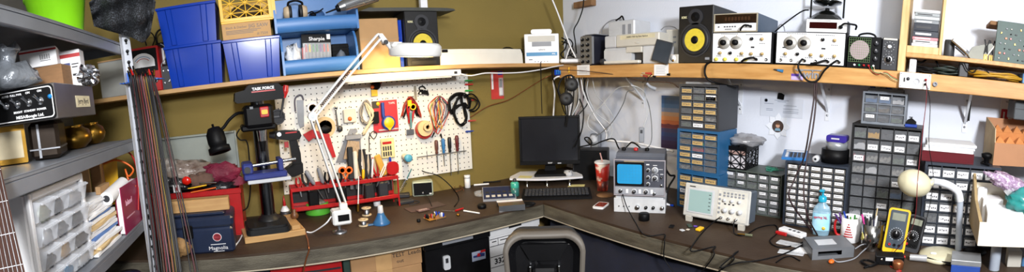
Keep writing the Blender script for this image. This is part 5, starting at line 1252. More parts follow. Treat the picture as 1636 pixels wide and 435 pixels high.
mb=MB(M_vise);mb.box((v1.x,cy-.165,tz+.0145),(v2.x+.005,cy-.06,tz+.045),.006);mb.box((v1.x-.004,cy-.17,tz+.0455),(v1.x+.05,cy-.055,tz+.10),.008);mb.box((v2.x-.035,cy-.16,tz+.0455),(v2.x-.01,cy-.06,tz+.105),.004);mb.build('vise_body',t)
MB(M_chrome).cyl((v1.x+.051,cy-.115,tz+.08),(v2.x+.06,cy-.115,tz+.088),.009,.009,12).build('vise_screw',t)
MB(M_dark).cyl((v1.x+.02,cy-.172,tz+.07),(v1.x+.02,cy-.18,tz+.07),.016,.016,14).build('vise_knob',t)
h1=D(390,203);h2=D(431,165)
mb=MB(M_black);mb.box((h1.x,cy-.14,h1.z),(h2.x,cy+.06,h2.z),.014);mb.box((h1.x-.02,cy-.1,h1.z-.02),(h2.x+.012,cy+.05,h1.z+.012),.008);mb.build('head',t)
m1=D(374,166);m2=D(446,134)
mb=MB(M_black);mb.prism([(m1.x,m1.z+.012),(m1.x+.012,m1.z),(m2.x-.006,m1.z+.0),(m2.x,m1.z+.016),(m2.x-.004,m2.z-.022),(m2.x-.024,m2.z),(m1.x+.075,m2.z+.004),(m1.x+.055,m2.z-.018),(m1.x+.006,m2.z-.026)],cy-.15,cy+.1);mb.build('pulley_cover',t)
c3=D(416,144);mb=MB(M_red);mb.box((c3.x-.058,cy-.1515,c3.z-.012),(c3.x+.058,cy-.1503,c3.z-.006));mb.use(M_white);mb.text('TASK FORCE',(c3.x,cy-.1508,c3.z+.004),.0185,bold=.04);mb.build('nameplate',t)
c3=D(418,178);mb=MB(M_red);mb.box((c3.x-.022,cy-.150,c3.z-.026),(c3.x+.022,cy-.1405,c3.z+.026),.004);mb.build('switch_plate',t);MB(M_yellow).prism(rrect(.03,.022,.006,4,c3.x,c3.z+.0),cy-.159,cy-.1503).build('power_switch',t)
MB(M_chrome).box((h1.x+.03,cy-.146,h2.z-.018),(h1.x+.046,cy-.1405,h2.z-.006)).build('clip',t)
q0=D(420,214,-.10);MB(M_chrome).cyl((cx0,cy-.09,h1.z-.0205),(cx0,cy-.09,D(424,222).z),.024,.02,20).build('quill',t)
MB(M_black).cyl((cx0,cy-.09,D(424,222).z-.0005),(cx0,cy-.09,D(424,238).z),.018,.012,16).build('chuck',t)
hub=D(442,188,-.1);mb=MB(M_dark);mb.cyl((h2.x+.001,cy-.05,hub.z),(hub.x+.03,cy-.05,hub.z),.014,.014,14);mb.build('feed_hub',t)
MB(M_dark).ring((hub.x+.01,cy-.062,hub.z),.036,.0045,'y').build('depth_ring',t)
e=D(455,155,-.1);MB(M_dark).cyl((hub.x+.026,cy-.066,hub.z),(e.x,cy-.075,e.z-.005),.006,.006,8).build('feed_lever',t)
e2=D(459,136,-.1);mb=MB(M_red);d_=Vector((e2.x-e.x,0,e2.z-e.z));mb.cyl((e.x,cy-.075,e.z-.004),Vector((e.x,cy-.075,e.z-.004))+d_*.55,.010,.016,14);mb.cyl(Vector((e.x,cy-.075,e.z-.004))+d_*.551,Vector((e.x,cy-.075,e.z))+d_,.017,.013,14);mb.build('lever_grip',t)
g0=D(390,180,-.06);
MB(M_black).tube([Vector((h1.x-.001,cy-.05,g0.z+.0)),D(378,182,-.08),D(366,192,-.10),D(358,203,-.12),D(352,208,-.13)],.008,10).build('gooseneck',t)
a1=D(341,205,-.14);a2=D(352,244,-.17);d_=(a2-a1);q=MB(M_black);
x_,y_,dd=frame_of(d_);L_=d_.length
prof=[(0,-.02),(.006,-.02),(.006,-.005),(.03,.0),(.046,.03),(.047,.07),(.042,L_*.75),(.054,L_*.78),(.055,L_),(.047,L_),(.045,L_-.02),(0,L_-.022)]
vs_=[];n=22
for r_,hh in prof:
 for i in range(n):a_=2*PI*i/n;vs_.append(a1+dd*hh+(x_*math.cos(a_)+y_*math.sin(a_))*r_)
q.add(vs_,[(j*n+i,j*n+(i+1)%n,(j+1)*n+(i+1)%n,(j+1)*n+i)for j in range(len(prof)-1)for i in range(n)],True);q.build('lamp_shade',t)
cable('power_cable','black cord sagging beside the drill press column',[at_y(px,py,2.22)for px,py in((383,206),(378,216),(384,224),(394,226))]+[at_y(px,py,2.23)for px,py in((398,250),(400,300),(396,330),(386,338))],.004,M_black,'cord')
cable('power_cable','white cord curving between the red toolbox and drill press',[at_z(376,393,ZB+.005),at_z(384,382,ZB+.005),at_z(391,366,ZB+.005),at_z(396,352,ZB+.005)],.004,M_white,'cord')
def CD(px,py,off=0.):return at_y(px,py,2.36+off)-t.location
t=thing('cordless_drill','black and red cordless drill hanging in front of the pegboard','drill',at_y(460,225,2.36))
M_tool=mat('black_tool_grip','#0e0d0f',.5,spec=.2,var=.15)
mb=MB(M_tool);mb.prism([(q.x,q.z)for q in(CD(440,210),CD(456,208),CD(478,209),CD(481,216),CD(478,222),CD(462,224),CD(441,222))][::-1],-.03,.03);mb.build('motor_housing',t)
mb=MB(M_tool);mb.prism([(q.x,q.z)for q in(CD(462,224.5),CD(474,222.5),CD(480,245),CD(482,268),CD(468,270),CD(466,250))][::-1],-.02,.02);mb.build('handle',t)
mb=MB(M_tool);mb.prism([(q.x,q.z)for q in(CD(452,272),CD(466,262),CD(483,260),CD(484,275),CD(470,281),CD(453,282))][::-1],-.036,.036);mb.build('battery_pack',t)
MB(M_dark).cyl(CD(439.5,216),CD(430,216),.024,.016,18).build('chuck',t)
MB(M_chrome).cyl(CD(446,215,-.035),CD(446,215,-.031),.012,.012,14).build('collar',t)
MB(M_red).box(CD(456,214,-.034),CD(474,210,-.0305)).build('red_stripe',t);MB(M_red).box(CD(455,236,-.012),CD(460,226,.012)).build('trigger',t)
mb=MB(M_steel);mb.tube([CD(470,209,.02)+Vector((0,0,.001)),CD(470,205,.1),CD(470,206,.172)],.003,6,3);mb.build('hanging_hook',t)
ry_=2.36
a1=at_y(464,304,ry_);a2=at_y(636,281,ry_);
rk=thing('tool_rack','red wire tool rack crowded with hand tools standing on the bench','tool rack',((a1.x+a2.x)/2,ry_,ZB+.0005));RWD=a2.x-a1.x;rz_=(a1.z+a2.z)/2-ZB
mb=MB(M_red)
for k in range(2):mb.bx(0,.002+.11*k,rz_-.006,RWD,.006,.022,.001)
for k in range(10):mb.bx(-RWD/2+.004+k*(RWD-.008)/9,.057,rz_-.006,.006,.1,.018,.001)
mb.build('top_frame',rk)
mb=MB(M_red)
for k in range(2):mb.bx(0,.002+.11*k,.065,RWD,.005,.02,.001)
mb.bx(0,.057,.052,RWD,.1,.004);mb.build('lower_shelf',rk)
for x in(-RWD/2+.004,RWD/2-.004):
 for y in(.002,.112):MB(M_red).tube([(x,y,0),(x,y,rz_*.5),(x,y,rz_+.003)],.005,8).build('leg',rk)
MB(mat('black_back_panel','#18181a',.6)).box((-RWD/2+.01,.118,.03),(RWD/2-.01,.122,rz_-.02)).build('back_panel',rk)
q0=at_y(595,262,ry_+.09).x-rk.location.x;
mb=MB(M_red);e=at_y(632,262,ry_+.05).x-rk.location.x;mb.prism(rrect(.075,.08,.03,6,e-.025,rz_+.045),.03,.042);mb.build('tape_dispenser',rk)
def tool(px,top,bot,m,lab,cat='pliers',kind='pliers',off=.05,tilt=0.,w=.012):
 P=at_y(px,top,ry_+off);zt_=ZB+rz_;L_=max(.03,P.z-zt_);dn=.10
 t=thing(cat.replace(' ','_'),lab,cat,(P.x,ry_+off,zt_+.004),0,'hand tools in the red rack');t.rotation_euler=(0,tilt,0)
 if kind=='pliers':
  for s_ in(-1,1):MB(m).tube([(s_*.004,0,.0),(s_*w*1.1,0,L_*.4),(s_*w*.9,0,L_*.8),(s_*w*.6,0,L_)],w*.5,8,4).build('handle',t)
  MB(M_steel).prism([(-.006,-.001),(.006,-.001),(.002,-.06),(-.002,-.06)][::-1],-.004,.004).build('jaw',t)
 elif kind=='driver':
  MB(m).lathe([(w*.5,0),(w*.9,.01),(w,L_*.4),(w,L_-.01),(w*.7,L_),(0,L_)],12).build('handle',t);MB(M_steel).cyl((0,0,-.001),(0,0,-dn),.003,.003,8).build('shaft',t)
 elif kind=='block':
  MB(m).box((-w,-.008,0),(w,.008,L_),.006).build('grip',t);MB(M_steel).box((-w*.5,-.002,-.06),(w*.5,.002,-.0005)).build('blade',t)
 elif kind=='scissors':
  for s_ in(-1,1):MB(m).ring((s_*.02,0,L_-.022),.018,.006,'y',20,8).build('finger_loop',t);MB(m).cyl((s_*.016,0,L_-.042),(0,0,.01),.005,.004,8).build('shank',t)
  MB(M_steel).prism([(-.006,.009),(.006,.009),(.001,-.07),(-.001,-.07)][::-1],-.002,.002).build('blade',t)
 return t
tool(489,278,0,M_rubber,'black-gripped pliers at the left end of the red rack',tilt=-.2,w=.014)
tool(500,270,0,M_grey,'grey tube-handled tool left of the lamp arm in the red rack','driver','driver',.05,-.45,.013)
tool(514,268,0,M_grey,'second grey tube-handled tool beside the lamp arm in the red rack','driver','driver',.06,-.2,.014)
tool(522,276,0,M_black,'short black pliers behind the lamp arm in the red rack',w=.012)
tool(550,268,0,M_orange,'orange-handled scissors in the red rack','scissors','scissors',.04,.1)
tool(557,236,0,M_rubber,'tall black-handled cutter in the red rack','cutter','block',.06,.03,.018)
tool(566,243,0,mat('ivory_handle','#d9d6c8',.4),'ivory-handled knife in the red rack','knife','block',.05,.02,.013)
tool(578,240,0,M_rubber,'tall black-handled pliers right of the ivory knife',tilt=.0,w=.017)
tool(586,248,0,M_dark,'dark grey pliers with yellow bands in the red rack',w=.013,tilt=.06)
tool(579,272,0,M_yellow,'yellow-handled screwdriver in the red rack','screwdriver','driver',.03,.1,.009)
tool(592,255,0,M_white,'slim white-handled pick in the red rack','pick','driver',.04,.12,.006)
tool(600,252,0,M_red,'red-handled pliers in the red rack',w=.012,tilt=-.1,off=.06)
tool(606,262,0,M_white,'white crossed tweezers at the front of the red rack','tweezers','pliers',.015,.5,.006)
tool(612,246,0,mat('mustard_plastic','#c99a3c',.5),'mustard yellow funnel-shaped holder in the red rack','holder','block',.05,-.3,.02)
tool(623,252,0,M_blue,'blue-tipped screwdriver near the right end of the red rack','screwdriver','driver',.07,0,.008)
tool(540,278,0,M_black,'black pliers right of the lamp arm in the red rack',w=.014,tilt=.1,off=.03)
tool(477,285,0,M_red,'red-handled pliers at the far left of the red rack',w=.012,tilt=-.1,off=.03)
for k,(px,m_)in enumerate(((545,M_black),(590,M_rubber),(612,M_dark),(500,M_black))):
 P=at_y(px,310,ry_+.05);mb=MB(m_);mb.box((-.03,-.03,0),(.03,.03,.10),.006);solo(mb,'plier_case',['black pouch on the lower level of the red rack behind the lamp','rubbery black pouch on the lower level of the red rack','dark grey pouch on the lower level of the red rack, rightmost','black pouch on the lower level of the red rack by the green bowl'][k],'pouch',(P.x,ry_+.055,ZB+.0005+.0545))
P=at_y(560,300,ry_-.012);Q=at_z(572,338,ZB+.012)
t=thing('pen_probe','white pencil-like probe leaning on the red rack front','probe',Q);d_=at_y(573,282,ry_-.015)-Q
MB(M_white).cyl(d_*.22,d_,.004,.003,8).build('barrel',t);MB(M_brass).cyl((0,0,0),d_*.219,.010,.008,12).build('grip',t)
c,w,h=spot(445,460,342,296,ZB,0)
t=thing('glue_bottle','white glue bottle with red nozzle beside the drill press','bottle',(c.x,min(c.y,2.42),ZB+.0005));sc_=1
MB(M_white).lathe([(.02,0),(.026,.004),(.028,.03),(.026,.055),(.014,.075),(.010,.08),(0,.08)],20).build('bottle',t);MB(M_red).lathe([(.009,.0805),(.008,.10),(.003,.14),(0,.142)],12).build('nozzle',t);MB(M_dark).lathe([(.0285,.028),(.0285,.05),(.0275,.05),(.0275,.028),(.0285,.028)],20).build('label_band',t)
c=at_z(474,368,dzb);solo(MB(M_pine).box((-.022,0,0),(.022,.09,.022),.002),'wood_block','short pine offcut on the drill press board','block',(c.x,c.y+.01,dzb),.2)
c=at_z(472,352,dzb);solo(MB(mat('dark_turned_wood','#6d4426',.4)).lathe([(.018,0),(.024,.012),(.018,.03),(.010,.038),(.012,.05),(0,.055)],16),'turned_finial','turned brown wooden knob by the drill press base','knob',(c.x,c.y+.04,dzb))
c,w,h=spot(488,531,345,322,ZB,0)
t=thing('pet_bowl','lime green plastic pet bowl holding parts in front of the red rack','bowl',(c.x,c.y+.07,ZB+.0005))
MB(M_green).lathe([(.074,0),(.077,.004),(.066,.062),(.062,.066),(.058,.062),(.052,.02),(0,.018)],32).build('bowl',t)
g=MB(mat('grey_parts_mix','#7d7b76',.5,col2='#3c3a38',scale=50));g.ball((0,0,.045),(.048,.046,.024),16,9,.25,5,3);solo(g,'parts_bag','clear bag of mixed parts in the lime green bowl','bag',(c.x-.0,c.y+.07,ZB+.015))
LY=2.055
f0=at_z(542,370,ZB)
t=thing('magnifier_lamp','white swing-arm magnifier lamp clamped on the bench','lamp',(f0.x,LY,ZB+.0005))
def ML(px,py,y=LY):return at_y(px,py,y)-t.location
M_lampw=mat('white_lamp_enamel','#e2e2e0',.3,var=.02)
MB(M_steel).lathe([(.038,0),(.038,.006),(.02,.012),(.009,.014),(.009,.045),(0,.045)],24).build('clamp_foot',t)
b0=ML(531,357);b1=ML(566,331);zb0=.0455
MB(M_lampw).box((-.034,-.035,zb0),(.062,.04,b1.z),.008).build('ballast_box',t);MB(M_black).box((-.008,-.037,zb0+.022),(.05,-.0355,b1.z-.022),.001).build('switch_panel',t)
p1=Vector((.03,0,b1.z+.001));p2=ML(499,186);p3=ML(607,57)
def arm(a,b,nm):
 d=(b-a);s_=Vector((-d.z,0,d.x)).normalized()*.013
 mb=MB(M_lampw)
 for k in(-1,1):
  for yy in(-.012,.012):
   A,B=a+s_*k+Vector((0,yy,0)),b+s_*k+Vector((0,yy,0));mb.cyl(A,B,.0048,.0048,8)
 return mb.build(nm,t)
MB(M_lampw).box((p1.x-.02,-.016,b1.z+.0002),(p1.x+.02,.016,b1.z+.03),.003).build('pivot_block',t)
arm(p1+Vector((0,0,.03)),p2,'lower_arm');arm(p2,p3,'upper_arm')
mb=MB(M_lampw);mb.cyl(p2+Vector((0,-.02,0)),p2+Vector((0,.02,0)),.022,.022,16);mb.build('elbow',t);MB(M_steel).cyl(p2+Vector((0,-.024,0)),p2+Vector((0,-.0205,0)),.009,.009,12).build('elbow_bolt',t)
pA=p2+(p3-p2)*.12;pB=p2+(p3-p2)*.55
mb=MB(mat('dark_spring','#4a3436',.3,.6));
N_=22*8;dd=(pB-pA);x_,y_,dn=frame_of(dd)
mb.tube([pA+dd*(i/N_)+(x_*math.cos(i*2*PI/8)+y_*math.sin(i*2*PI/8))*.006 for i in range(N_+1)],.0022,5,1);mb.build('spring',t)
p4=ML(617,68);MB(M_lampw).prism([(q.x,q.z)for q in(ML(603,54),ML(610,54),ML(622,70),ML(620,74),ML(612,70))][::-1],-.012,.012).build('neck_plate',t)
MB(M_dark).cyl(ML(615,68)+Vector((0,-.02,0)),ML(615,68)+Vector((0,.02,0)),.012,.012,14).build('tilt_knob',t)
hc=ML(663,78);R_=(ML(703,76).x-ML(624,76).x)/2
MB(M_lampw).cyl(ML(618,70),Vector((hc.x-R_*.9,0,hc.z)),.010,.010,10).build('neck',t)
hd=MB(M_lampw);Mt=Matrix.Translation(hc)@Matrix.Rotation(RAD(7),4,'X')@Matrix.Rotation(RAD(2),4,'Y');hd.M=Mt
hd.lathe([(R_*.62,.026),(R_*.7,.032),(R_*.9,.028),(R_,.012),(R_,-.03),(R_*.97,-.038),(R_*.9,-.038),(R_*.9,-.02),(R_*.6,-.018),(R_*.6,.02),(R_*.62,.026)],44)
hd.build('lamp_head',t)
q=MB(M_lampw);q.M=Mt;q.box((-R_*1.0,-.05,.0),(-R_*.55,.05,.036),.012);q.build('ballast_hump',t)
q=MB(mat('magnifier_lens','#e8eef0',.05,alpha=.35,var=.01));q.M=Mt;q.lathe([(0,-.004),(R_*.59,0),(R_*.59,.004),(0,.012)],36);q.build('lens',t)
q=MB(mat('warm_ring_tube','#fff2d0',.4,emit='#ffd489',es=9.));q.M=Mt;q.ring((0,0,-.031),R_*.75,.009,'z',40,8);q.build('ring_tube',t)
lw=hc+t.location
cable('power_cable','white cord running from the magnifier lamp over the bench',[Vector((f0.x-.036,LY,ZB+.09)),at_y(520,358,LY-.02),at_z(500,371,ZB+.006),at_z(490,371,ZB+.006)],.004,M_white,'cord')
cable('copper_wire','copper coloured wire hanging over the bench front edge',[at_z(488,372,ZB+.004),at_z(492,385,ZB+.004),Vector((at_z(493,396,ZB).x,BF_Y-.004,ZB+.006)),Vector((at_z(493,397,ZB).x,BF_Y-.012,ZB-.01)),at_y(489,415,BF_Y-.012),at_y(484,438,BF_Y-.012)],.004,M_copper,'wire')
def spool(px,py,lab,R_=.028,H_=.045,wire=M_steel,fl=None):
 P=at_z(px,py,ZB);t=thing('solder_spool',lab,'spool',(P.x,P.y+R_,ZB+.0005));m_=fl or mat('tan_spool_plastic','#c8b592',.5)
 MB(m_).lathe([(R_,0),(R_,.004),(0,.004)],22).build('flange',t);MB(wire).lathe([(R_*.6,.0042),(R_*.6,H_-.0042),(0,H_-.0042)],22).build('wire_winding',t);MB(m_).lathe([(R_,H_-.004),(R_,H_),(R_*.3,H_),(R_*.3,H_-.002),(0,H_-.002)],22).build('flange',t)
spool(588,346,'taller tan-flanged solder spool standing farther back');spool(583,363,'lower tan-flanged solder spool standing nearer the bench edge',.027,.036)
P=at_z(613,361,ZB);t=thing('funnel','blue funnel standing mouth down on the bench','funnel',(P.x,P.y+.04,ZB+.0005))
MB(plain('#2f6596',.35)).lathe([(.046,0),(.048,.004),(.036,.02),(.02,.05),(.0165,.062),(0,.062)],26).build('cone',t);MB(M_lgrey).lathe([(.0155,.0625),(.0135,.10),(.009,.102),(0,.102)],18).build('spout',t);MB(plain('#2f6596',.35)).box((-.075,-.012,0),(-.044,.012,.006),.003).build('tab',t)
P=at_z(604,330,ZB);solo(MB(M_white).lathe([(.02,0),(.022,.002),(.022,.028),(.018,.03),(.016,.03),(.016,.012),(0,.012)],22),'white_ring','white round cap lying behind the blue funnel','cap',(P.x,P.y+.02,ZB+.0005))
P=at_z(668,313,ZB)
c,w,h=spot(659,692,314,291,ZB,-.35)
t=thing('soldering_station','pale green soldering station box with black front panel','soldering station',(c.x,c.y,ZB+.0005),-.35)
w_,h_=w,h
MB(mat('pale_green_case','#b9c4b0',.4)).box((-w_/2,0,0),(w_/2,.08,h_),.006).build('case',t);MB(M_black).box((-w_/2+.007,-.0025,.008),(w_/2-.007,-.0002,h_-.007),.001).build('front_panel',t);MB(M_white).box((w_*.3,-.0033,.012),(w_*.42,-.0026,.02)).build('label',t);MB(M_grey).lathe([(.006,0),(.006,.008),(0,.009)],12,(0,-.0025,h_*.25),'-y').build('socket',t)
P=at_z(645,317,ZB)
t=thing('soldering_iron_stand','glass-clear sponge cup stand holding the soldering iron','stand',(P.x,P.y+.03,ZB+.0005),-.3)
MB(M_dark).box((-.045,-.03,0),(.05,.04,.028),.006).build('base',t);mb=MB(M_steel)
d_=Vector((.55,.1,.9)).normalized();x_,y_,_=frame_of(d_)
mb.tube([Vector((-.02,0,.03))+d_*(.09*i/64)+(x_*math.cos(i*PI/4)+y_*math.sin(i*PI/4))*(.014+.006*i/64)for i in range(65)],.0016,5,1);mb.build('coil_holder',t)
o=Vector((-.02,0,.03));Mw=Matrix.Rotation(-.3,4,'Z');ow=t.location+(Mw@(o+d_*.05));dw=Mw@d_
t2=thing('soldering_iron','teal-gripped soldering iron resting in its coil stand','soldering iron',ow)
MB(M_steel).cyl((0,0,0),dw*.05,.004,.007,10).build('tip',t2);MB(M_white).cyl(dw*.0505,dw*.058,.013,.013,14).build('collar',t2);MB(mat('teal_rubber','#4f8a86',.5)).cyl(dw*.0585,dw*.13,.012,.008,12).build('grip',t2)
e=ow+dw*.131
cable('power_cable','black cord arching from the soldering iron to the bench right of it',[e,e+dw*.03,at_d(676,274,(e-EYEP).length+.02),at_d(700,281,2.6),at_d(722,300,2.55),at_z(733,318,ZB+.005),at_z(726,330,ZB+.005)],.0035,M_black,'cord')
cable('wire','thin black wire from the soldering station front to the circuit board',[c+Vector((.0,-.012,h_*.3)),at_z(686,320,ZB+.02),at_z(690,330,ZB+.004)],.002,M_black,'wire')
P=at_z(698,352,ZB);t=thing('circuit_board','small amber circuit board bristling with parts on the bench','circuit board',(P.x,P.y+.03,ZB+.0005),.15)
MB(mat('amber_circuit_board','#a8742c',.4,col2='#7d5a28',scale=40)).box((-.05,-.03,.004),(.055,.035,.007)).build('board',t)
q=random.Random(5)
for k in range(16):MB([M_blue,M_black,M_white,M_brass,M_copper,M_grey,M_red][k%7]).lathe([(.005,0),(.006,.002),(.006,q.uniform(.008,.022)),(0,q.uniform(.022,.026))],8,(q.uniform(-.042,.045),q.uniform(-.022,.028),.0072)).build('component',t)
MB(M_steel).box((-.01,-.034,.0),(.05,-.026,.0039)).build('lead_edge',t)
def stick(name,lab,cat,x0,y0,x1,y1,r,m,dz=.0):
 A=at_z(x0,y0,ZB+r+.0008);B=at_z(x1,y1,ZB+r+.0008+dz);return solo(MB(m).cyl((0,0,0),B-A,r,r*.8,10),name,lab,cat,A)
stick('pencil','white stick lying near the bench edge with red end toward the circuit board','pencil',741,337,766,341,.005,M_white)
stick('probe','red handled probe lying right of the circuit board','probe',728,337,740,333,.006,M_red)
stick('tweezers','silver tweezers lying right of the circuit board','tweezers',706,337,727,338,.003,M_chrome)
stick('pen','white pen lying against the olive wall','pen',757,296,781,294,.007,M_white);stick('pen','black pen lying along the olive wall','pen',772,291.5,800,290,.005,M_black)
for k,(px,py,lab)in enumerate(((669,355,'black small knob on the bench left of the circuit board'),(732,345,'tiny brass nut on the bench near the edge'))):
 P=at_z(px,py,ZB);solo(MB(M_black if k==0 else M_brass).lathe([(.010,0),(.011,.002),(.010,.016),(0,.017)]if k==0 else[(.004,0),(.009,0),(.009,.010),(.004,.010),(.004,0)],12),'knob' if k==0 else 'nut',lab,'knob' if k==0 else 'nut',(P.x,P.y,ZB+.0005)).name='small_dial' if k==0 else 'brass_nut'
P=at_z(680,333,ZB);solo(MB(mat('brown_anti_static_mat','#4b3630',.5)).box((-.11,-.05,0),(.12,.05,.003),.001),'bench_mat','brown mat lying behind the circuit board','mat',(P.x-.0,P.y+.02,ZB+.0005),.1)
P=at_z(648,325,ZB);mb=MB(M_dark);mb.box((-.05,-.025,0),(.05,.025,.02),.004);mb.tube([(.05,0,.01),(.08,-.03,.006),(.05,-.06,.006),(0,-.065,.006)],.003,6);solo(mb,'remote_control','dark pedal-like box lying between the funnel and soldering station','box',(P.x,P.y,ZB+.0005)).name='foot_switch'
P=at_z(697,336,ZB);
mb=MB(mat('pink_lettering_card','#7a5a55',.5));mb.box((-.035,-.02,0),(.035,.02,.004));mb.use(plain('#c9b6b0'));mb.text('OPEN',(0,0,.0045),.02,rot=Matrix.Identity(4));solo(mb,'label_card','small brown card with pale lettering on the mat','card',(P.x-.07,P.y+.03,ZB+.0038),.1)
c,w,h=spot(741,752,300,280,ZB,-.4);mb=MB(M_white);mb.lathe([(.018,0),(.02,.002),(.02,h*.72),(.017,h*.76),(.021,h*.77),(.021,h),(0,h)],22);solo(mb,'pill_bottle','small white pill bottle at the back of the bench','bottle',(c.x,min(c.y,YL-.045),ZB+.0005))
P=at_z(770,312,ZB);solo(MB(M_glass).lathe([(.045,0),(.05,.004),(.05,.02),(.048,.02),(.044,.005),(0,.004)],26),'glass_dish','clear round dish on the bench left of the blue panel','dish',(P.x,P.y,ZB+.0005))
P=at_z(731,304,ZB)
cable('wire','tangle of copper wire by the white pill bottle',[at_z(px,py,ZB+.006+.006*(i%2))for i,(px,py)in enumerate(((724,303),(730,296),(738,302),(728,306),(722,299),(736,297),(741,305)))],.002,M_copper,'wire')
P=at_z(770,333,ZB);solo(MB(M_black).lathe([(.022,0),(.026,.006),(.026,.02),(.018,.026),(0,.026)],18),'battery_clip','round black cap lying left of the aluminium plate','cap',(P.x,P.y,ZB+.0005)).name='bottle_stopper'
pA=at_z(763,315,ZB+.02);pB=at_z(812,327,ZB+.02)
c=at_z(797,315,ZB);t=thing('desk_calculator','blue-black sloping keypad panel on the bench left of the keyboard','keypad',(c.x,c.y,ZB+.0005),-.5)
MB(M_grey).prism([(-.09,0),(.09,0),(.09,.045),(-.09,.012)],-.10,.10,'yz').build('case',t)
mb=MB(mat('blue_black_panel','#1d2b52',.3));mb.add([(-.095,-.085,.0136),(.095,-.085,.0136),(.095,.085,.0447),(-.095,.085,.0447)],[(0,1,2,3)]);mb.build('panel',t)
for i in range(5):
 for k in range(2):MB(M_dark if k else M_beige).tf((-.07+i*.035,-.05+k*.05,.0195+.00917*k*1.0),0,RAD(10.4)).box((-.011,-.012,.001),(.011,.012,.005),.001).build('key',t)
c=at_z(818,333,ZB);t=thing('aluminium_plate','folded aluminium cover lying near the bench edge','plate',(c.x-.01,c.y,ZB+.0005),-.45)
M_alu=mat('warm_aluminium','#a58c78',.3,.8,var=.08);mb=MB(M_alu);mb.box((-.07,-.045,.030),(.075,.055,.033));mb.use(M_steel);mb.box((-.07,-.048,0),(.075,-.0455,.033));mb.box((-.07,.0555,0),(.075,.058,.033));mb.build('cover',t);MB(M_white).box((-.072,.03,.0335),(.075,.056,.036)).build('white_edge',t)
ZBt=ZB+.0005
rc=-az(873)
c=at_z(874,300,ZB)
rs=thing('monitor_riser','white curved riser shelf on chrome legs holding the monitor','riser',(c.x+.03,c.y+.02,ZBt),rc)
def loc_of(t,P):
 v=P-t.location;a=t.rotation_euler[2];return Vector((v.x*math.cos(a)+v.y*math.sin(a),-v.x*math.sin(a)+v.y*math.cos(a),v.z))
L0=loc_of(rs,on_plane(814,280,rs.location,rc)).x;L1=loc_of(rs,on_plane(931,280,rs.location,rc)).x
rz=on_plane(873,284,rs.location,rc).z-ZBt;n=14
front=[(L0+(L1-L0)*i/n,-.035*math.sin(PI*i/n))for i in range(n+1)]
MB(mat('pale_riser_board','#dfe0e4',.4,var=.02)).prism(front+[(L1,.06),(L1-.06,.21),(L0+.06,.21),(L0,.06)],rz-.012,rz,'xy').build('board',rs)
for px in(842,874,910):
 x=loc_of(rs,on_plane(px,290,rs.location,rc)).x;MB(M_chrome).lathe([(.009,0),(.009,.004),(.006,.006),(.006,rz-.018),(.010,rz-.0125),(0,rz-.0125)],14,(x,.0,0)).build('leg',rs)
MB(M_chrome).lathe([(.006,0),(.006,rz-.0125),(0,rz-.0125)],12,(0,.17,0)).build('leg',rs)
zr=ZBt+rz+.0005
mp=rs.location+Vector((-math.sin(rc)*.09,math.cos(rc)*.09,0))
mo=thing('monitor','black flat computer monitor with dark screen on the white riser','monitor',(mp.x,mp.y,zr),rc)
a0=loc_of(mo,on_plane(831,264,mp,rc));a1=loc_of(mo,on_plane(926,184,mp,rc));W,X0,Z0,Z1=a1.x-a0.x,a0.x,a0.z,a1.z
mb=MB(M_black);b=.016
mb.box((X0,-.012,Z0),(a1.x,.0,Z0+.026),.002);mb.box((X0,-.012,Z1-b),(a1.x,0,Z1),.002);mb.box((X0,-.012,Z0+.0265),(X0+b,0,Z1-b-.0005),.002);mb.box((a1.x-b,-.012,Z0+.0265),(a1.x,0,Z1-b-.0005),.002)
mb.build('bezel',mo)
MB(mat('dark_screen_glass','#25262b',.12,var=.2,scale=3)).box((X0+b+.0005,-.007,Z0+.0265),(a1.x-b-.0005,0,Z1-b-.0005)).build('screen',mo)
MB(M_black).box((X0+.004,.0005,Z0+.004),(a1.x-.004,.045,Z1-.004),.012).build('back_shell',mo)
mb=MB(M_lgrey);cxm=(X0+a1.x)/2;mb.text('acer',(cxm,-.0128,Z0+.014),.018,bold=.02);mb.box((cxm+.05,-.0128,Z0+.006),(cxm+.075,-.0121,Z0+.012));mb.build('lettering',mo)
MB(M_black).prism([(cxm-.04,.018),(cxm+.04,.018),(cxm+.03,Z0+.03),(cxm-.03,Z0+.03)],.0455,.07).build('neck',mo)
MB(M_black).prism([(cxm-.11,-.07),(cxm+.11,-.07),(cxm+.085,.1),(cxm-.085,.1)],0,.017,'xy').build('foot',mo)
def on_riser(px,py):return on_plane(px,py,rs.location+Vector((-math.sin(rc)*.02,math.cos(rc)*.02,0)),rc)
P=on_riser(907,272);t=thing('computer_mouse','grey computer mouse on the riser right of the monitor foot','mouse',(P.x+.02,P.y+.02,zr),rc+.3)
g=MB(M_lgrey);g.ball((0,0,.012),(.028,.045,.024),18,10)
for i,v in enumerate(g.v):v.z=max(v.z,.0)
g.build('shell',t);MB(M_dark).cyl((0,-.03,.026),(0,-.02,.032),.004,.004,8).build('wheel',t)
P=on_riser(834,274);solo(MB(mat('yellow_note_paper','#d9cf8c',.8)).box((-.04,-.03,0),(.05,.03,.0015)),'sticky_note','yellow paper scrap on the left end of the white riser','paper',(P.x+.02,P.y,zr),rc-.2)
c=at_z(921,297,ZB);solo(MB(mat('yellow_note_paper','#d9cf8c')).prism([(-.06,-.02),(.05,-.03),(.06,.02),(-.03,.03)],0,.0015,'xy'),'sticky_note','yellow sticky paper on the bench right of the riser legs','paper',(c.x,c.y,ZBt),rc)
c,w,h=spot(833,946,320,313,ZB,rc-.02)
kb=thing('keyboard','black computer keyboard in front of the monitor','keyboard',(c.x,c.y,ZBt),rc-.02)
MB(M_black).prism([(0,0),(.17,0),(.17,.03),(.03,.016),(0,.012)],-w/2,w/2,'yz').build('case',kb)
proto=None
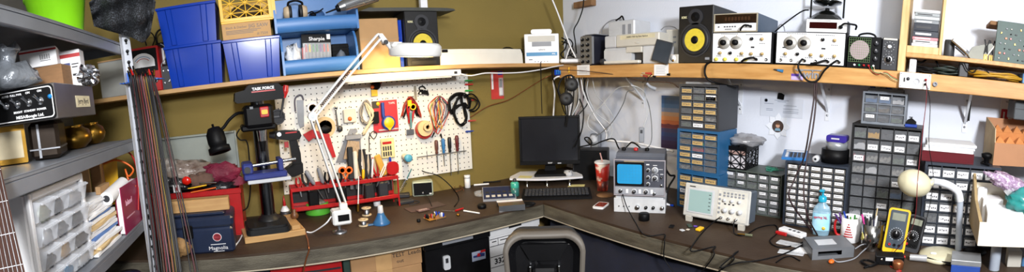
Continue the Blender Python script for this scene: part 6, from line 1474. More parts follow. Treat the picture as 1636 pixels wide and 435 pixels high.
for r_ in range(5):
 for k in range(18):
  if proto is None:
   proto=MB(M_dark).box((-.0095,-.0085,0),(.0095,.0085,.008),.002).build('key',kb);proto['kind']='thing';o=proto
  else:o=link_copy(proto,kb)
  o.location=(-w/2+.025+k*(w-.05)/17,.042+r_*.024,.0185+r_*.0022);o.rotation_euler=(RAD(5.5),0,0)
  s_=(w-.05)/17/.0215;o.scale=(s_,1,1)
c=at_z(826,315,ZB);t=thing('spray_can','small can with green band standing left of the keyboard','can',(c.x,c.y+.02,ZBt));H=.115
MB(mat('teal_can_label','#2f6a63',.3)).lathe([(.024,.004),(.026,.008),(.026,H*.5),(0,H*.5)],22).build('body',t);MB(plain('#39a08c',.3)).lathe([(.026,H*.5+.0005),(.026,H*.74),(.018,H*.82),(0,H*.82)],22).build('green_band',t);MB(M_dark).lathe([(.012,H*.82+.0005),(.012,H*.95),(.006,H),(0,H)],16).build('nozzle',t);MB(M_dark).lathe([(.022,0),(.024,.0035),(0,.0035)],22).build('base_rim',t)
c=at_z(836,325,ZB);solo(MB(M_black).lathe([(.05,0),(.052,.004),(.03,.008),(0,.008)],24),'coaster','black round coaster in front of the green-banded can','coaster',(c.x-.0,c.y-.035,ZBt))
c=at_z(925,297,ZB);
c,w,h=spot(912,970,297,246,ZB,rc-.2)
t=thing('subwoofer','dark grey loudspeaker box behind the red cup','speaker',(c.x+.115,c.y+.10,ZBt),rc-.2);w*=1.05;h*=1.02
MB(mat('charcoal_vinyl','#222226',.6)).box((-w/2,0,0),(w/2,.10,h),.005).build('cabinet',t);MB(M_black).box((-w*.46,-.004,.008),(w*.46,-.0003,h-.008),.002).build('grille_cloth',t)
c=at_z(963,306,ZB);t=thing('paper_cup','tall red and white paper cup with lid and straw','cup',(c.x+.02,c.y+.02,ZBt))
H=at_d(962,256,(c-EYEP).length+.02).z-ZB;r0,r1=.033,.048
M_cup=mat('red_printed_cup','#c32a1e',.35,col2='#e9dfd2',scale=11,contrast=(.5,.56));M_cup2=mat('dark_printed_cup','#5a1b14',.35,col2='#c9442a',scale=24,contrast=(.45,.6))
q=lambda f:r0+(r1-r0)*f
MB(M_cup2).lathe([(r0,0),(q(.35),H*.35),(0,H*.35)],30).build('lower_print',t);MB(M_cup).lathe([(q(.35),H*.351),(r1,H*.94),(0,H*.94)],30).build('cup_wall',t)
MB(M_white).lathe([(r1+.003,H*.9405),(r1+.004,H*.98),(r1-.002,H),(r1-.008,H*.985),(0,H*.985)],30).build('lid',t);MB(mat('pink_straw','#d9a9a2',.4)).cyl((0,0,H*.986),(-.02,-.0,H+.055),.004,.004,10).build('straw',t)
solo(MB(M_cardd).lathe([(.055,0),(.055,.003),(0,.003)],24),'coaster','round brown coaster under the edge of the red cup','coaster',(c.x-.055,c.y-.075,ZBt))
c=at_z(960,330,ZB);t=thing('mobile_phone','white-rimmed mobile phone lying left of the oscilloscopes','phone',(c.x,c.y,ZBt),rc-.5)
MB(M_white).prism(rrect(.065,.11,.014,5),0,.009,'xy').build('shell',t);MB(mat('phone_screen','#3a2420',.1,col2='#8a3a2a',scale=30)).prism(rrect(.055,.08,.006,4,0,.006),.0092,.0098,'xy').build('screen',t)
rh=-az(1021)-.12
c,w,h=spot(981,1063,340,315,ZB,rh)
t=thing('signal_box','low white instrument box with knobs under the blue-screened oscilloscope','instrument',(c.x,c.y,ZBt),rh);hb=h
MB(M_lgrey).box((-w/2,0,0),(w/2,.2,h-.012),.002).build('case',t);MB(mat('pale_front_panel','#d3d4d6',.35)).box((-w/2,-.003,0),(w/2,-.0003,h-.01),.001).build('front_panel',t);MB(M_lgrey).box((-w*.46,.0,h-.0115),(w*.46,.19,h)).build('riser_strip',t)
for fx,r_,m_ in((-.04,.013,M_chrome),(.13,.0085,M_black),(.27,.0085,M_black),(.44,.011,M_chrome)):knob(t,w*fx,h*.36,r_,m_,None,-.003,.014)
for fx in(-.4,-.31,-.2):dimple(t,w*fx,h*.38,.003,M_black,-.003)
z=ZBt+hb+.001
c2,w,h=spot(981,1063,340,315,ZB,rh);w=on_p(981,1063,313,256,c,rh)[1];h=on_plane(1022,255,c,rh).z-z
t=thing('oscilloscope','older oscilloscope with bright blue screen and grey pouch on top','oscilloscope',(c.x,c.y,z),rh)
MB(M_dark).box((-w/2+.003,0,.006),(w/2-.003,.2,h),.003).build('case',t)
mb=MB(mat('scope_face_grey','#4b4d57',.4));mb.box((-w/2,-.006,.006),(w/2,-.0003,h),.002);mb.build('front_panel',t)
MB(mat('silver_lower_panel','#b9bbc2',.35,.3)).box((-w/2+.006,-.008,.014),(w/2-.006,-.0062,h*.27)).build('lower_panel',t)
mb=MB(mat('silver_trim','#c9c2c8',.3,.4))
for a,b in(((-w/2,-.009,.006),(w/2,-.0062,.012)),((-w/2,-.009,h-.006),(w/2,-.0062,h)),((-w/2,-.009,.0121),(-w/2+.005,-.0062,h-.0061)),((w/2-.005,-.009,.0121),(w/2,-.0062,h-.0061))):mb.box(a,b)
mb.build('trim_frame',t)
sx0,sx1,sz0,sz1=-w*.47,w*.09,h*.30,h*.93
q=MB(M_black);q.box((sx0,-.010,sz0),(sx1,-.0062,sz1),.002);q=q.build('screen_bezel',t)
scr=mat('lit_blue_screen','#1c6f9e',.2,var=.1,scale=10,emit='#3fb2e8',es=.42)
MB(scr).prism(rrect((sx1-sx0)*.86,(sz1-sz0)*.82,.010,5,(sx0+sx1)/2,(sz0+sz1)/2),-.0115,-.0102).build('screen',q)
mb=MB(mat('pale_graticule','#2f8cba',.4))
for k in range(1,8):x=sx0+(sx1-sx0)*(.07+.86*k/8);mb.box((x-.0003,-.0119,sz0+.016),(x+.0003,-.0116,sz1-.016))
for k in range(1,6):z_=sz0+(sz1-sz0)*(.09+.82*k/6);mb.box((sx0+.016,-.0119,z_-.0003),(sx1-.016,-.0116,z_+.0003))
mb.build('graticule',q)
for fx,fz,r_,m_,s_ in((.17,.73,.007,M_black,M_lgrey),(.17,.54,.007,M_black,M_lgrey),(.17,.36,.007,M_black,M_lgrey),(.30,.73,.012,M_grey,M_lgrey),(.30,.52,.010,M_dark,M_lgrey),(.43,.55,.006,M_dark,None),(.43,.34,.006,M_chrome,None),(-.10,.15,.010,M_dark,M_lgrey),(.13,.15,.010,M_dark,M_lgrey),(-.37,.15,.008,M_black,M_chrome),(.29,.1,.006,M_black,M_chrome)):knob(t,w*fx,h*fz,r_,m_,s_,-.0062 if fz>.28 else-.0081,.014)
for fx in(-.24,.01,.24):MB(M_white).box((w*fx-.006,-.0095,h*.1),(w*fx+.006,-.0082,h*.21)).build('slide_frame',t);
mb=MB(M_white)
for a,b in(((w*.24,-.0068,h*.43),(w*.244,-.0063,h*.63)),((w*.24,-.0068,h*.63),(w*.36,-.0063,h*.635)),((w*.356,-.0068,h*.43),(w*.36,-.0063,h*.63)),((w*.37,-.0068,h*.75),(w*.45,-.0063,h*.76)),((w*.40,-.0068,h*.62),(w*.46,-.0063,h*.635)),((w*.13,-.0068,h*.86),(w*.19,-.0063,h*.89)),((w*.26,-.0068,h*.85),(w*.34,-.0063,h*.865))):mb.box(a,b)
mb.build('panel_marks',t)
MB(mat('tan_strip','#a0917a',.4)).box((-w*.3,-.0105,h*.935),(w*.09,-.0092,h*.965)).build('name_strip',t)
for s_ in(-1,1):MB(M_dark).box((s_*w*.3-.012,.01,0),(s_*w*.3+.012,.03,.0055)).build('foot',t)
p_=thing('accessory_pouch','grey padded pouch lying on top of the blue-screened oscilloscope','pouch',(c.x,c.y,z+h+.0005),rh)
MB(mat('grey_vinyl_pouch','#5d616b',.5)).prism([(-.0,0),(.18,0),(.18,.022),(.15,.036),(.02,.03),(-.004,.014)],-w*.46,w*.48,'yz').build('pouch',p_)
for fx,m_ in((-.34,M_black),(-.1,M_red),(.12,M_black)):MB(m_).lathe([(.011,.0),(.012,.012),(.008,.016),(0,.016)],14,(w*fx,.06,.0365)).build('snap_knob',p_)
rt=RW+.06
c,w,h=spot(1094,1192,362,306,ZB,rt)
ds=thing('digital_oscilloscope','beige digital oscilloscope with grey-green screen tilted back on feet','oscilloscope',(c.x,c.y,ZBt),rt);w=w*1.08
inner=MB(M_beige);TL=RAD(-9);Z00=.028
def dsm(m):q=MB(m);q.tf((0,0,Z00),0,TL);return q
H=h*.94
q=dsm(mat('beige_scope_case','#c8c7c2',.45));q.box((-w/2,0,0),(w/2,.012,H),.005);q.build('front_bezel',ds)
q=dsm(mat('grey_blue_rear','#5c6672',.5));q.box((-w/2+.004,.0125,.004),(w/2-.004,.11,H-.004),.006);q.build('rear_case',ds)
q=dsm(M_lgrey);q.box((-w*.44,-.003,H*.13),(-w*.03,-.0003,H*.87),.003);q.build('screen_surround',ds)
q=dsm(mat('lcd_grey_green','#8fa8a6',.2,var=.05,scale=3,emit='#9fc0bd',es=.12));q.box((-w*.41,-.0042,H*.18),(-w*.06,-.0031,H*.82));q.build('screen',ds)
q=dsm(M_dark)
for k in range(5):q.box((-w*.105,-.0048,H*(.28+.11*k)),(-w*.075,-.0043,H*(.30+.11*k)))
q.box((-w*.42,-.001,H*.90),(-w*.33,-.0002,H*.93));q.build('screen_marks',ds)
q=dsm(mat('pale_key_panel','#dad7cd',.4));q.box((w*.03,-.0025,H*.06),(w*.46,-.0003,H*.93),.002);q.build('key_panel',ds)
for i in range(5):q=dsm(M_grey);q.box((w*.045,-.006,H*(.25+.13*i)),(w*.075,-.0026,H*(.31+.13*i)),.001);q.build('soft_key',ds)
for i in range(6):
 for k in range(2):q=dsm(M_grey);q.box((w*(.11+.055*i),-.006,H*(.76+.08*k)),(w*(.14+.055*i),-.0026,H*(.81+.08*k)),.001);q.build('menu_key',ds)
for i in range(3):
 q=dsm(M_lgrey);q.lathe([(.012,0),(.011,.014),(0,.015)],18,(w*(.15+.11*i),-.0026,H*.36),'-y');q.build('scale_knob',ds)
 q=dsm(M_lgrey);q.lathe([(.008,0),(.0075,.01),(0,.011)],16,(w*(.13+.11*i),-.0026,H*.65),'-y');q.build('position_knob',ds)
 q=dsm(M_dark);q.box((w*(.13+.06*i),-.005,H*.53),(w*(.16+.06*i),-.0026,H*.57),.001);q.build('key',ds)
 q=dsm(M_chrome);q.lathe([(.007,0),(.007,.012),(.004,.013),(0,.008)],14,(w*(.11+.11*i),-.0026,H*.14),'-y');q.build('input_jack',ds)
for s_ in(-1,1):MB(M_beige).prism([(.0,0),(.012,0),(.02,.034),(-.004,.028)],s_*w*.40-.016,s_*w*.40+.016,'yz').build('foot',ds)
MB(M_beige).box((-w*.42,.085,0),(w*.42,.1,.012)).build('rear_foot',ds)
def lead2(lab,pts,r=.0032,m=M_black):return cable('probe_lead',lab,pts,r,m,'lead')
jx=lambda i:Vector((c.x,c.y,ZBt))+Matrix.Rotation(rt,3,'Z')@Vector((w*(.11+.11*i),-.022,Z00+H*.16))
lead2('black probe lead from the digital oscilloscope running toward the viewer off the bench',[jx(0),jx(0)+Vector((-.03,0,-.0)),at_z(1128,366,ZB+.03),at_z(1112,385,ZB+.005),at_z(1104,402,ZB+.005),Vector((BF_X+.03,at_z(1105,420,ZB).y,ZB+.006)),Vector((BF_X-.01,at_z(1105,425,ZB).y,ZB+.006)),Vector((BF_X-.02,at_z(1105,427,ZB).y,ZB-.02)),at_x(1109,450,BF_X-.02)])
lead2('black probe lead from the digital oscilloscope winding right across the bench',[jx(2),jx(2)+Vector((-.03,-.01,-.01)),at_z(1174,374,ZB+.005),at_z(1190,376,ZB+.005),at_z(1212,364,ZB+.005),at_z(1238,360,ZB+.005),at_z(1242,372,ZB+.005),at_z(1230,385,ZB+.005),at_z(1243,395,ZB+.005),at_z(1270,392,ZB+.005),at_z(1290,384,ZB+.006)])
lead2('long black lead crossing the front of the right bench',[at_z(1290,387,ZB+.012),at_z(1255,405,ZB+.011),at_z(1215,416,ZB+.005),at_z(1180,420,ZB+.005),at_z(1150,428,ZB+.005),Vector((BF_X+.03,at_z(1148,428,ZB).y,ZB+.006)),Vector((BF_X-.01,at_z(1145,430,ZB).y,ZB+.006)),Vector((BF_X-.02,at_z(1144,431,ZB).y,ZB-.02)),at_x(1132,445,BF_X-.02)])
s0=at_z(1000,333,ZB);hit=Vector((c.x,c.y,0))
lead2('black lead dropping from the blue-screened oscilloscope over the bench edge',[at_d(995,311,2.26),at_d(997,318,2.24),at_d(1002,332,2.24),at_z(1013,352,ZB+.004),at_z(1030,376,ZB+.004),Vector((BF_X+.03,at_z(1041,386,ZB).y,ZB+.006)),Vector((BF_X-.01,at_z(1046,391,ZB).y,ZB+.006)),Vector((BF_X-.02,at_z(1047,392,ZB).y,ZB-.02)),at_x(1062,415,BF_X-.02),at_x(1085,445,BF_X-.02)],.0028)
M_dfront=mat('clear_drawer_plastic','#8a8d92',.18,alpha=.26,var=.03)
M_lab=mat('white_drawer_label','#e9e9ec',.6,var=.02);M_labt=mat('tan_drawer_label','#c2a36a',.7,var=.06)
M_wr=mat('pen_marks','#3a3a42',.7)
CONT=[mat('drawer_parts_%s'%n,a,.5,col2=b,scale=70,contrast=(.42,.58))for n,a,b in(('grey','#6d6a66','#2a2826'),('brown','#6b5a44','#28221c'),('dark','#3d3c3e','#17171a'),('pale','#a39e96','#4a4744'),('green','#5a6a52','#26281f'))]
CONTC={'red':plain('#b3203f',.3),'yellow':plain('#d9a520',.3),'green':plain('#2f8f5a',.3),'blue':plain('#4f77a8',.3),'white':plain('#d9d9dc',.4)}
def cabinet(name,lab,c,rot,w,h,d,cols,rows,fm,label=None,rim=.012,bot=.012,clear=True,wide=False,lw=.7,lz=(.5,.92),special={},nolab=0.,seed=1,tanl=0.,front=None,shelf=.004,sidem=None):
 q=random.Random(seed)
 t=thing(name,lab,'drawer cabinet',c,rot)
 cw=(w-2*rim)/cols;rh_=(h-bot-rim)/rows
 mb=MB(fm);mb.box((-w/2,.05,0),(w/2,d,h));mb.box((-w/2,0,0),(-w/2+rim,.0499,h));mb.box((w/2-rim,0,0),(w/2,.0499,h));mb.box((-w/2+rim,0,0),(w/2-rim,.0499,bot-shelf));mb.box((-w/2+rim,0,h-rim),(w/2-rim,.0499,h))
 for r in range(rows):mb.box((-w/2+rim,.001,bot+r*rh_-shelf),(w/2-rim,.0499,bot+r*rh_-.0003))
 for k in range(1,cols):mb.box((-w/2+rim+k*cw-.002,.002,bot),(-w/2+rim+k*cw+.002,.0499,h-rim))
 mb.build('cabinet_body',t)
 dw,dh=cw-.006,rh_-shelf-.002
 fr=MB(front or M_dfront);fr.box((-dw/2,-.003,0),(dw/2,0,dh),.001);fr.box((-dw*.22,-.011,dh*.04),(dw*.22,-.0031,dh*.13),.001);fr.box((-dw/2,.0003,0),(dw/2,.045,.0015));P0=fr.build('drawer',t)
 pc={}
 def content(m):
  if m.name not in pc:
   cb=MB(m);n=7;vs_=[]
   for i in range(n):
    x=-dw*.46+dw*.92*i/(n-1);z_=dh*(.55+.28*mnoise.noise(Vector((i*.9,seed,len(pc)*3.1))))
    vs_+=[(x,.004,.0018),(x,.004,z_),(x,.042,z_*.9),(x,.042,.0018)]
   f_=[(4*i+a,4*i+(a+1)%4,4*i+4+(a+1)%4,4*i+4+a)for i in range(n-1)for a in range(4)]+[(3,2,1,0),(4*n-4,4*n-3,4*n-2,4*n-1)]
   cb.add(vs_,f_);pc[m.name]=cb.build('contents',None);return pc[m.name],True
  return pc[m.name],False
 pl={}
 def labm(m,v):
  if(m.name,v)not in pl:
   lb=MB(m);lb.box((-dw*lw/2,-.0042,dh*lz[0]),(dw*lw/2,-.0032,dh*lz[1]));lb.use(M_wr);qq=random.Random(v);x=-dw*lw*.4
   while x<dw*lw*.36:
    l_=dw*lw*qq.uniform(.03,.12);zc=dh*(lz[0]*.5+lz[1]*.5)+dh*(lz[1]-lz[0])*qq.uniform(-.12,.12);lb.box((x,-.0045,zc-dh*(lz[1]-lz[0])*.12),(x+l_,-.0043,zc+dh*(lz[1]-lz[0])*.12));x+=l_+dw*lw*qq.uniform(.03,.07)
   pl[(m.name,v)]=lb.build('label',None);return pl[(m.name,v)],True
  return pl[(m.name,v)],False
 first=True
 for r in range(rows):
  for k in range(cols):
   x=-w/2+rim+(k+.5)*cw;z_=bot+(rows-1-r)*rh_
   if first:o=P0;first=False
   else:o=link_copy(P0,t)
   o.location=(x,0,z_)
   sp=special.get((r,k),'')
   m=CONTC.get(sp)or CONT[q.randrange(5)]
   g,new=content(m)
   if new:g.parent=o
   else:link_copy(g,o)
   lt='text:' in sp
   if label and not(q.random()<nolab)or lt:
    tan=q.random()<tanl
    l,new=labm(M_labt if tan else M_lab,q.randrange(4))
    if lt:
     lb=MB(M_lab);lb.box((-dw*.42,-.0042,dh*.1),(dw*.42,-.0032,dh*.95));lb.use(M_ink);lb.text(sp[5:],(0,-.0046,dh*.5),dh*.7,bold=.02);lb.build('label',o)
     if new:l.parent=o
    elif new:l.parent=o
    else:link_copy(l,o)
 return t
XA=1.93
M_cab=mat('dark_grey_cabinet','#34363b',.5,var=.06);M_cabb=mat('blue_cabinet','#235a86',.45,var=.06);M_cabg=mat('green_grey_cabinet','#4d554f',.5,var=.06);M_cabn=mat('navy_grey_cabinet','#2c333f',.45,var=.06);M_cabk=mat('black_cabinet','#151619',.45,var=.1);M_cabm=mat('mid_grey_cabinet','#747a83',.5,var=.05)
def cabspot(xl,xr,yb,yt,x,z):c,w,h=spot_x(xl,xr,yb,yt,x,z);return c,w,h
dA=.205
c,w,h=cabspot(1083,1148,332,277,XA,ZBt);h1=h
cabinet('drawer_cabinet','lower blue drawer cabinet standing on the bench behind the digital oscilloscope',c,RW,w+.01,h,dA,3,5,M_cabb,True,.014,.010,tanl=.8,lz=(.1,.8),lw=.86,seed=3)
z=ZBt+h1+.0005;c,w,h=cabspot(1083,1148,276,208,XA,z);h2=h
cabinet('drawer_cabinet','upper blue drawer cabinet under the dark grey one',(c.x,c.y,z),RW,w+.01,h,dA,3,6,M_cabb,True,.014,.012,tanl=.72,lz=(.1,.75),lw=.86,nolab=.35,seed=5,special={(1,1):'green',(2,1):'red',(0,1):'blue'})
z+=h2+.0005;c,w,h=cabspot(1085,1149,208,135,XA,z)
cabinet('drawer_cabinet','dark grey drawer cabinet on top of two blue ones',(c.x,c.y,z),RW,w,h,dA+.02,3,6,M_cab,True,.012,.012,tanl=.7,lz=(.1,.7),lw=.86,nolab=.3,seed=8,special={(1,2):'text:1M'})
ztA=z+h
P=at_x(1110,134,XA+.05);t=solo(MB(M_clear).box((-.06,0,0),(.06,.08,.012),.002),'clear_box','low clear plastic box on top of the dark grey cabinet','box',(XA+.05,P.y,ztA+.0005),RW)
XG=2.025
c,w,h=cabspot(1156,1248,343,275,XG,ZBt)
cabinet('drawer_cabinet','green-grey drawer cabinet with small white labels under the black lattice crate',c,RW,w,h,XR-XG-.012,5,5,M_cabg,True,.006,.01,lw=.62,lz=(.52,.9),seed=11,nolab=.06)
zG=ZBt+h+.0005;yG=c.y
XL=1.945
c,w,h=cabspot(1252,1352,370,262,XL,ZBt)
cabinet('drawer_cabinet','dark blue-grey cabinet with five columns of white labelled drawers behind the soap bottle',c,RW,w,h,XR-XL-.012,5,10,M_cabn,True,.010,.010,lw=.78,lz=(.38,.95),seed=13,shelf=.003,front=mat('smoky_drawer_plastic','#7d7a76',.25,alpha=.6,var=.1))
zL=ZBt+h+.0005;yL=c.y
XT=2.0
c,w,h=cabspot(1356,1469,362,201,XT,ZBt)
cabinet('drawer_cabinet','tall black cabinet with forty-five clear drawers behind the mug and yellow meter',c,RW,w,h,XR-XT-.012,5,9,M_cabk,True,.010,.012,lw=.8,lz=(.1,.6),nolab=.72,seed=17,special={(0,1):'yellow',(2,0):'red',(0,3):'white',(1,0):'white',(3,1):'white',(3,4):'white',(5,3):'blue',(7,0):'white'},shelf=.006)
zT=ZBt+h+.0005;yT=c.y
c,w,h=cabspot(1377,1448,203,148,XT+.03,zT)
cabinet('drawer_cabinet','small grey nine-drawer cabinet on top of the tall black one',(c.x,c.y,zT),RW,w,h,.17,3,3,M_cabm,True,.009,.012,lw=.7,lz=(.5,.9),nolab=.7,seed=19,special={(0,2):'white',(0,1):'blue',(0,0):'blue'},shelf=.006)
q=random.Random(3);t=thing('parts_tray','shallow grey tray of loose parts on top of the small nine-drawer cabinet','tray',(XT+.04,c.y,zT+h+.0005),RW)
tw=w*.8;MB(M_cabm).box((-tw/2,0,0),(tw/2,.12,.004)).build('tray_floor',t);mb=MB(M_cabm);mb.box((-tw/2,0,.0042),(tw/2,.004,.018));mb.box((-tw/2,.116,.0042),(tw/2,.12,.018));mb.build('rim',t)
for k in range(6):MB([M_blue,M_white,M_grey][k%3]).bx(-tw*.4+k*tw*.16,.05,.017,.024,.05,.024,.002).build('part_packet',t)
XRc=1.885
c,w,h=cabspot(1472,1562,403,262,XRc,ZBt);c.y-=.045;w+=.09
rcab=cabinet('drawer_cabinet','wide blue-grey cabinet of large labelled drawers behind the beige desk lamp',c,RW,w,h,.3,5,7,M_cabn,True,.012,.012,lw=.86,lz=(.1,.74),nolab=.18,seed=23,special={(4,4):'red',(3,2):'yellow',(5,1):'white',(5,0):'white',(0,0):'white',(3,1):'white'},shelf=.006)
zR=ZBt+h+.0005;yR=c.y
lc=thing('lattice_crate','small black lattice-sided crate with white paper inside on the green-grey cabinet','crate',at_x(1176,276,XG+.02),RW);P=at_x(1157,276,XG+.005);Q=at_x(1191,276,XG+.005)
w=P.y-Q.y;h=at_x(1174,234,XG+.005).z-zG;lc.location=(XG+.01,(P.y+Q.y)/2,zG)
mb=MB(M_black);D2=.17
for x in(-w/2,w/2-.006):
 for y in(0,D2-.006):mb.box((x,y,0),(x+.006,y+.006,h))
for y in(0,D2-.006):mb.box((-w/2+.006,y,0),(w/2-.006,y+.006,.006));mb.box((-w/2+.006,y,h-.022),(w/2-.006,y+.006,h))
for x in(-w/2,w/2-.006):mb.box((x,.006,0),(x+.006,D2-.006,.006));mb.box((x,.006,h-.022),(x+.006,D2-.006,h))
mb.box((-w/2+.006,.006,0),(w/2-.006,D2-.006,.003));mb.build('frame',lc)
mb=MB(M_black);lattice(mb,-w/2+.006,w/2-.006,.006,h-.022,2,2,0,.006,.0025);mb.build('lattice_front',lc)
mb=MB(M_black)
lattice(mb,.006,D2-.006,.006,h-.022,3,2,w/2-.006,w/2,.0025,'y');lattice(mb,.006,D2-.006,.006,h-.022,3,2,-w/2,-w/2+.006,.0025,'y');mb.build('lattice_side',lc)
mb=MB(mat('white_liner','#dcd6da',.6));mb.box((-w/2+.008,.008,.004),(w/2-.01,.011,h*.62));mb.use(plain('#b08f86')).box((-w/2+.008,.008,h*.621),(w/2-.01,.011,h*.8));solo(mb,'paper_sheet','white paper sheet standing inside the black lattice crate','paper',lc.location.copy(),RW)
g=MB(mat('silver_grey_bag','#b5b5b8',.22,.3,col2='#8d8d92',scale=9,bump=.6,bscale=26));g.ball((0,0,.025),(w*.8,.10,.034),24,14,.16,3,4)
for i,v in enumerate(g.v):v.z=max(v.z,0.)
solo(g,'plastic_bag','silvery plastic bag slumped over the top of the lattice crate','bag',(XG+.10,lc.location.y-.02,zG+h+.0005),RW)
mb=MB(plain('#2f7f6a',.4));P=at_x(1232,275,XG+.06);q=random.Random(9)
for k in range(6):mb.tube([(q.uniform(-.05,.05),q.uniform(-.03,.03),q.uniform(.003,.02))for _ in range(4)],.003,6,5)
for i,v in enumerate(mb.v):v.z=max(v.z,.0)
solo(mb,'wire_tangle','tangle of green wire and clips on the green-grey cabinet','wire',(XG+.09,P.y,zG),RW,kind='stuff')
P=at_x(1280,256,XL+.08);t=thing('calculator','bright blue calculator lying on the white-labelled cabinet','calculator',(XL+.03,P.y+.02,zL),RW+.25)
MB(plain('#2a6fb0',.35)).prism([(0,0),(.16,0),(.16,.026),(0,.012)],-.065,.065,'yz').build('case',t)
for i in range(5):
 for k in range(4):MB(M_dark if i else M_lgrey).bx(-.042+i*.021,.025+k*.022,.0155+k*.0019,.014,.014,.006,.001).build('key',t)
MB(M_lgrey).bx(0,.128,.0255,.1,.03,.006,.001).build('display',t)
P=at_x(1302,262,XL+.03);t=thing('tape_roll','small white roll lying right of the blue calculator','tape',(XL+.04,P.y,zL+.0165),RW);MB(M_lgrey).lathe([(.006,0),(.016,0),(.016,.05),(.006,.05),(.006,0)],20,(0,-.01,0),'y').build('roll',t);MB(M_dark).lathe([(.0055,.002),(0,.002)],12,(0,-.01,0),'y').build('core',t)
c,w,h=spot_x(1307,1352,264,241,XL+.03,zL);tl=thing('tape_roll','fat black tape roll lying under the silver one','tape',(XL+.03+w/2,c.y,zL),RW);MB(M_black).lathe([(w*.2,0),(w/2,0),(w/2,h),(w*.2,h),(w*.2,0)],34,(0,0,0),'z',True).build('roll',tl);zz_=zL+h+.0005;MB(M_card).lathe([(w*.17,.001),(w*.195,.001),(w*.195,h-.001),(w*.17,h-.001),(w*.17,.001)],28).build('core',tl)
c,w2,h2=spot_x(1315,1351,241,228,XL+.04,zz_);tl=thing('tape_roll','silver grey tape roll stacked on the fat black one','tape',(XL+.03+w/2,c.y,zz_),RW);MB(mat('duct_tape_silver','#a9adb2',.3,.4)).lathe([(w2*.22,0),(w2/2,0),(w2/2,h2),(w2*.22,h2),(w2*.22,0)],34).build('roll',tl);MB(M_card).lathe([(w2*.18,.001),(w2*.215,.001),(w2*.215,h2-.001),(w2*.18,h2-.001),(w2*.18,.001)],28).build('core',tl)
zz_+=h2+.0005;c,w3,h3=spot_x(1319,1352,229,217,XL+.04,zz_);t=thing('glasses_case','purple rounded case on top of the silver tape roll','case',(XL+.05,c.y,zz_),RW);MB(mat('purple_plastic','#352a86',.3)).prism(rrect(w3,h3,.012,5,0,h3/2),0,.07).build('case',t);MB(M_lgrey).box((-w3*.25,-.0015,h3*.4),(w3*.15,-.0002,h3*.6)).build('label',t)
P=at_x(1455,203,XT+.05);solo(MB(plain('#27439a',.4)).box((-.035,0,0),(.03,.07,.014),.003),'blue_box','small flat blue box at the right end of the tall black cabinet','box',(XT+.03,P.y,zT),RW);t=thing('stapler','black clip-shaped tool on the flat blue box','tool',(XT+.05,P.y,zT+.0145),RW);MB(M_black).prism([(-.03,0),(.025,0),(.025,.012),(.0,.03),(-.02,.018)],0,.02).build('body',t);t.name='bulldog_clip';MB(M_black).box((-.012,.004,.0305),(.006,.016,.034)).build('lever',t)
c,w,h=spot_x(1468,1560,266,241,XRc+.02,zR);w=min(w,.24);bd=thing('ring_binder','maroon binder lying flat on the wide blue-grey cabinet','binder',(XRc+.02,c.y,zR),RW);hb=max(.04,h*.85)
mb=MB(mat('maroon_leather','#5e1a22',.3,var=.1));mb.box((-w/2,0,0),(w/2,.22,.004),.001);mb.box((-w/2,0,hb-.004),(w/2,.22,hb),.001);mb.box((-w/2,0,.0041),(w/2,.006,hb-.0041),.001);mb.build('cover',bd);MB(M_paper).box((-w/2+.008,.0065,.0045),(w/2-.008,.215,hb-.0045)).build('pages',bd)
zz_=zR+hb+.0005
for k in range(3):solo(MB([M_paper,plain('#c3c6cc',.7),M_paper][k]).box((-w*.48,0,0),(w*.48,.2,.012),.001),'paper_pad',['lowest white paper pad on the maroon binder','grey paper pad in the middle on the maroon binder','topmost white paper pad on the maroon binder'][k],'paper',(XRc+.025+.008*k,c.y-.008*k,zz_+k*.0125),RW+.04*k-.04)
P=at_x(1576,258,XRc+.1);t=thing('cord_grip','black cable plug standing at the right of the maroon binder','plug',(XRc+.1,P.y+.0,zR),RW);MB(M_black).lathe([(.012,0),(.014,.02),(.026,.03),(.028,.045),(.01,.052),(0,.052)],18).build('plug',t);MB(M_black).tube([(-.012,-.002,.01),(-.03,-.03,.006),(-.02,-.06,.006),(.0,-.09,.006)],.004,6).build('cord',t)
def stand_at(px,py,dx=0.,dy=0.):P=at_z(px,py,ZB);return Vector((P.x+dx,P.y+dy,ZBt))
c,w,h=spot(1295,1326,378,305,ZB,RW+.12);t=thing('soap_bottle','clear pump bottle of blue cleaner with pale blue label','bottle',(c.x+.03,c.y,ZBt),RW+.12);s_=w/2
M_liq=mat('blue_clear_bottle','#a9d3ea',.08,alpha=.45,var=.03)
def ell(z,a,b,n=24):return[(a*math.cos(2*PI*i/n),b*math.sin(2*PI*i/n),z)for i in range(n)]
prof=[(0,.85),(.03,.98),(h*.2,1.),(h*.5,.98),(h*.62,.8),(h*.70,.42),(h*.74,.34)];vs_=[]
for z_,f in prof:vs_+=ell(z_,s_*f,s_*f*.62)
n=24;mb=MB(M_liq);mb.add(vs_,[(j*n+i,j*n+(i+1)%n,(j+1)*n+(i+1)%n,(j+1)*n+i)for j in range(len(prof)-1)for i in range(n)],True);mb.add(vs_,[list(range(n))[::-1],list(range((len(prof)-1)*n,len(prof)*n))]);mb.build('bottle',t)
M_teal=plain('#1f9fbf',.3)
MB(M_teal).lathe([(s_*.44,h*.741),(s_*.44,h*.83),(s_*.3,h*.86),(0,h*.86)],20).build('collar',t);mb=MB(M_teal);mb.cyl((0,0,h*.8605),(0,0,h*.96),s_*.12,s_*.12,10);mb.box((-s_*.35,-s_*.6,h*.9601),(s_*.2,s_*.2,h),.004);mb.build('pump_head',t)
lb=MB(mat('pale_blue_label','#bfe3f2',.4,col2='#6fc2e6',scale=9));n2=10;vs_=[]
for z_ in(h*.12,h*.50):
 for i in range(n2+1):
  a=RAD(-150+120*i/n2);vs_.append((s_*1.02*math.cos(a),s_*1.02*.63*math.sin(a),z_))
lb.add(vs_,[(i,i+1,n2+2+i,n2+1+i)for i in range(n2)],True);lb.build('label',t)
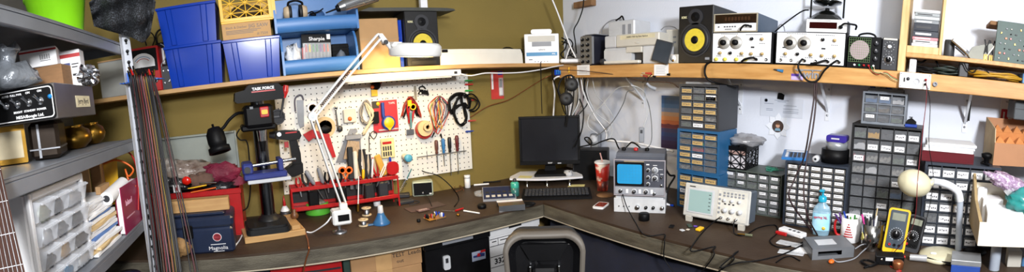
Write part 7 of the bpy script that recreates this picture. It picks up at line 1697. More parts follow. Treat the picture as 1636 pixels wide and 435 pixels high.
mb=MB(plain('#c23a52'));mb.text('spring XL',(0,-s_*.67,h*.42),s_*.36,bold=.02);mb.use(plain('#e9c34a')).lathe([(s_*.2,0),(s_*.2,.001),(0,.001)],14,(s_*.35,-s_*.62,h*.18),'-y');mb.build('label_print',t)
c,w,h=spot(1340,1373,390,351,ZB,RW+.1);R_=w/2;t=thing('mug','white mug with red handle and red dotted triangle holding pens','mug',(c.x+R_,c.y,ZBt),RW+.1)
MB(M_white).lathe([(R_*.92,0),(R_,.004),(R_,h),(R_-.004,h),(R_-.004,.008),(0,.008)],32).build('cup',t);MB(M_red).tube([(-R_*.98,0,h*.82),(-R_*1.5,0,h*.8),(-R_*1.62,0,h*.5),(-R_*1.4,0,h*.22),(-R_*.98,0,h*.18)],.006,10).build('handle',t)
mb=MB(M_red)
for r in range(6):
 for k in range(r+1):
  a=RAD(-100)+(k-r/2)*.16;z_=h*(.78-.10*r);x,y=(R_+.0006)*math.cos(a),(R_+.0006)*math.sin(a);mb.bx(x,y,z_,.006,.003,.0055)
mb.build('printed_triangle',t)
mz=(t.location.x,t.location.y,ZBt+.009)
def pen(base,px,py,d,m,lab,r=.0045,cap=None,cat='pen',R2=.03,base_off=(0,0)):
 top=at_d(px,py,d);b=Vector(base)+Vector((base_off[0],base_off[1],.003));dd=(top-b);t=thing(cat,lab,cat,b)
 MB(m).cyl((0,0,0),dd*.8,r,r,10).build('barrel',t);MB(cap or m).cyl(dd*.801,dd,r*1.15,r*.8,10).build('cap',t)
dm=(Vector(mz)-EYEP).length-.05
for k,(px,py,hx,lab)in enumerate(((1334,342,'#4a2a6a','dark purple pen leaning furthest left in the mug'),(1341,340,'#5a3a7a','violet pen second from the left in the mug'),(1348,338,'#24409a','blue pen standing in the mug'),(1354,345,'#1d1d22','black pen standing in the mug behind the green ones'),(1359,347,'#4f9a35','light green pen leaning in the mug'),(1366,344,'#2f7a30','dark green pen leaning right in the mug'),(1369,349,'#6fae48','pale green pen leaning furthest right in the mug'))):
 pen(mz,px,py,dm,plain(hx,.3),lab,.0048,None,'pen',base_off=(.008*math.cos(k*1.9),.014*math.sin(k*2.3)-.0))
c,w,h=spot(1373,1409,404,362,ZB,RW+.1);R_=w/2;t=thing('steel_cup','shiny steel cup crowded with markers and brushes','cup',(c.x+R_,c.y,ZBt),RW+.1)
MB(mat('polished_steel','#a9a8a6',.14,1.,var=.05)).lathe([(R_*.92,0),(R_*.94,.003),(R_,h),(R_-.002,h),(R_*.9,.006),(0,.006)],36).build('cup',t);MB(mat('pale_yellow_sticker','#cdc36a',.5)).prism([(-.012,.05),(.0,.046),(.012,.06),(.006,.075),(-.004,.084),(-.006,.07)],-R_-.001,-R_*.93).build('sticker',t)
t.children[-1].rotation_euler=(0,0,RAD(-62))
mz=(t.location.x,t.location.y,ZBt+.007);dm=(Vector(mz)-EYEP).length-.04
for k,(px,py,hx,lab)in enumerate(((1377,343,'#c23a8a','pink-capped marker leaning left in the steel cup'),(1382,346,'#1d1d22','black marker left of centre in the steel cup'),(1387,340,'#d9d9dc','thin white pencil standing tall in the steel cup'),(1391,347,'#22242a','black marker at the centre of the steel cup'),(1396,349,'#2a2a40','navy marker right of centre in the steel cup'),(1402,333,'#c9b58a','tall wooden brush handle in the steel cup'),(1401,345,'#d9d9dc','thick white marker at the right of the steel cup'))):
 pen(mz,px,py,dm,plain(hx,.35),lab,.0055 if k in(0,1,3,6)else .003,None,'marker' if k not in(2,5)else 'pencil',base_off=(.009*math.cos(k*2.1),.013*math.sin(k*2.6)))
def meter(lab,xl,xr,yb,yt,rot,tilt,shell,face,d=.04,name='multimeter'):
 c,w,h=spot(xl,xr,yb,yt,ZB,rot);t=thing(name,lab,'multimeter',(c.x,c.y,ZBt+.003),rot,None,tilt[0],tilt[1]);h/=max(.8,math.cos(tilt[0]));h*=.97;w*=.86
 MB(shell).prism(rrect(w,h,.014,5,0,h/2),0,d).build('rubber_shell' if shell is M_yellow else 'case',t);MB(face).prism(rrect(w*.8,h*.84,.008,4,0,h*.54),-.004,-.0003).build('face_panel',t)
 MB(mat('lcd_panel','#8b8f80',.25)).box((-w*.3,-.0052,h*.74),(w*.3,-.0041,h*.9)).build('display',t)
 mb=MB(M_lgrey)
 for a in range(-60,241,20):mb.bx(w*.29*math.cos(RAD(a)),-.0043,h*.44+w*.29*math.sin(RAD(a)),.004,.0006,.0025)
 mb.build('dial_marks',t);knob(t,0,h*.44,w*.17,M_black,M_dark,-.004,.012,'dial')
 for k,m_ in enumerate((M_red,M_black,M_black)):dimple(t,(k-1)*w*.22,h*.2,.006,m_,-.004)
 return t
meter('yellow-cased multimeter leaning back beside the steel cup',1408,1450,407,337,RW+.02,(RAD(-14),RAD(5)),M_yellow,mat('slate_face','#3a4550',.4))
meter('black multimeter leaning in shadow right of the yellow one',1437,1471,404,347,RW-.12,(RAD(-16),RAD(9)),M_dark,M_black)
c=at_z(1502,410,ZB);t=thing('desk_lamp','beige desk lamp with oval head and bent neck','lamp',(c.x-.01,c.y,ZBt),RW)
M_bl=mat('cream_lamp_plastic','#c9c3a6',.35,var=.03)
mb=MB(M_bl);mb.lathe([(.088,0),(.095,.006),(.09,.018),(.06,.028),(0,.032)],36);mb.build('base',t);MB(M_white).box((-.045,-.045,.0285),(-.02,-.03,.034),.002).build('switch',t)
LP=lambda px,py,dx=.05:loc_of(t,on_plane(px,py,(t.location.x+dx,0),RW))
s0=Vector((LP(1531,398).x,.05,.022));s1=LP(1534,322);s1.y=.05
MB(mat('blue_grey_tube','#a9b2bf',.4)).cyl(s0,s1,.0145,.0145,16).build('stem',t)
nk=[s1+Vector((0,0,.0005)),LP(1531,308),LP(1521,299),LP(1505,291),LP(1490,286)]
for v in nk[1:]:v.y=.05
nk[-1].y=.0;nk[-2].y=.03;MB(mat('white_flex_neck','#dcdfe4',.4)).tube(nk,[.017]*3+[.015],14).build('flexible_neck',t)
hc=LP(1461,293,-.0);hw=(LP(1489,293,0).x-LP(1433,293,0).x)/2;hh=(LP(1461,272,0).z-LP(1461,315,0).z)/2
g=MB(M_bl);g.M=Matrix.Translation(hc)@Matrix.Rotation(RAD(12),4,'Y');g.ball((0,0,0),(hw,hw*.85,hh),28,16);g.build('lamp_head',t)
MB(M_bl).cyl(hc+Vector((hw*.9,0,hh*.1)),nk[-1],.016,.012,14).build('neck_collar',t)
P=at_z(1480,419,ZB);Q=at_z(1453,417,ZB);t=thing('cable_connector','clear grey cable connector lying in front of the desk lamp','connector',(Q.x,Q.y,ZBt+.016));dd=Vector((P.x-Q.x,P.y-Q.y,0));MB(mat('smoky_clear','#b5b5b8',.15,.2)).cyl((0,0,0),dd,.014,.0155,18).build('barrel',t)
for k in(-1,1):MB(M_black).tube([dd*1.01+Vector((0,0,k*.004)),dd*1.7+Vector((-.02,0,-.004+k*.004)),dd*2.6+Vector((-.03,0,-.006+k*.004))],.0035,6).build('cord',t)
c,w,h=spot(1519,1566,440,421,ZB,RW-.1);t=thing('power_supply','blue and silver metal box at the front right of the bench','box',(c.x,c.y,ZBt),RW-.1);MB(mat('royal_blue_metal','#2a4a9a',.4)).box((-w/2,0,0),(w/2,.1,h*.75),.002).build('body',t);MB(mat('silver_lid','#b9bcc0',.3,.6)).box((-w/2-.002,-.002,h*.76),(w/2+.002,.102,h+.01),.002).build('lid',t)
c=stand_at(1422,425);t=thing('transformer_board','black open box with copper wound transformer at the bench front','transformer',c,RW+.15)
MB(M_black).box((-.06,0,0),(.055,.06,.04),.003).build('case',t);MB(M_copper).lathe([(.018,0),(.022,.006),(.022,.03),(.016,.036),(0,.036)],18,(.028,-.026,0)).build('winding',t);MB(M_white).box((-.02,-.0015,.022),(.01,-.0002,.036)).build('sticker',t);MB(M_red).tube([(.0,-.01,.003),(.01,-.03,.003),(.04,-.055,.003),(.02,-.06,.003)],.002,6).build('wire',t);MB(M_chrome).lathe([(.005,0),(.005,.003),(0,.003)],10,(-.035,0,.026),'-y').build('jack',t)
c=stand_at(1392,422);mb=MB(M_black);mb.tube([(-.06,.02,.006),(-.02,-.02,.012),(.02,.02,.006),(-.01,.04,.01),(-.05,0,.012),(.0,-.03,.006)],.005,6);
for i,v in enumerate(mb.v):v.z=max(v.z,.0)
solo(mb,'cable','loop of thick black cable left of the copper transformer','cable',c)
c=stand_at(1425,410);t=thing('test_probe','black and red test probe lying below the yellow multimeter','probe',(c.x-.03,c.y,ZBt+.006),RW+.4);MB(M_red).cyl((-.0,0,0),(.06,0,0),.005,.006,10).build('grip',t);MB(M_black).cyl((-.0005,0,0),(-.05,0,0),.005,.002,10).build('tip',t)
c,w,h=spot(1292,1370,414,388,ZB,RW+.55);t=thing('sheet_metal_bracket','grey folded sheet-metal box on the bench in front of the mug','bracket',(c.x,c.y,ZBt),RW+.55);m_=mat('grey_sheet_metal','#787b80',.45,.4,var=.08);w*=.86;h*=.66
mb=MB(m_);mb.box((-w/2,0,0),(w/2,.14,.002));mb.box((-w/2,.14,0),(w/2,.142,h));mb.box((-w/2,0,.0021),(-w/2+.002,.1399,h));mb.box((w/2-.002,0,.0021),(w/2,.1399,h));mb.box((-w/2,0,.0021),(w/2,.002,h*.34));mb.box((-w/2,0,h*.74),(w/2,.002,h));mb.box((-w/2,0,h*.341),(-w*.36,.002,h*.739));mb.box((w*.2,0,h*.341),(w/2,.002,h*.739));mb.box((-w/2,.0021,h-.002),(w/2,.1399,h));mb.build('folded_sheet',t);MB(M_lgrey).box((-w*.3,.04,h+.0003),(w*.15,.1,h+.0015)).build('cut_panel',t)
cable('cable','grey cable looping right of the sheet-metal box',[at_z(1366,398,ZB+.02),at_z(1378,391,ZB+.03),at_z(1386,394,ZB+.02),at_z(1376,404,ZB+.005),at_z(1364,414,ZB+.005),at_z(1340,419,ZB+.005),at_z(1330,414,ZB+.005)],.003,M_grey)
c,w,h=spot(1240,1283,377,362,ZB,RW+.2);t=thing('power_strip','white power strip lying at the foot of the white-labelled cabinet','power strip',(c.x,c.y,ZBt),RW+.2-.55);MB(M_white).box((-w*.55,0,0),(w*.55,.045,.022),.004).build('housing',t)
for k in range(3):MB(M_dark).bx(w*(-.1+.2*k),.02,.0222,.014,.014,.0012).build('socket',t)
c=stand_at(1254,376);t=thing('alligator_clip','big red clip lying in front of the white power strip','clip',(c.x-.01,c.y,ZBt+.008),RW-.2);MB(M_red).box((-.045,-.008,-.008),(.015,.008,.008),.003).build('boot',t);MB(M_steel).prism([(.0155,-.006),(.05,-.001),(.05,.001),(.0155,.006)],-.005,.005).build('jaw',t)
c=stand_at(1285,402);mb=MB(M_paper);mb.prism([(-.05,-.03),(.055,-.02),(.04,.04),(-.04,.035)],0,.0012,'xy');solo(mb,'paper_card','white paper card lying in front of the soap bottle','card',c,RW)
c=stand_at(1262,392);solo(MB(M_bag).box((-.06,-.02,0),(.05,.025,.008),.003),'clear_packet','clear plastic packet behind the white paper card','packet',c,RW-.1);c=stand_at(1262,405);solo(MB(M_bag).box((-.05,-.02,0),(.06,.02,.006),.003),'clear_packet','clear plastic packet nearest the front edge, left of the card','packet',c,RW+.1)
c=stand_at(1328,421);solo(MB(M_orange).ball((0,0,.008),(.016,.012,.008)),'orange_disc','small orange cap on the bench before the sheet-metal box','cap',c)
cable('cable','black cable lying curved in front of the white card',[at_z(px,py,ZB+.004)for px,py in((1240,420),(1252,412),(1264,410),(1278,417))],.003,M_black)
c=at_z(1192,378,ZB);t=thing('coaxial_plug','metal cable plug lying right of the digital oscilloscope','plug',(c.x,c.y,ZB+.0075),RW+.2);MB(M_brass).cyl((-.04,0,0),(-.005,0,0),.004,.005,10).build('pin',t);MB(mat('greenish_metal','#8a8f74',.3,.7)).cyl((-.0045,0,0),(.03,0,0),.007,.007,12).build('barrel',t)
c=stand_at(1030,355);solo(MB(M_black).lathe([(.025,0),(.028,.003),(.028,.034),(.024,.038),(0,.038)],28),'round_stopper','round black cap standing before the white instrument box','cap',(c.x+.02,c.y+.02,ZBt))
for k,(px,py,m_,r_,lab)in enumerate(((1118,368,M_yellow,(.022,.013,.012),'small yellow block before the digital oscilloscope'),(1073,363,M_black,(.02,.012,.006),'small black clip on the bench, leftmost of the loose parts'),(1102,362,plain('#1f3a2c',.4),(.022,.012,.007),'small dark green part beside the yellow block'),(1090,369,M_lgrey,(.012,.01,.005),'pale loose part nearest the bench front'),(1099,368,plain('#c9c0b0',.4),(.008,.008,.005),'tiny cream part left of the yellow block'),(1111,363,plain('#5a3a9a',.4),(.01,.006,.007),'tiny purple part behind the yellow block'))):
 c=stand_at(px,py);solo(MB(m_).box((-r_[0],-r_[1],0),r_,.003),'loose_part',lab,'part',c,k*.4)
c=stand_at(1071,330);t=thing('power_plug','white cable plug lying right of the white instrument box','plug',(c.x,c.y+.03,ZBt+.008),RW);MB(M_white).cyl((-.05,0,0),(.03,0,0),.007,.007,10).build('barrel',t);MB(M_blue).cyl((.0305,0,0),(.05,0,0),.006,.006,10).build('tip',t)
X0t,X1t,Z0t=1.54,1.875,1.046;y1=-.243;y0=-.78
tr=thing('wooden_tray','pale wooden tray on a metal post at the right edge','tray',(X0t,y1,Z0t),RW)
WW,DD,HH=y1-y0,X1t-X0t,.095;M_ply=mat('pale_plywood','#efe9da',.5,col2='#e0d6c0',scale=4,stretch=(2,9,12));M_plyb=mat('shaded_plywood_side','#a58e66',.6,var=.08)  # side boards are the same plywood, their shade put into a browner colour
MB(M_ply).box((0,0,0),(WW,.014,HH),.001).build('front_board',tr);mb=MB(M_plyb);mb.prism([(.0145,0),(DD,0),(DD,HH+.13),(.2,HH+.04),(.0145,HH)],0,.012,'yz');mb.build('side_board',tr);MB(M_plyb).box((WW-.012,.0145,0),(WW,DD,HH+.03)).build('side_board',tr);MB(M_ply).box((.0125,.0145,0),(WW-.0125,DD-.0145,.010)).build('bottom_board',tr);MB(M_ply).box((.0125,DD-.014,0),(WW-.0125,DD,HH+.09)).build('back_board',tr)
P=loc_of(tr,Vector((1.65,-.34,0)));MB(mat('blue_grey_tube','#a9b2bf')).cyl((P.x,P.y,ZBt-Z0t),(P.x,P.y,-.0005),.022,.022,20).build('post',tr)
def trp(x,y,z=.0105):return Vector((X0t+y,y1-x,Z0t+z))
for(x,y,sx,sy,sz,rr,lab)in((.11,.05,.15,.17,.105,-.1,'larger white carton lying in the wooden tray'),(.085,.228,.09,.085,.125,.08,'smaller white carton behind the larger one in the tray')):
 t=thing('white_carton',lab,'box',trp(x,y),RW+rr);MB(M_white).box((-sx/2,0,0),(sx/2,sy,sz),.002).build('carton',t);MB(M_lgrey).box((-sx/2-.0004,-.0006,sz*.72),(sx/2+.0004,-.0001,sz*.73)).build('lid_seam',t)
t=thing('paper_roll','white rolled paper standing at the back left of the tray','roll',trp(.042,.29),RW);MB(M_paper).lathe([(.012,0),(.022,0),(.022,.16),(.012,.16),(.012,0)],20).build('roll',t)
for k in range(3):cable('cable',['front','middle','rear'][k]+' one of three black cables arching out of the wooden tray',[trp(.17+.02*k,.25+.01*k,.02),trp(.15+.02*k,.27+.01*k,.17),trp(.15+.03*k,.30,.20),trp(.2,.31,.12)],.005,M_black,'cable')
g=MB(mat('purple_bubble_wrap','#9a7f9e',.3,col2='#d3c3d6',scale=70,contrast=(.5,.62),bump=.8,bscale=90));g.ball((0,0,0),(.13,.06,.035),24,14,.18,3,6);P=at_x(1618,296,1.78);solo(g,'bubble_wrap','purple bubble wrap bulging under the cardboard box of foam','bubble wrap',P,RW,ry=RAD(22))
g=MB(mat('teal_film','#2f9a97',.25,alpha=.8,bump=.5));g.ball((0,0,0),(.10,.09,.06),22,14,.2,3,2);P=at_x(1645,322,1.72);solo(g,'teal_bag','teal plastic bag at the right end of the wooden tray','bag',P,RW)
g=MB(M_bag);g.tube([(0,0,0),(.04,0,.03),(.1,0,-.03),(.16,0,-.08)],.018,10);P=at_x(1607,310,1.74);solo(g,'plastic_tube','clear plastic sleeve draped beside the white cartons','sleeve',P,RW)
XB=1.96;c,w,h=spot_x(1588,1640,292,235,XB,None);bz=max(c.z,zR)
t=thing('cardboard_box','open cardboard box of orange foam at the right edge','box',(XB,c.y-.06,bz),RW+.12);w+=.14
mb=MB(mat('tan_box_card','#b07f5c',.8,var=.05));H_=h*.62
mb.box((-w/2,0,0),(w/2,.004,H_));mb.box((-w/2,.0041,0),(w/2,.2,.004));mb.box((w/2-.004,.0041,.0041),(w/2,.2,H_*1.6));mb.box((-w/2,.196,.0041),(w/2-.0041,.2,H_*2.));mb.build('carton',t);MB(mat('pale_box_inside','#c6b08c',.8)).prism([(.0041,.0041),(.1959,.0041),(.1959,H_*2.),(.02,H_*1.6),(.0041,H_)],-w/2,-w/2+.004,'yz').build('side_flap',t)
f_=MB(mat('orange_foam','#d0894f',.9,col2='#b36f3c',scale=10));n=5
fw=w*.86
for i in range(n):
 for j in range(3):
  x=-fw/2+fw*(i+.5)/n;y=.035+.055*j;b_=fw/n*.49;z0_=.05+.05*j;f_.add([(x-b_,y-.026,z0_),(x+b_,y-.026,z0_),(x+b_,y+.026,z0_),(x-b_,y+.026,z0_),(x,y,z0_+.035)],[(3,2,1,0),(0,1,4),(1,2,4),(2,3,4),(3,0,4)])
f_.box((-fw/2,.008,.0045),(fw/2,.19,.0495));f_.box((-fw/2,.0625,.05),(fw/2,.19,.0995));f_.box((-fw/2,.118,.1),(fw/2,.19,.1495));o=solo(f_,'foam_pad','orange egg-crate foam filling the cardboard box','foam',(XB,c.y-.06,bz),RW+.12)
P=at_x(1640,212,XB+.08);t=thing('grey_case','dark grey case lying on the orange foam at the right edge','case',(XB+.06,P.y-.03,bz+.222),RW+.1);MB(mat('slate_case','#50565a',.6)).box((-.11,0,0),(.1,.12,.095),.004).build('case',t);MB(M_dark).box((-.111,-.001,.05),(.101,-.0001,.054)).build('lid_seam',t);
c=stand_at(1622,432,.0);t=thing('yellow_box','cream small bottle box under the wooden tray','box',(c.x+.03,c.y-.0,ZBt),RW);MB(M_beige).box((-.03,0,0),(.03,.05,.075),.002).build('carton',t);MB(plain('#4f7fae')).lathe([(.009,0),(.009,.03),(.004,.04),(0,.04)],12,(.045,.02,0)).build('blue_nozzle',t);t.name='cream_carton'
c=stand_at(1580,405);mb=MB(M_yellow);mb.prism([(-.06,0),(.09,0),(.1,.05),(.04,.085),(-.05,.06)],0,.05);solo(mb,'yellow_bag','yellow case on the bench behind the metal post','case',(c.x+.14,c.y-.06,ZBt),RW).name='yellow_case'
c=stand_at(1558,406);solo(MB(M_black).lathe([(.05,0),(.055,.006),(.04,.012),(0,.014)],24),'black_disc','flat black disc on the bench behind the blue and silver box','disc',(c.x+.02,c.y,ZBt))
def wx(px,py,off=.004):return at_x(px,py,XR-off)
P0=wx(1056,236);P1=wx(1090,154)
po=thing('poster','sunset lake poster taped to the white wall beside the grey cabinet','poster',(XR-.003,P0.y,P0.z),RW);w=P0.y-P1.y;h=P1.z-P0.z
n=12;cols=['#3a2a52','#42345e','#3d4278','#3a4f86','#4a4a78','#8a4a52','#d97a4a','#e39a62','#c9a48a','#7f93b8','#4f7fb8','#3a6ca8','#356096']
for k in range(n+1):
 MB(plain(cols[k],.35)).box((0,0,h*k/(n+1)),(w,.002,h*(k+1)/(n+1)-.0001)).build('colour_band',po)
mb=MB(plain('#7a3a48',.4));mb.prism([(0,h*.40),(w,h*.40),(w,h*.455),(w*.8,h*.47),(w*.6,h*.452),(w*.35,h*.475),(w*.15,h*.45),(0,h*.47)],-.0012,-.0002);mb.build('mountain_shape',po)
c,w,h=spot_x(1215,1283,187,157,XR-.003);t=thing('certificate','pale certificate sheet on the white wall under the shelf','certificate',(XR-.003,c.y,c.z),RW);MB(mat('certificate_paper','#ced4e0',.7,var=.02)).box((-w/2,0,0),(w/2,.0015,h)).build('sheet',t)
mb=MB(plain('#8b93a6'));mb.lathe([(.008,0),(.011,0),(.011,.0006),(.008,.0006),(.008,0)],14,(-w*.37,0,h*.84),'-y')
for fx,fz,l in((.0,.86,.34),(-.0,.79,.2),(-.3,.66,.22),(-.28,.38,.16),(-.28,.3,.16),(.2,.6,.3),(.22,.42,.36),(.22,.3,.36),(.22,.22,.36)):mb.box((w*(fx-l/2),-.0006,h*fz),(w*(fx+l/2),-.0001,h*(fz+.025)))
mb.build('printing',t)
P=wx(1247,157);solo(MB(M_black).prism([(-.016,0),(.02,-.004),(.024,.024),(.004,.034),(-.012,.034)],0,.006),'binder_clip','black clip at the top of the certificate','clip',(XR-.0105,P.y,P.z-.004),RW)
P=wx(1243,202);t=thing('photo_ornament','round portrait photo on a white snowflake ornament on the wall','ornament',(XR-.002,P.y,P.z),RW);mb=MB(mat('white_snowflake','#e3e7ef',.6,var=.02))
for k in range(8):
 a=k*PI/4;c_,s_=math.cos(a),math.sin(a)
 p=[(.03,-.012),(.05,-.02),(.075,0),(.05,.02),(.03,.012)];mb.prism([(x*c_-y*s_,x*s_+y*c_)for x,y in p],-.003,0)
mb.build('snowflake',t);R_=.034;q=MB(plain('#4a3a34',.4)).prism(circ(R_,28),-.006,-.0031).build('round_photo',t)
mb=MB(plain('#c79a80',.5));mb.prism([(p[0],p[1])for p in circ(R_*.36,18,0,R_*.12)],-.0066,-.0061);mb.use(plain('#7fa3b8',.5)).prism([(-R_*.55,-R_*.75),(R_*.55,-R_*.75),(R_*.35,-R_*.3),(-R_*.35,-R_*.3)],-.0064,-.0061);mb.use(plain('#6a4a30')).prism([(R_*.38*math.cos(RAD(a)),R_*.2+R_*.36*math.sin(RAD(a)))for a in range(10,171,16)],-.0069,-.0067);mb.build('portrait',q)
P0=wx(1595,200);P1=wx(1640,168);t=thing('wall_notice','white notice with red panel on the white wall at the right','notice',(XR-.003,P0.y,P0.z),RW);w=P0.y-P1.y;h=P1.z-P0.z;MB(M_paper).box((-.0,0,-.02),(w+.1,.0015,h+.04)).build('sheet',t);MB(mat('red_notice_ink','#c8303c',.5)).box((w*.06,-.0008,h*.18),(w*.62,-.0002,h*.72)).build('red_panel',t);mb=MB(M_white);mb.box((w*.14,-.0014,h*.3),(w*.2,-.0009,h*.6));mb.prism([(w*.34,h*.28),(w*.5,h*.28),(w*.5,h*.45),(w*.42,h*.6),(w*.34,h*.45)],-.0014,-.0009);mb.use(M_grey);mb.box((w*.06,-.0008,h*.05),(w*.6,-.0002,h*.09));mb.box((w*.2,-.0008,h*1.02),(w*.4,-.0002,h*1.06));mb.lathe([(.008,0),(.008,.001),(0,.001)],10,(w*.75,0,h*1.02),'-y');mb.build('printing',t)
P=wx(1546,155,.03);t=thing('marker_pen','black pen-like stick hanging by the right shelf bracket','stick',(XR-.03,wx(1549,170).y,wx(1549,160).z),RW);MB(M_black).box((-.005,0,-.11),(.005,.008,.0),.002).build('stick',t)
P=at_x(955,226,XR-.002);t=thing('wall_outlet','grey outlet box low on the white wall behind the cup','outlet',(XR-.002,P.y,P.z),RW);MB(M_grey).box((-.04,-.03,-.06),(.04,0,.06),.003).build('box',t);MB(M_lgrey).box((-.03,-.034,-.05),(.03,-.0305,.05),.001).build('cover_plate',t)
mb=MB(M_white);mb.lathe([(.028,0),(.03,.02),(.018,.03),(0,.03)],18,(-.005,-.0345,.02),'-y');mb.build('plug',t)
G='cords hanging in the corner above the monitor'
for k,(L,m_,r_,lab)in enumerate([([(928,124,2.9),(933,150,2.9),(950,185,2.92),(968,210,2.92),(968,225,2.9)],M_white,.005,'white cord slanting from the shelf down to the wall outlet'),([(940,124,2.9),(938,150,2.9),(952,180,2.92),(972,196,2.92),(978,210,2.9),(970,228,2.86)],mat('grey_white_cord','#c9ccd0',.5),.004,'pale cord bowing right beside the slanting white cord'),([(946,124,2.88),(952,150,2.9),(965,165,2.9),(980,190,2.88),(968,214,2.86)],mat('grey_white_cord','#c9ccd0'),.003,'thin pale cord crossing right of the outlet cords'),([(1006,138,2.6),(985,142,2.7),(960,170,2.8),(942,184,2.85),(940,202,2.85),(955,214,2.85)],mat('grey_white_cord','#c9ccd0'),.003,'pale cord looping from the bracket to the left of the outlet'),([(1012,144,2.6),(1002,147,2.62),(996,165,2.66),(982,190,2.72),(966,208,2.8),(952,218,2.82)],mat('dark_grey_cord','#6f7276',.5),.003,'dark grey cord curving from the bracket down to the outlet'),([(1008,136,2.55),(1020,140,2.55),(1030,150,2.5),(1034,180,2.48),(1028,206,2.46)],mat('grey_white_cord','#c9ccd0'),.003,'pale cord hanging from the bracket to the grey adapter'),([(1030,152,2.5),(1037,170,2.48),(1041,200,2.46),(1040,228,2.45),(1030,240,2.44)],mat('dark_grey_cord','#6f7276'),.003,'dark grey cord hanging right of the grey adapter'),([(894,122,2.9),(888,124,2.9),(884,130,2.92),(886,150,2.95),(884,185,2.98)],M_white,.006,'thick white cord hanging from the blue clamp behind the monitor'),([(882,113,2.86),(883,124,2.88),(892,150,2.92),(902,180,2.95),(910,188,2.95)],M_black,.004,'black cord slanting from the blue clamp behind the monitor'),([(926,158,2.9),(932,175,2.9),(931,200,2.88),(926,218,2.84),(918,235,2.8)],M_black,.005,'black cord bowing down beside the right edge of the monitor'),([(925,235,2.78),(945,230,2.76),(940,220,2.8),(934,222,2.78),(946,232,2.72),(962,226,2.7),(980,222,2.6),(988,236,2.45),(994,243,2.42),(1004,232,2.44),(1012,228,2.4),(1030,243,2.36)],M_black,.0045,'black cord snaking from the outlet over the oscilloscope pouch'),([(968,224,2.75),(985,226,2.7),(1010,228,2.66),(1040,234,2.62),(1076,242,2.55)],M_white,.007,'thick white cord running along the wall behind the oscilloscope'),([(1062,268,2.4),(1070,280,2.42),(1078,282,2.45),(1068,300,2.4),(1066,320,2.4),(1078,330,2.4)],M_black,.006,'black cords bunched between the oscilloscope and blue cabinet'),([(893,112,2.84),(925,113,2.75),(980,119,2.62),(1030,130,2.5),(1070,132,2.42),(1084,140,2.36)],mat('brown_cord','#57402f',.5),.003,'brown cord running under the shelf front from the blue clamp'),([(864,99,2.86),(864,112,2.86),(865,150,2.9),(866,182,2.92)],M_black,.003,'thin black cord dropping from the small computer to the monitor')]):
 cable('power_cable',lab,[at_d(*q)for q in L],r_,m_,'cord')
q=random.Random(77)
for k in range(9):
 lean=q.uniform(-6,8);m_=[M_black,M_black,M_white,M_black,mat('grey_white_cord','#c9ccd0'),M_black,mat('pinkish_cord','#a08f92',.5),M_black,M_dark][k];nm=['black','black','white','black','pale','black','pinkish','black','dark grey'][k];x0=905+k*4
 cable('hanging_cable',nm+' cord, '+ORD[k]+' from the olive wall in the bundle under the shelf corner',[at_d(x0,122,2.80+.02*k),at_d(x0+q.uniform(-4,4),140,2.82+.02*k),at_d(x0-lean*.5,165,2.84+.02*k),at_d(905+k*2.2,186,2.84+.02*k),at_d(903+k*2.0,200+q.uniform(0,6),2.84+.02*k)],.0045,m_,'cord',G)
t=thing('headphones','black headphones hanging in the corner cord bundle','headphones',at_d(906,158,2.72),-az(906));
for z_,x in((0,-.005),(.09,.03)):MB(M_rubber).lathe([(.04,0),(.044,.012),(.03,.024),(.012,.026),(0,.02)],22,(x,0,z_),'-y').build('ear_cup',t)
MB(M_black).tube([(-.03,.004,.0),(-.055,.01,.06),(-.03,.014,.13),(.03,.012,.15),(.06,.006,.1)],.006,8).build('headband',t)
P=at_d(1025,216,2.46);t=thing('power_adapter','small grey in-line adapter hanging on the white wall','adapter',P,-az(1025));MB(M_grey).box((-.016,0,-.045),(.016,.02,.045),.004).build('case',t);MB(M_dark).box((-.008,-.001,.01),(.006,-.0001,.03)).build('label',t)
P=at_x(1044,140,SX+.1);t=thing('cable_connector','grey plug dangling below the shelf near the white tag','plug',at_d(1042,139,2.3),-az(1042));MB(M_grey).tube([(-.03,0,.02),(-.01,0,-.0),(.02,0,-.012)],[.008,.010,.011],10).build('plug',t);MB(M_black).tube([(-.03,.0,.021),(-.02,.02,.05),(.0,.04,.07)],.002,6).build('lead',t)
zu_=ZB-.096
nv=thing('curtain','dark navy cloth panel hanging under the right bench','cloth',(BF_X+.055,.5,.02),0)
mb=MB(mat('navy_cloth','#090e22',.95,var=.15,scale=20));n=60;vs_=[]
for i in range(n+1):
 y=1.40-2.7*i/n;x=.008*math.sin(i*1.1)+.004*math.sin(i*2.7)
 for(dx,z_)in((0,0),(0,zu_-.022),(.004,zu_-.022),(.004,0)):vs_.append((x+dx,y,z_))
mb.add(vs_,[(4*i+a,4*i+(a+1)%4,4*i+4+(a+1)%4,4*i+4+a)for i in range(n)for a in range(4)],True);mb.build('cloth',nv);MB(M_steel).cyl((.002,-1.31,zu_-.0215),(.002,1.41,zu_-.0215),.0012,n=6).build('hem_wire',nv)
def under(name,lab,cat,xl,xr,yt,y,d,m,zt=None,zbase=.0005,rot=0.):
 A=at_y(xl,420,y);B=at_y(xr,420,y);H=(zt if zt else at_y((xl+xr)/2,yt,y).z)-zbase;t=thing(name,lab,cat,((A.x+B.x)/2,y,zbase),rot);w=B.x-A.x
 return t,w,H
def boxup(t,w,H,d,m,nm='carton'):MB(m).box((-w/2,0,0),(w/2,d,H),.003).build(nm,t)
t,w,H=under('red_toolbox','red steel cabinet under the left bench','cabinet',430,546,402,2.0,.3,M_red,.78);boxup(t,w,H,.35,M_red,'case');MB(M_dark).box((-w*.48,-.003,H-.06),(w*.48,-.0003,H-.05)).build('drawer_gap',t);t.name='red_cabinet'
MB(mat('deep_navy_metal','#161a2c',.4)).box((-w/2-.25,.02,.0),(-w/2-.002,.3,H-.02),.003).build('side_unit',t)
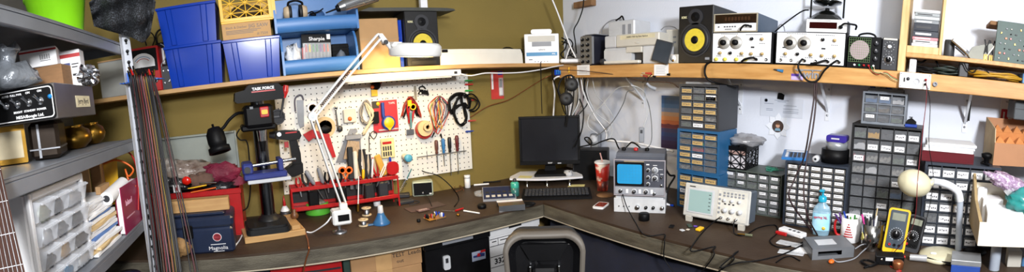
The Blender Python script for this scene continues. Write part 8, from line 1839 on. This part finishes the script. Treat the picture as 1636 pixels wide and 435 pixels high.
t,w,H=under('green_bin','narrow dark green metal box between red cabinet and cartons','box',548,559,402,2.02,.2,M_green,.79);boxup(t,w,H,.3,mat('dark_green_metal','#33463f',.4),'case');t.name='green_case'
t,w,H=under('cardboard_box','cardboard box hand-lettered in ink at the top of the pair under the bench','box',560,675,400,2.0,.3,M_card,.785,.0005)
h_=at_y(617,432,2.0).z;mk=mat('kraft_carton','#a88158',.85,var=.06)
t.location.z=h_;H=.785-h_;boxup(t,w,H,.35,mk);MB(mat('tan_packing_tape','#c49c6b')).box((-w*.16,-.0008,0),(w*.06,-.0002,H)).build('packing_tape',t);mb=MB(M_ink);mb.text('TEST  Leads',(w*.28,-.0008,H*.62),.032);mb.text('out',(w*.18,-.0008,H*.32),.028);mb.build('handwriting',t)
t,w,H=under('cardboard_box','plain cardboard box beneath the hand-lettered one under the bench','box',560,675,400,2.0,.3,M_card,h_-.001);boxup(t,w-.01,H,.35,mk);MB(mat('tan_packing_tape','#c49c6b')).box((-w*.16,-.0008,0),(w*.06,-.0002,H)).build('packing_tape',t)
t,w,H=under('storage_tote','black plastic tote with clasp and race car sticker under the bench','tote',680,784,380,1.98,.35,M_black,.785);boxup(t,w,H-.05,.38,mat('gloss_black_tote','#121214',.25),'tub');MB(mat('gloss_black_tote','#121214')).box((-w/2-.006,-.01,H-.0495),(w/2+.006,.39,H),.008).build('lid',t);MB(M_grey).box((-w*.25,-.0115,H-.03),(w*.22,-.0102,H-.004),.001).build('lid_label',t)
zc_=at_y(711,420,1.98).z;mb=MB(M_lgrey);mb.prism(rrect(.04,.085,.012,4,-w*.2,zc_),-.012,-.0003);mb.use(M_dark).box((-w*.2-.008,-.0135,zc_+.0),(-w*.2+.008,-.0122,zc_+.028));mb.build('clasp',t)
zs_=at_y(757,410,1.98).z;q=MB(plain('#9aa3b8',.4)).box((w*.2,-.0012,zs_-.032),(w*.42,-.0003,zs_+.026)).build('sticker',t);mb=MB(M_red);mb.box((w*.34,-.0017,zs_+.012),(w*.42,-.0013,zs_+.026));mb.use(plain('#27336a')).prism([(w*.22,zs_-.01),(w*.4,zs_-.014),(w*.41,zs_+.004),(w*.33,zs_+.014),(w*.27,zs_+.002),(w*.22,zs_+.002)],-.0018,-.0013);mb.use(M_red).prism([(w*.28,zs_-.008),(w*.34,zs_-.008),(w*.32,zs_+.012),(w*.29,zs_+.012)],-.0022,-.0019);mb.build('car_print',q)
t,w,H=under('file_box','white storage carton printed with black ruled boxes and numbers under the bench','box',784,850,375,2.0,.35,M_white,.79);w+=.06;t.location.x+=.03;boxup(t,w,H,.36,M_white);MB(M_white).box((-w/2-.004,-.006,H-.07),(w/2+.004,.364,H+.003),.002).build('lid',t)
zn=at_y(808,414,2.0).z;mb=MB(M_ink);x0=-w/2;mb.text('3325',(x0+.075,-.0009,zn),.05,bold=.03)
for z_ in(zn+.035,zn-.035):mb.box((x0,-.0009,z_-.002),(x0+w,-.0002,z_+.002))
for z_ in(H-.085,H-.13):mb.box((x0,-.0009,z_-.002),(x0+w*.8,-.0002,z_+.002))
for x in(.055,.16):mb.box((x0+x,-.0009,H-.13),(x0+x+.003,-.0002,H-.085))
for x,l_ in((.015,.03),(.07,.06)):mb.box((x0+x,-.0009,H-.105),(x0+x+l_,-.0002,H-.099))
mb.use(M_ink).box((x0+.13,-.0068,H-.04),(x0+.22,-.0061,H-.02));mb.use(plain('#4f6fb0')).lathe([(.008,0),(.008,.001),(0,.001)],12,(x0+.11,0,zn+.075),'-y');mb.build('printing',t)
solo(MB(mat('tan_panel','#8f7744',.7)).box((0,0,0),(.13,.02,.75),.003),'tan_panel','tan panel standing in the bench corner behind the chair','panel',(1.56,2.12,.0005))
cc=at_d(870,400,1.55);ch=thing('office_chair','office chair with black backrest and grey-brown rim seen from behind','chair',(cc.x,cc.y,0),-az(870))
def CH(px,py):return loc_of(ch,on_plane(px,py,cc,-az(870)))
a0=CH(807,430);a1=CH(933,368);W=a1.x-a0.x;cx=(a0.x+a1.x)/2;zt_=a1.z;Hh=.40
def ring_(w_,h_,r_,y,zc):return[(cx+p[0],y,zc+p[1])for p in rrect(w_,h_,r_,6)]
zc=zt_-Hh/2;M_rimc=mat('grey_brown_chair_rim','#57514a',.6,var=.06);n=28
def taper(pts):return[(cx+(x-cx)*(1-.16*max(0,(zt_-.08-z)/Hh)),y+.05*((x-cx)/W*2)**2*-1,z)for x,y,z in pts]
o1=taper(ring_(W,Hh,.06,0,zc));o2=taper(ring_(W-.036,Hh-.036,.05,-.012,zc));o3=taper(ring_(W-.036,Hh-.036,.05,.02,zc));o4=taper(ring_(W,Hh,.06,.05,zc))
mb=MB(M_rimc);n=len(o1);mb.add(o1+o2+o3+o4,[(j*n+i,j*n+(i+1)%n,((j+1)%4)*n+(i+1)%n,((j+1)%4)*n+i)for j in range(4)for i in range(n)],True);mb.build('backrest_rim',ch)
mb=MB(mat('gloss_black_chair_back','#111113',.22));q1=taper(ring_(W-.037,Hh-.037,.05,-.004,zc));q2=taper(ring_(W-.08,Hh-.08,.04,.016,zc));q3=taper(ring_(W-.037,Hh-.037,.05,.045,zc));mb.add(q1+q2+q3,[(j*n+i,j*n+(i+1)%n,(j+1)*n+(i+1)%n,(j+1)*n+i)for j in range(2)for i in range(n)]+[list(range(n,2*n))],False);mb.build('back_shell',ch)
mb=MB(mat('black_fabric_pad','#1a1a1c',.9));mb.prism([(x*1,z)for x,y,z in taper(ring_(W-.03,Hh-.03,.05,0,zc))],.052,.10);mb.build('back_cushion',ch)
mb=MB(M_black);mb.prism([(cx-.085,zt_-.045),(cx+.085,zt_-.045),(cx+.05,zt_-.11),(cx-.05,zt_-.11)],-.012,.0155);mb.build('handle_recess',ch)
MB(M_black).box((cx-.042,-.045,zt_-.55),(cx+.042,.0155,zt_-.13),.010).build('spine',ch);MB(M_dark).lathe([(.018,0),(.02,.008),(0,.012)],16,(cx,-.0455,zt_-.17),'-y').build('adjuster_knob',ch)
for s_ in(-1,1):MB(M_chrome).box((cx+s_*.05-.004,-.03,zt_-.35),(cx+s_*.05+.004,.015,zt_-.125),.002).build('spine_rail',ch)
zs=.46
mb=MB(mat('black_fabric_pad','#1a1a1c'));mb.prism(rrect(.46,.44,.09,6,cx,.32),zs-.06,zs,'xy');mb.build('seat',ch);MB(M_black).tube([(cx,-.01,zt_-.5),(cx,-.02,zs-.02),(cx,.1,zs-.085),(cx,.3,zs-.085)],.02,8).build('back_bracket',ch)
MB(M_chrome).cyl((cx,.32,.12),(cx,.32,zs-.061),.028,.025,16).build('gas_column',ch)
for k in range(5):
 a=2*PI*k/5+.3;e=(cx+.3*math.cos(a),.32+.3*math.sin(a));MB(M_black).cyl((cx,.32,.12),(e[0],e[1],.075),.028,.018,10).build('base_leg',ch);MB(M_black).cyl((e[0]-.012,e[1],.028),(e[0]+.012,e[1],.028),.0275,.0275,14).build('caster',ch)
for s_ in(-1,1):MB(M_rimc).tube([(cx+s_*.22,.2,zs-.03),(cx+s_*.30,.14,zs+.02),(cx+s_*.30,.12,zs+.16),(cx+s_*.28,.16,zs+.19),(cx+s_*.28,.34,zs+.19)],.02,8).build('armrest',ch)
c,w,h=spot_y(158,200,157,97,SY+.02,ZS);t=thing('clear_case','clear plastic case of small parts at the left end of the olive wall shelf','case',(c.x,SY+.03,ZS));MB(mat('hazy_clear_case','#c9cbc6',.2,alpha=.5,var=.05)).box((-w/2,0,0),(w/2,.16,h),.004).build('case',t);MB(M_card).box((-w/2,-.0,h+.0005),(w/2,.16,h+.008)).build('lid',t);g=MB(mat('pale_parts','#a8a294',.5,col2='#6f6a60',scale=40));g.ball((0,.08,h*.35),(w*.4,.06,h*.3),16,10,.25,4,3);g.build('contents',t);MB(M_dark).box((-w/2+.004,.004,.0045),(w/2-.004,.15,.012)).build('base_layer',t)
def area(name,loc,target,size,power,col=(1,1,1),sy=None):
 l=bpy.data.lights.new(name,'AREA');l.energy=power;l.size=size;l.color=col
 if sy:l.shape='RECTANGLE';l.size_y=sy
 o=bpy.data.objects.new(name,l);COL.objects.link(o);o.location=loc
 o.rotation_euler=(Vector(target)-Vector(loc)).to_track_quat('-Z','Y').to_euler();return o
area('ceiling_lamp',(.3,.1,2.7),(.9,1.2,.9),.8,34,(1,.97,.92))
area('camera_flash',(.1,-.75,2.12),(1.1,1.4,1.3),.26,84,(.97,.98,1))
l=bpy.data.lights.new('magnifier_bulb','POINT');l.energy=13;l.color=(1,.74,.38);l.shadow_soft_size=.05
o=bpy.data.objects.new('magnifier_bulb',l);COL.objects.link(o);o.location=lw+Vector((0,.0,-.06))
w=bpy.data.worlds.new('room_air');SC.world=w;w.use_nodes=True
w.node_tree.nodes['Background'].inputs['Color'].default_value=(.9,.95,1,1)
w.node_tree.nodes['Background'].inputs['Strength'].default_value=.2
cd=bpy.data.cameras.new('camera');cam=bpy.data.objects.new('camera',cd);COL.objects.link(cam)
cd.type='PANO'
pc=cd if hasattr(cd,'panorama_type')else cd.cycles
pc.panorama_type='EQUIRECTANGULAR'
pc.longitude_min=-818/K;pc.longitude_max=818/K
pc.latitude_min=-217.5/K;pc.latitude_max=217.5/K
cd.clip_start=.02
rx,fy,uz=turn((1,0,0)),turn((0,1,0)),turn((0,0,1))
cam.matrix_world=Matrix(((rx.x,uz.x,-fy.x,0),(rx.y,uz.y,-fy.y,0),(rx.z,uz.z,-fy.z,EYE),(0,0,0,1)))
SC.camera=cam
vs=SC.view_settings;vs.view_transform='Standard';vs.look='None';vs.gamma=1;vs.use_curve_mapping=False
vs.exposure=0.1
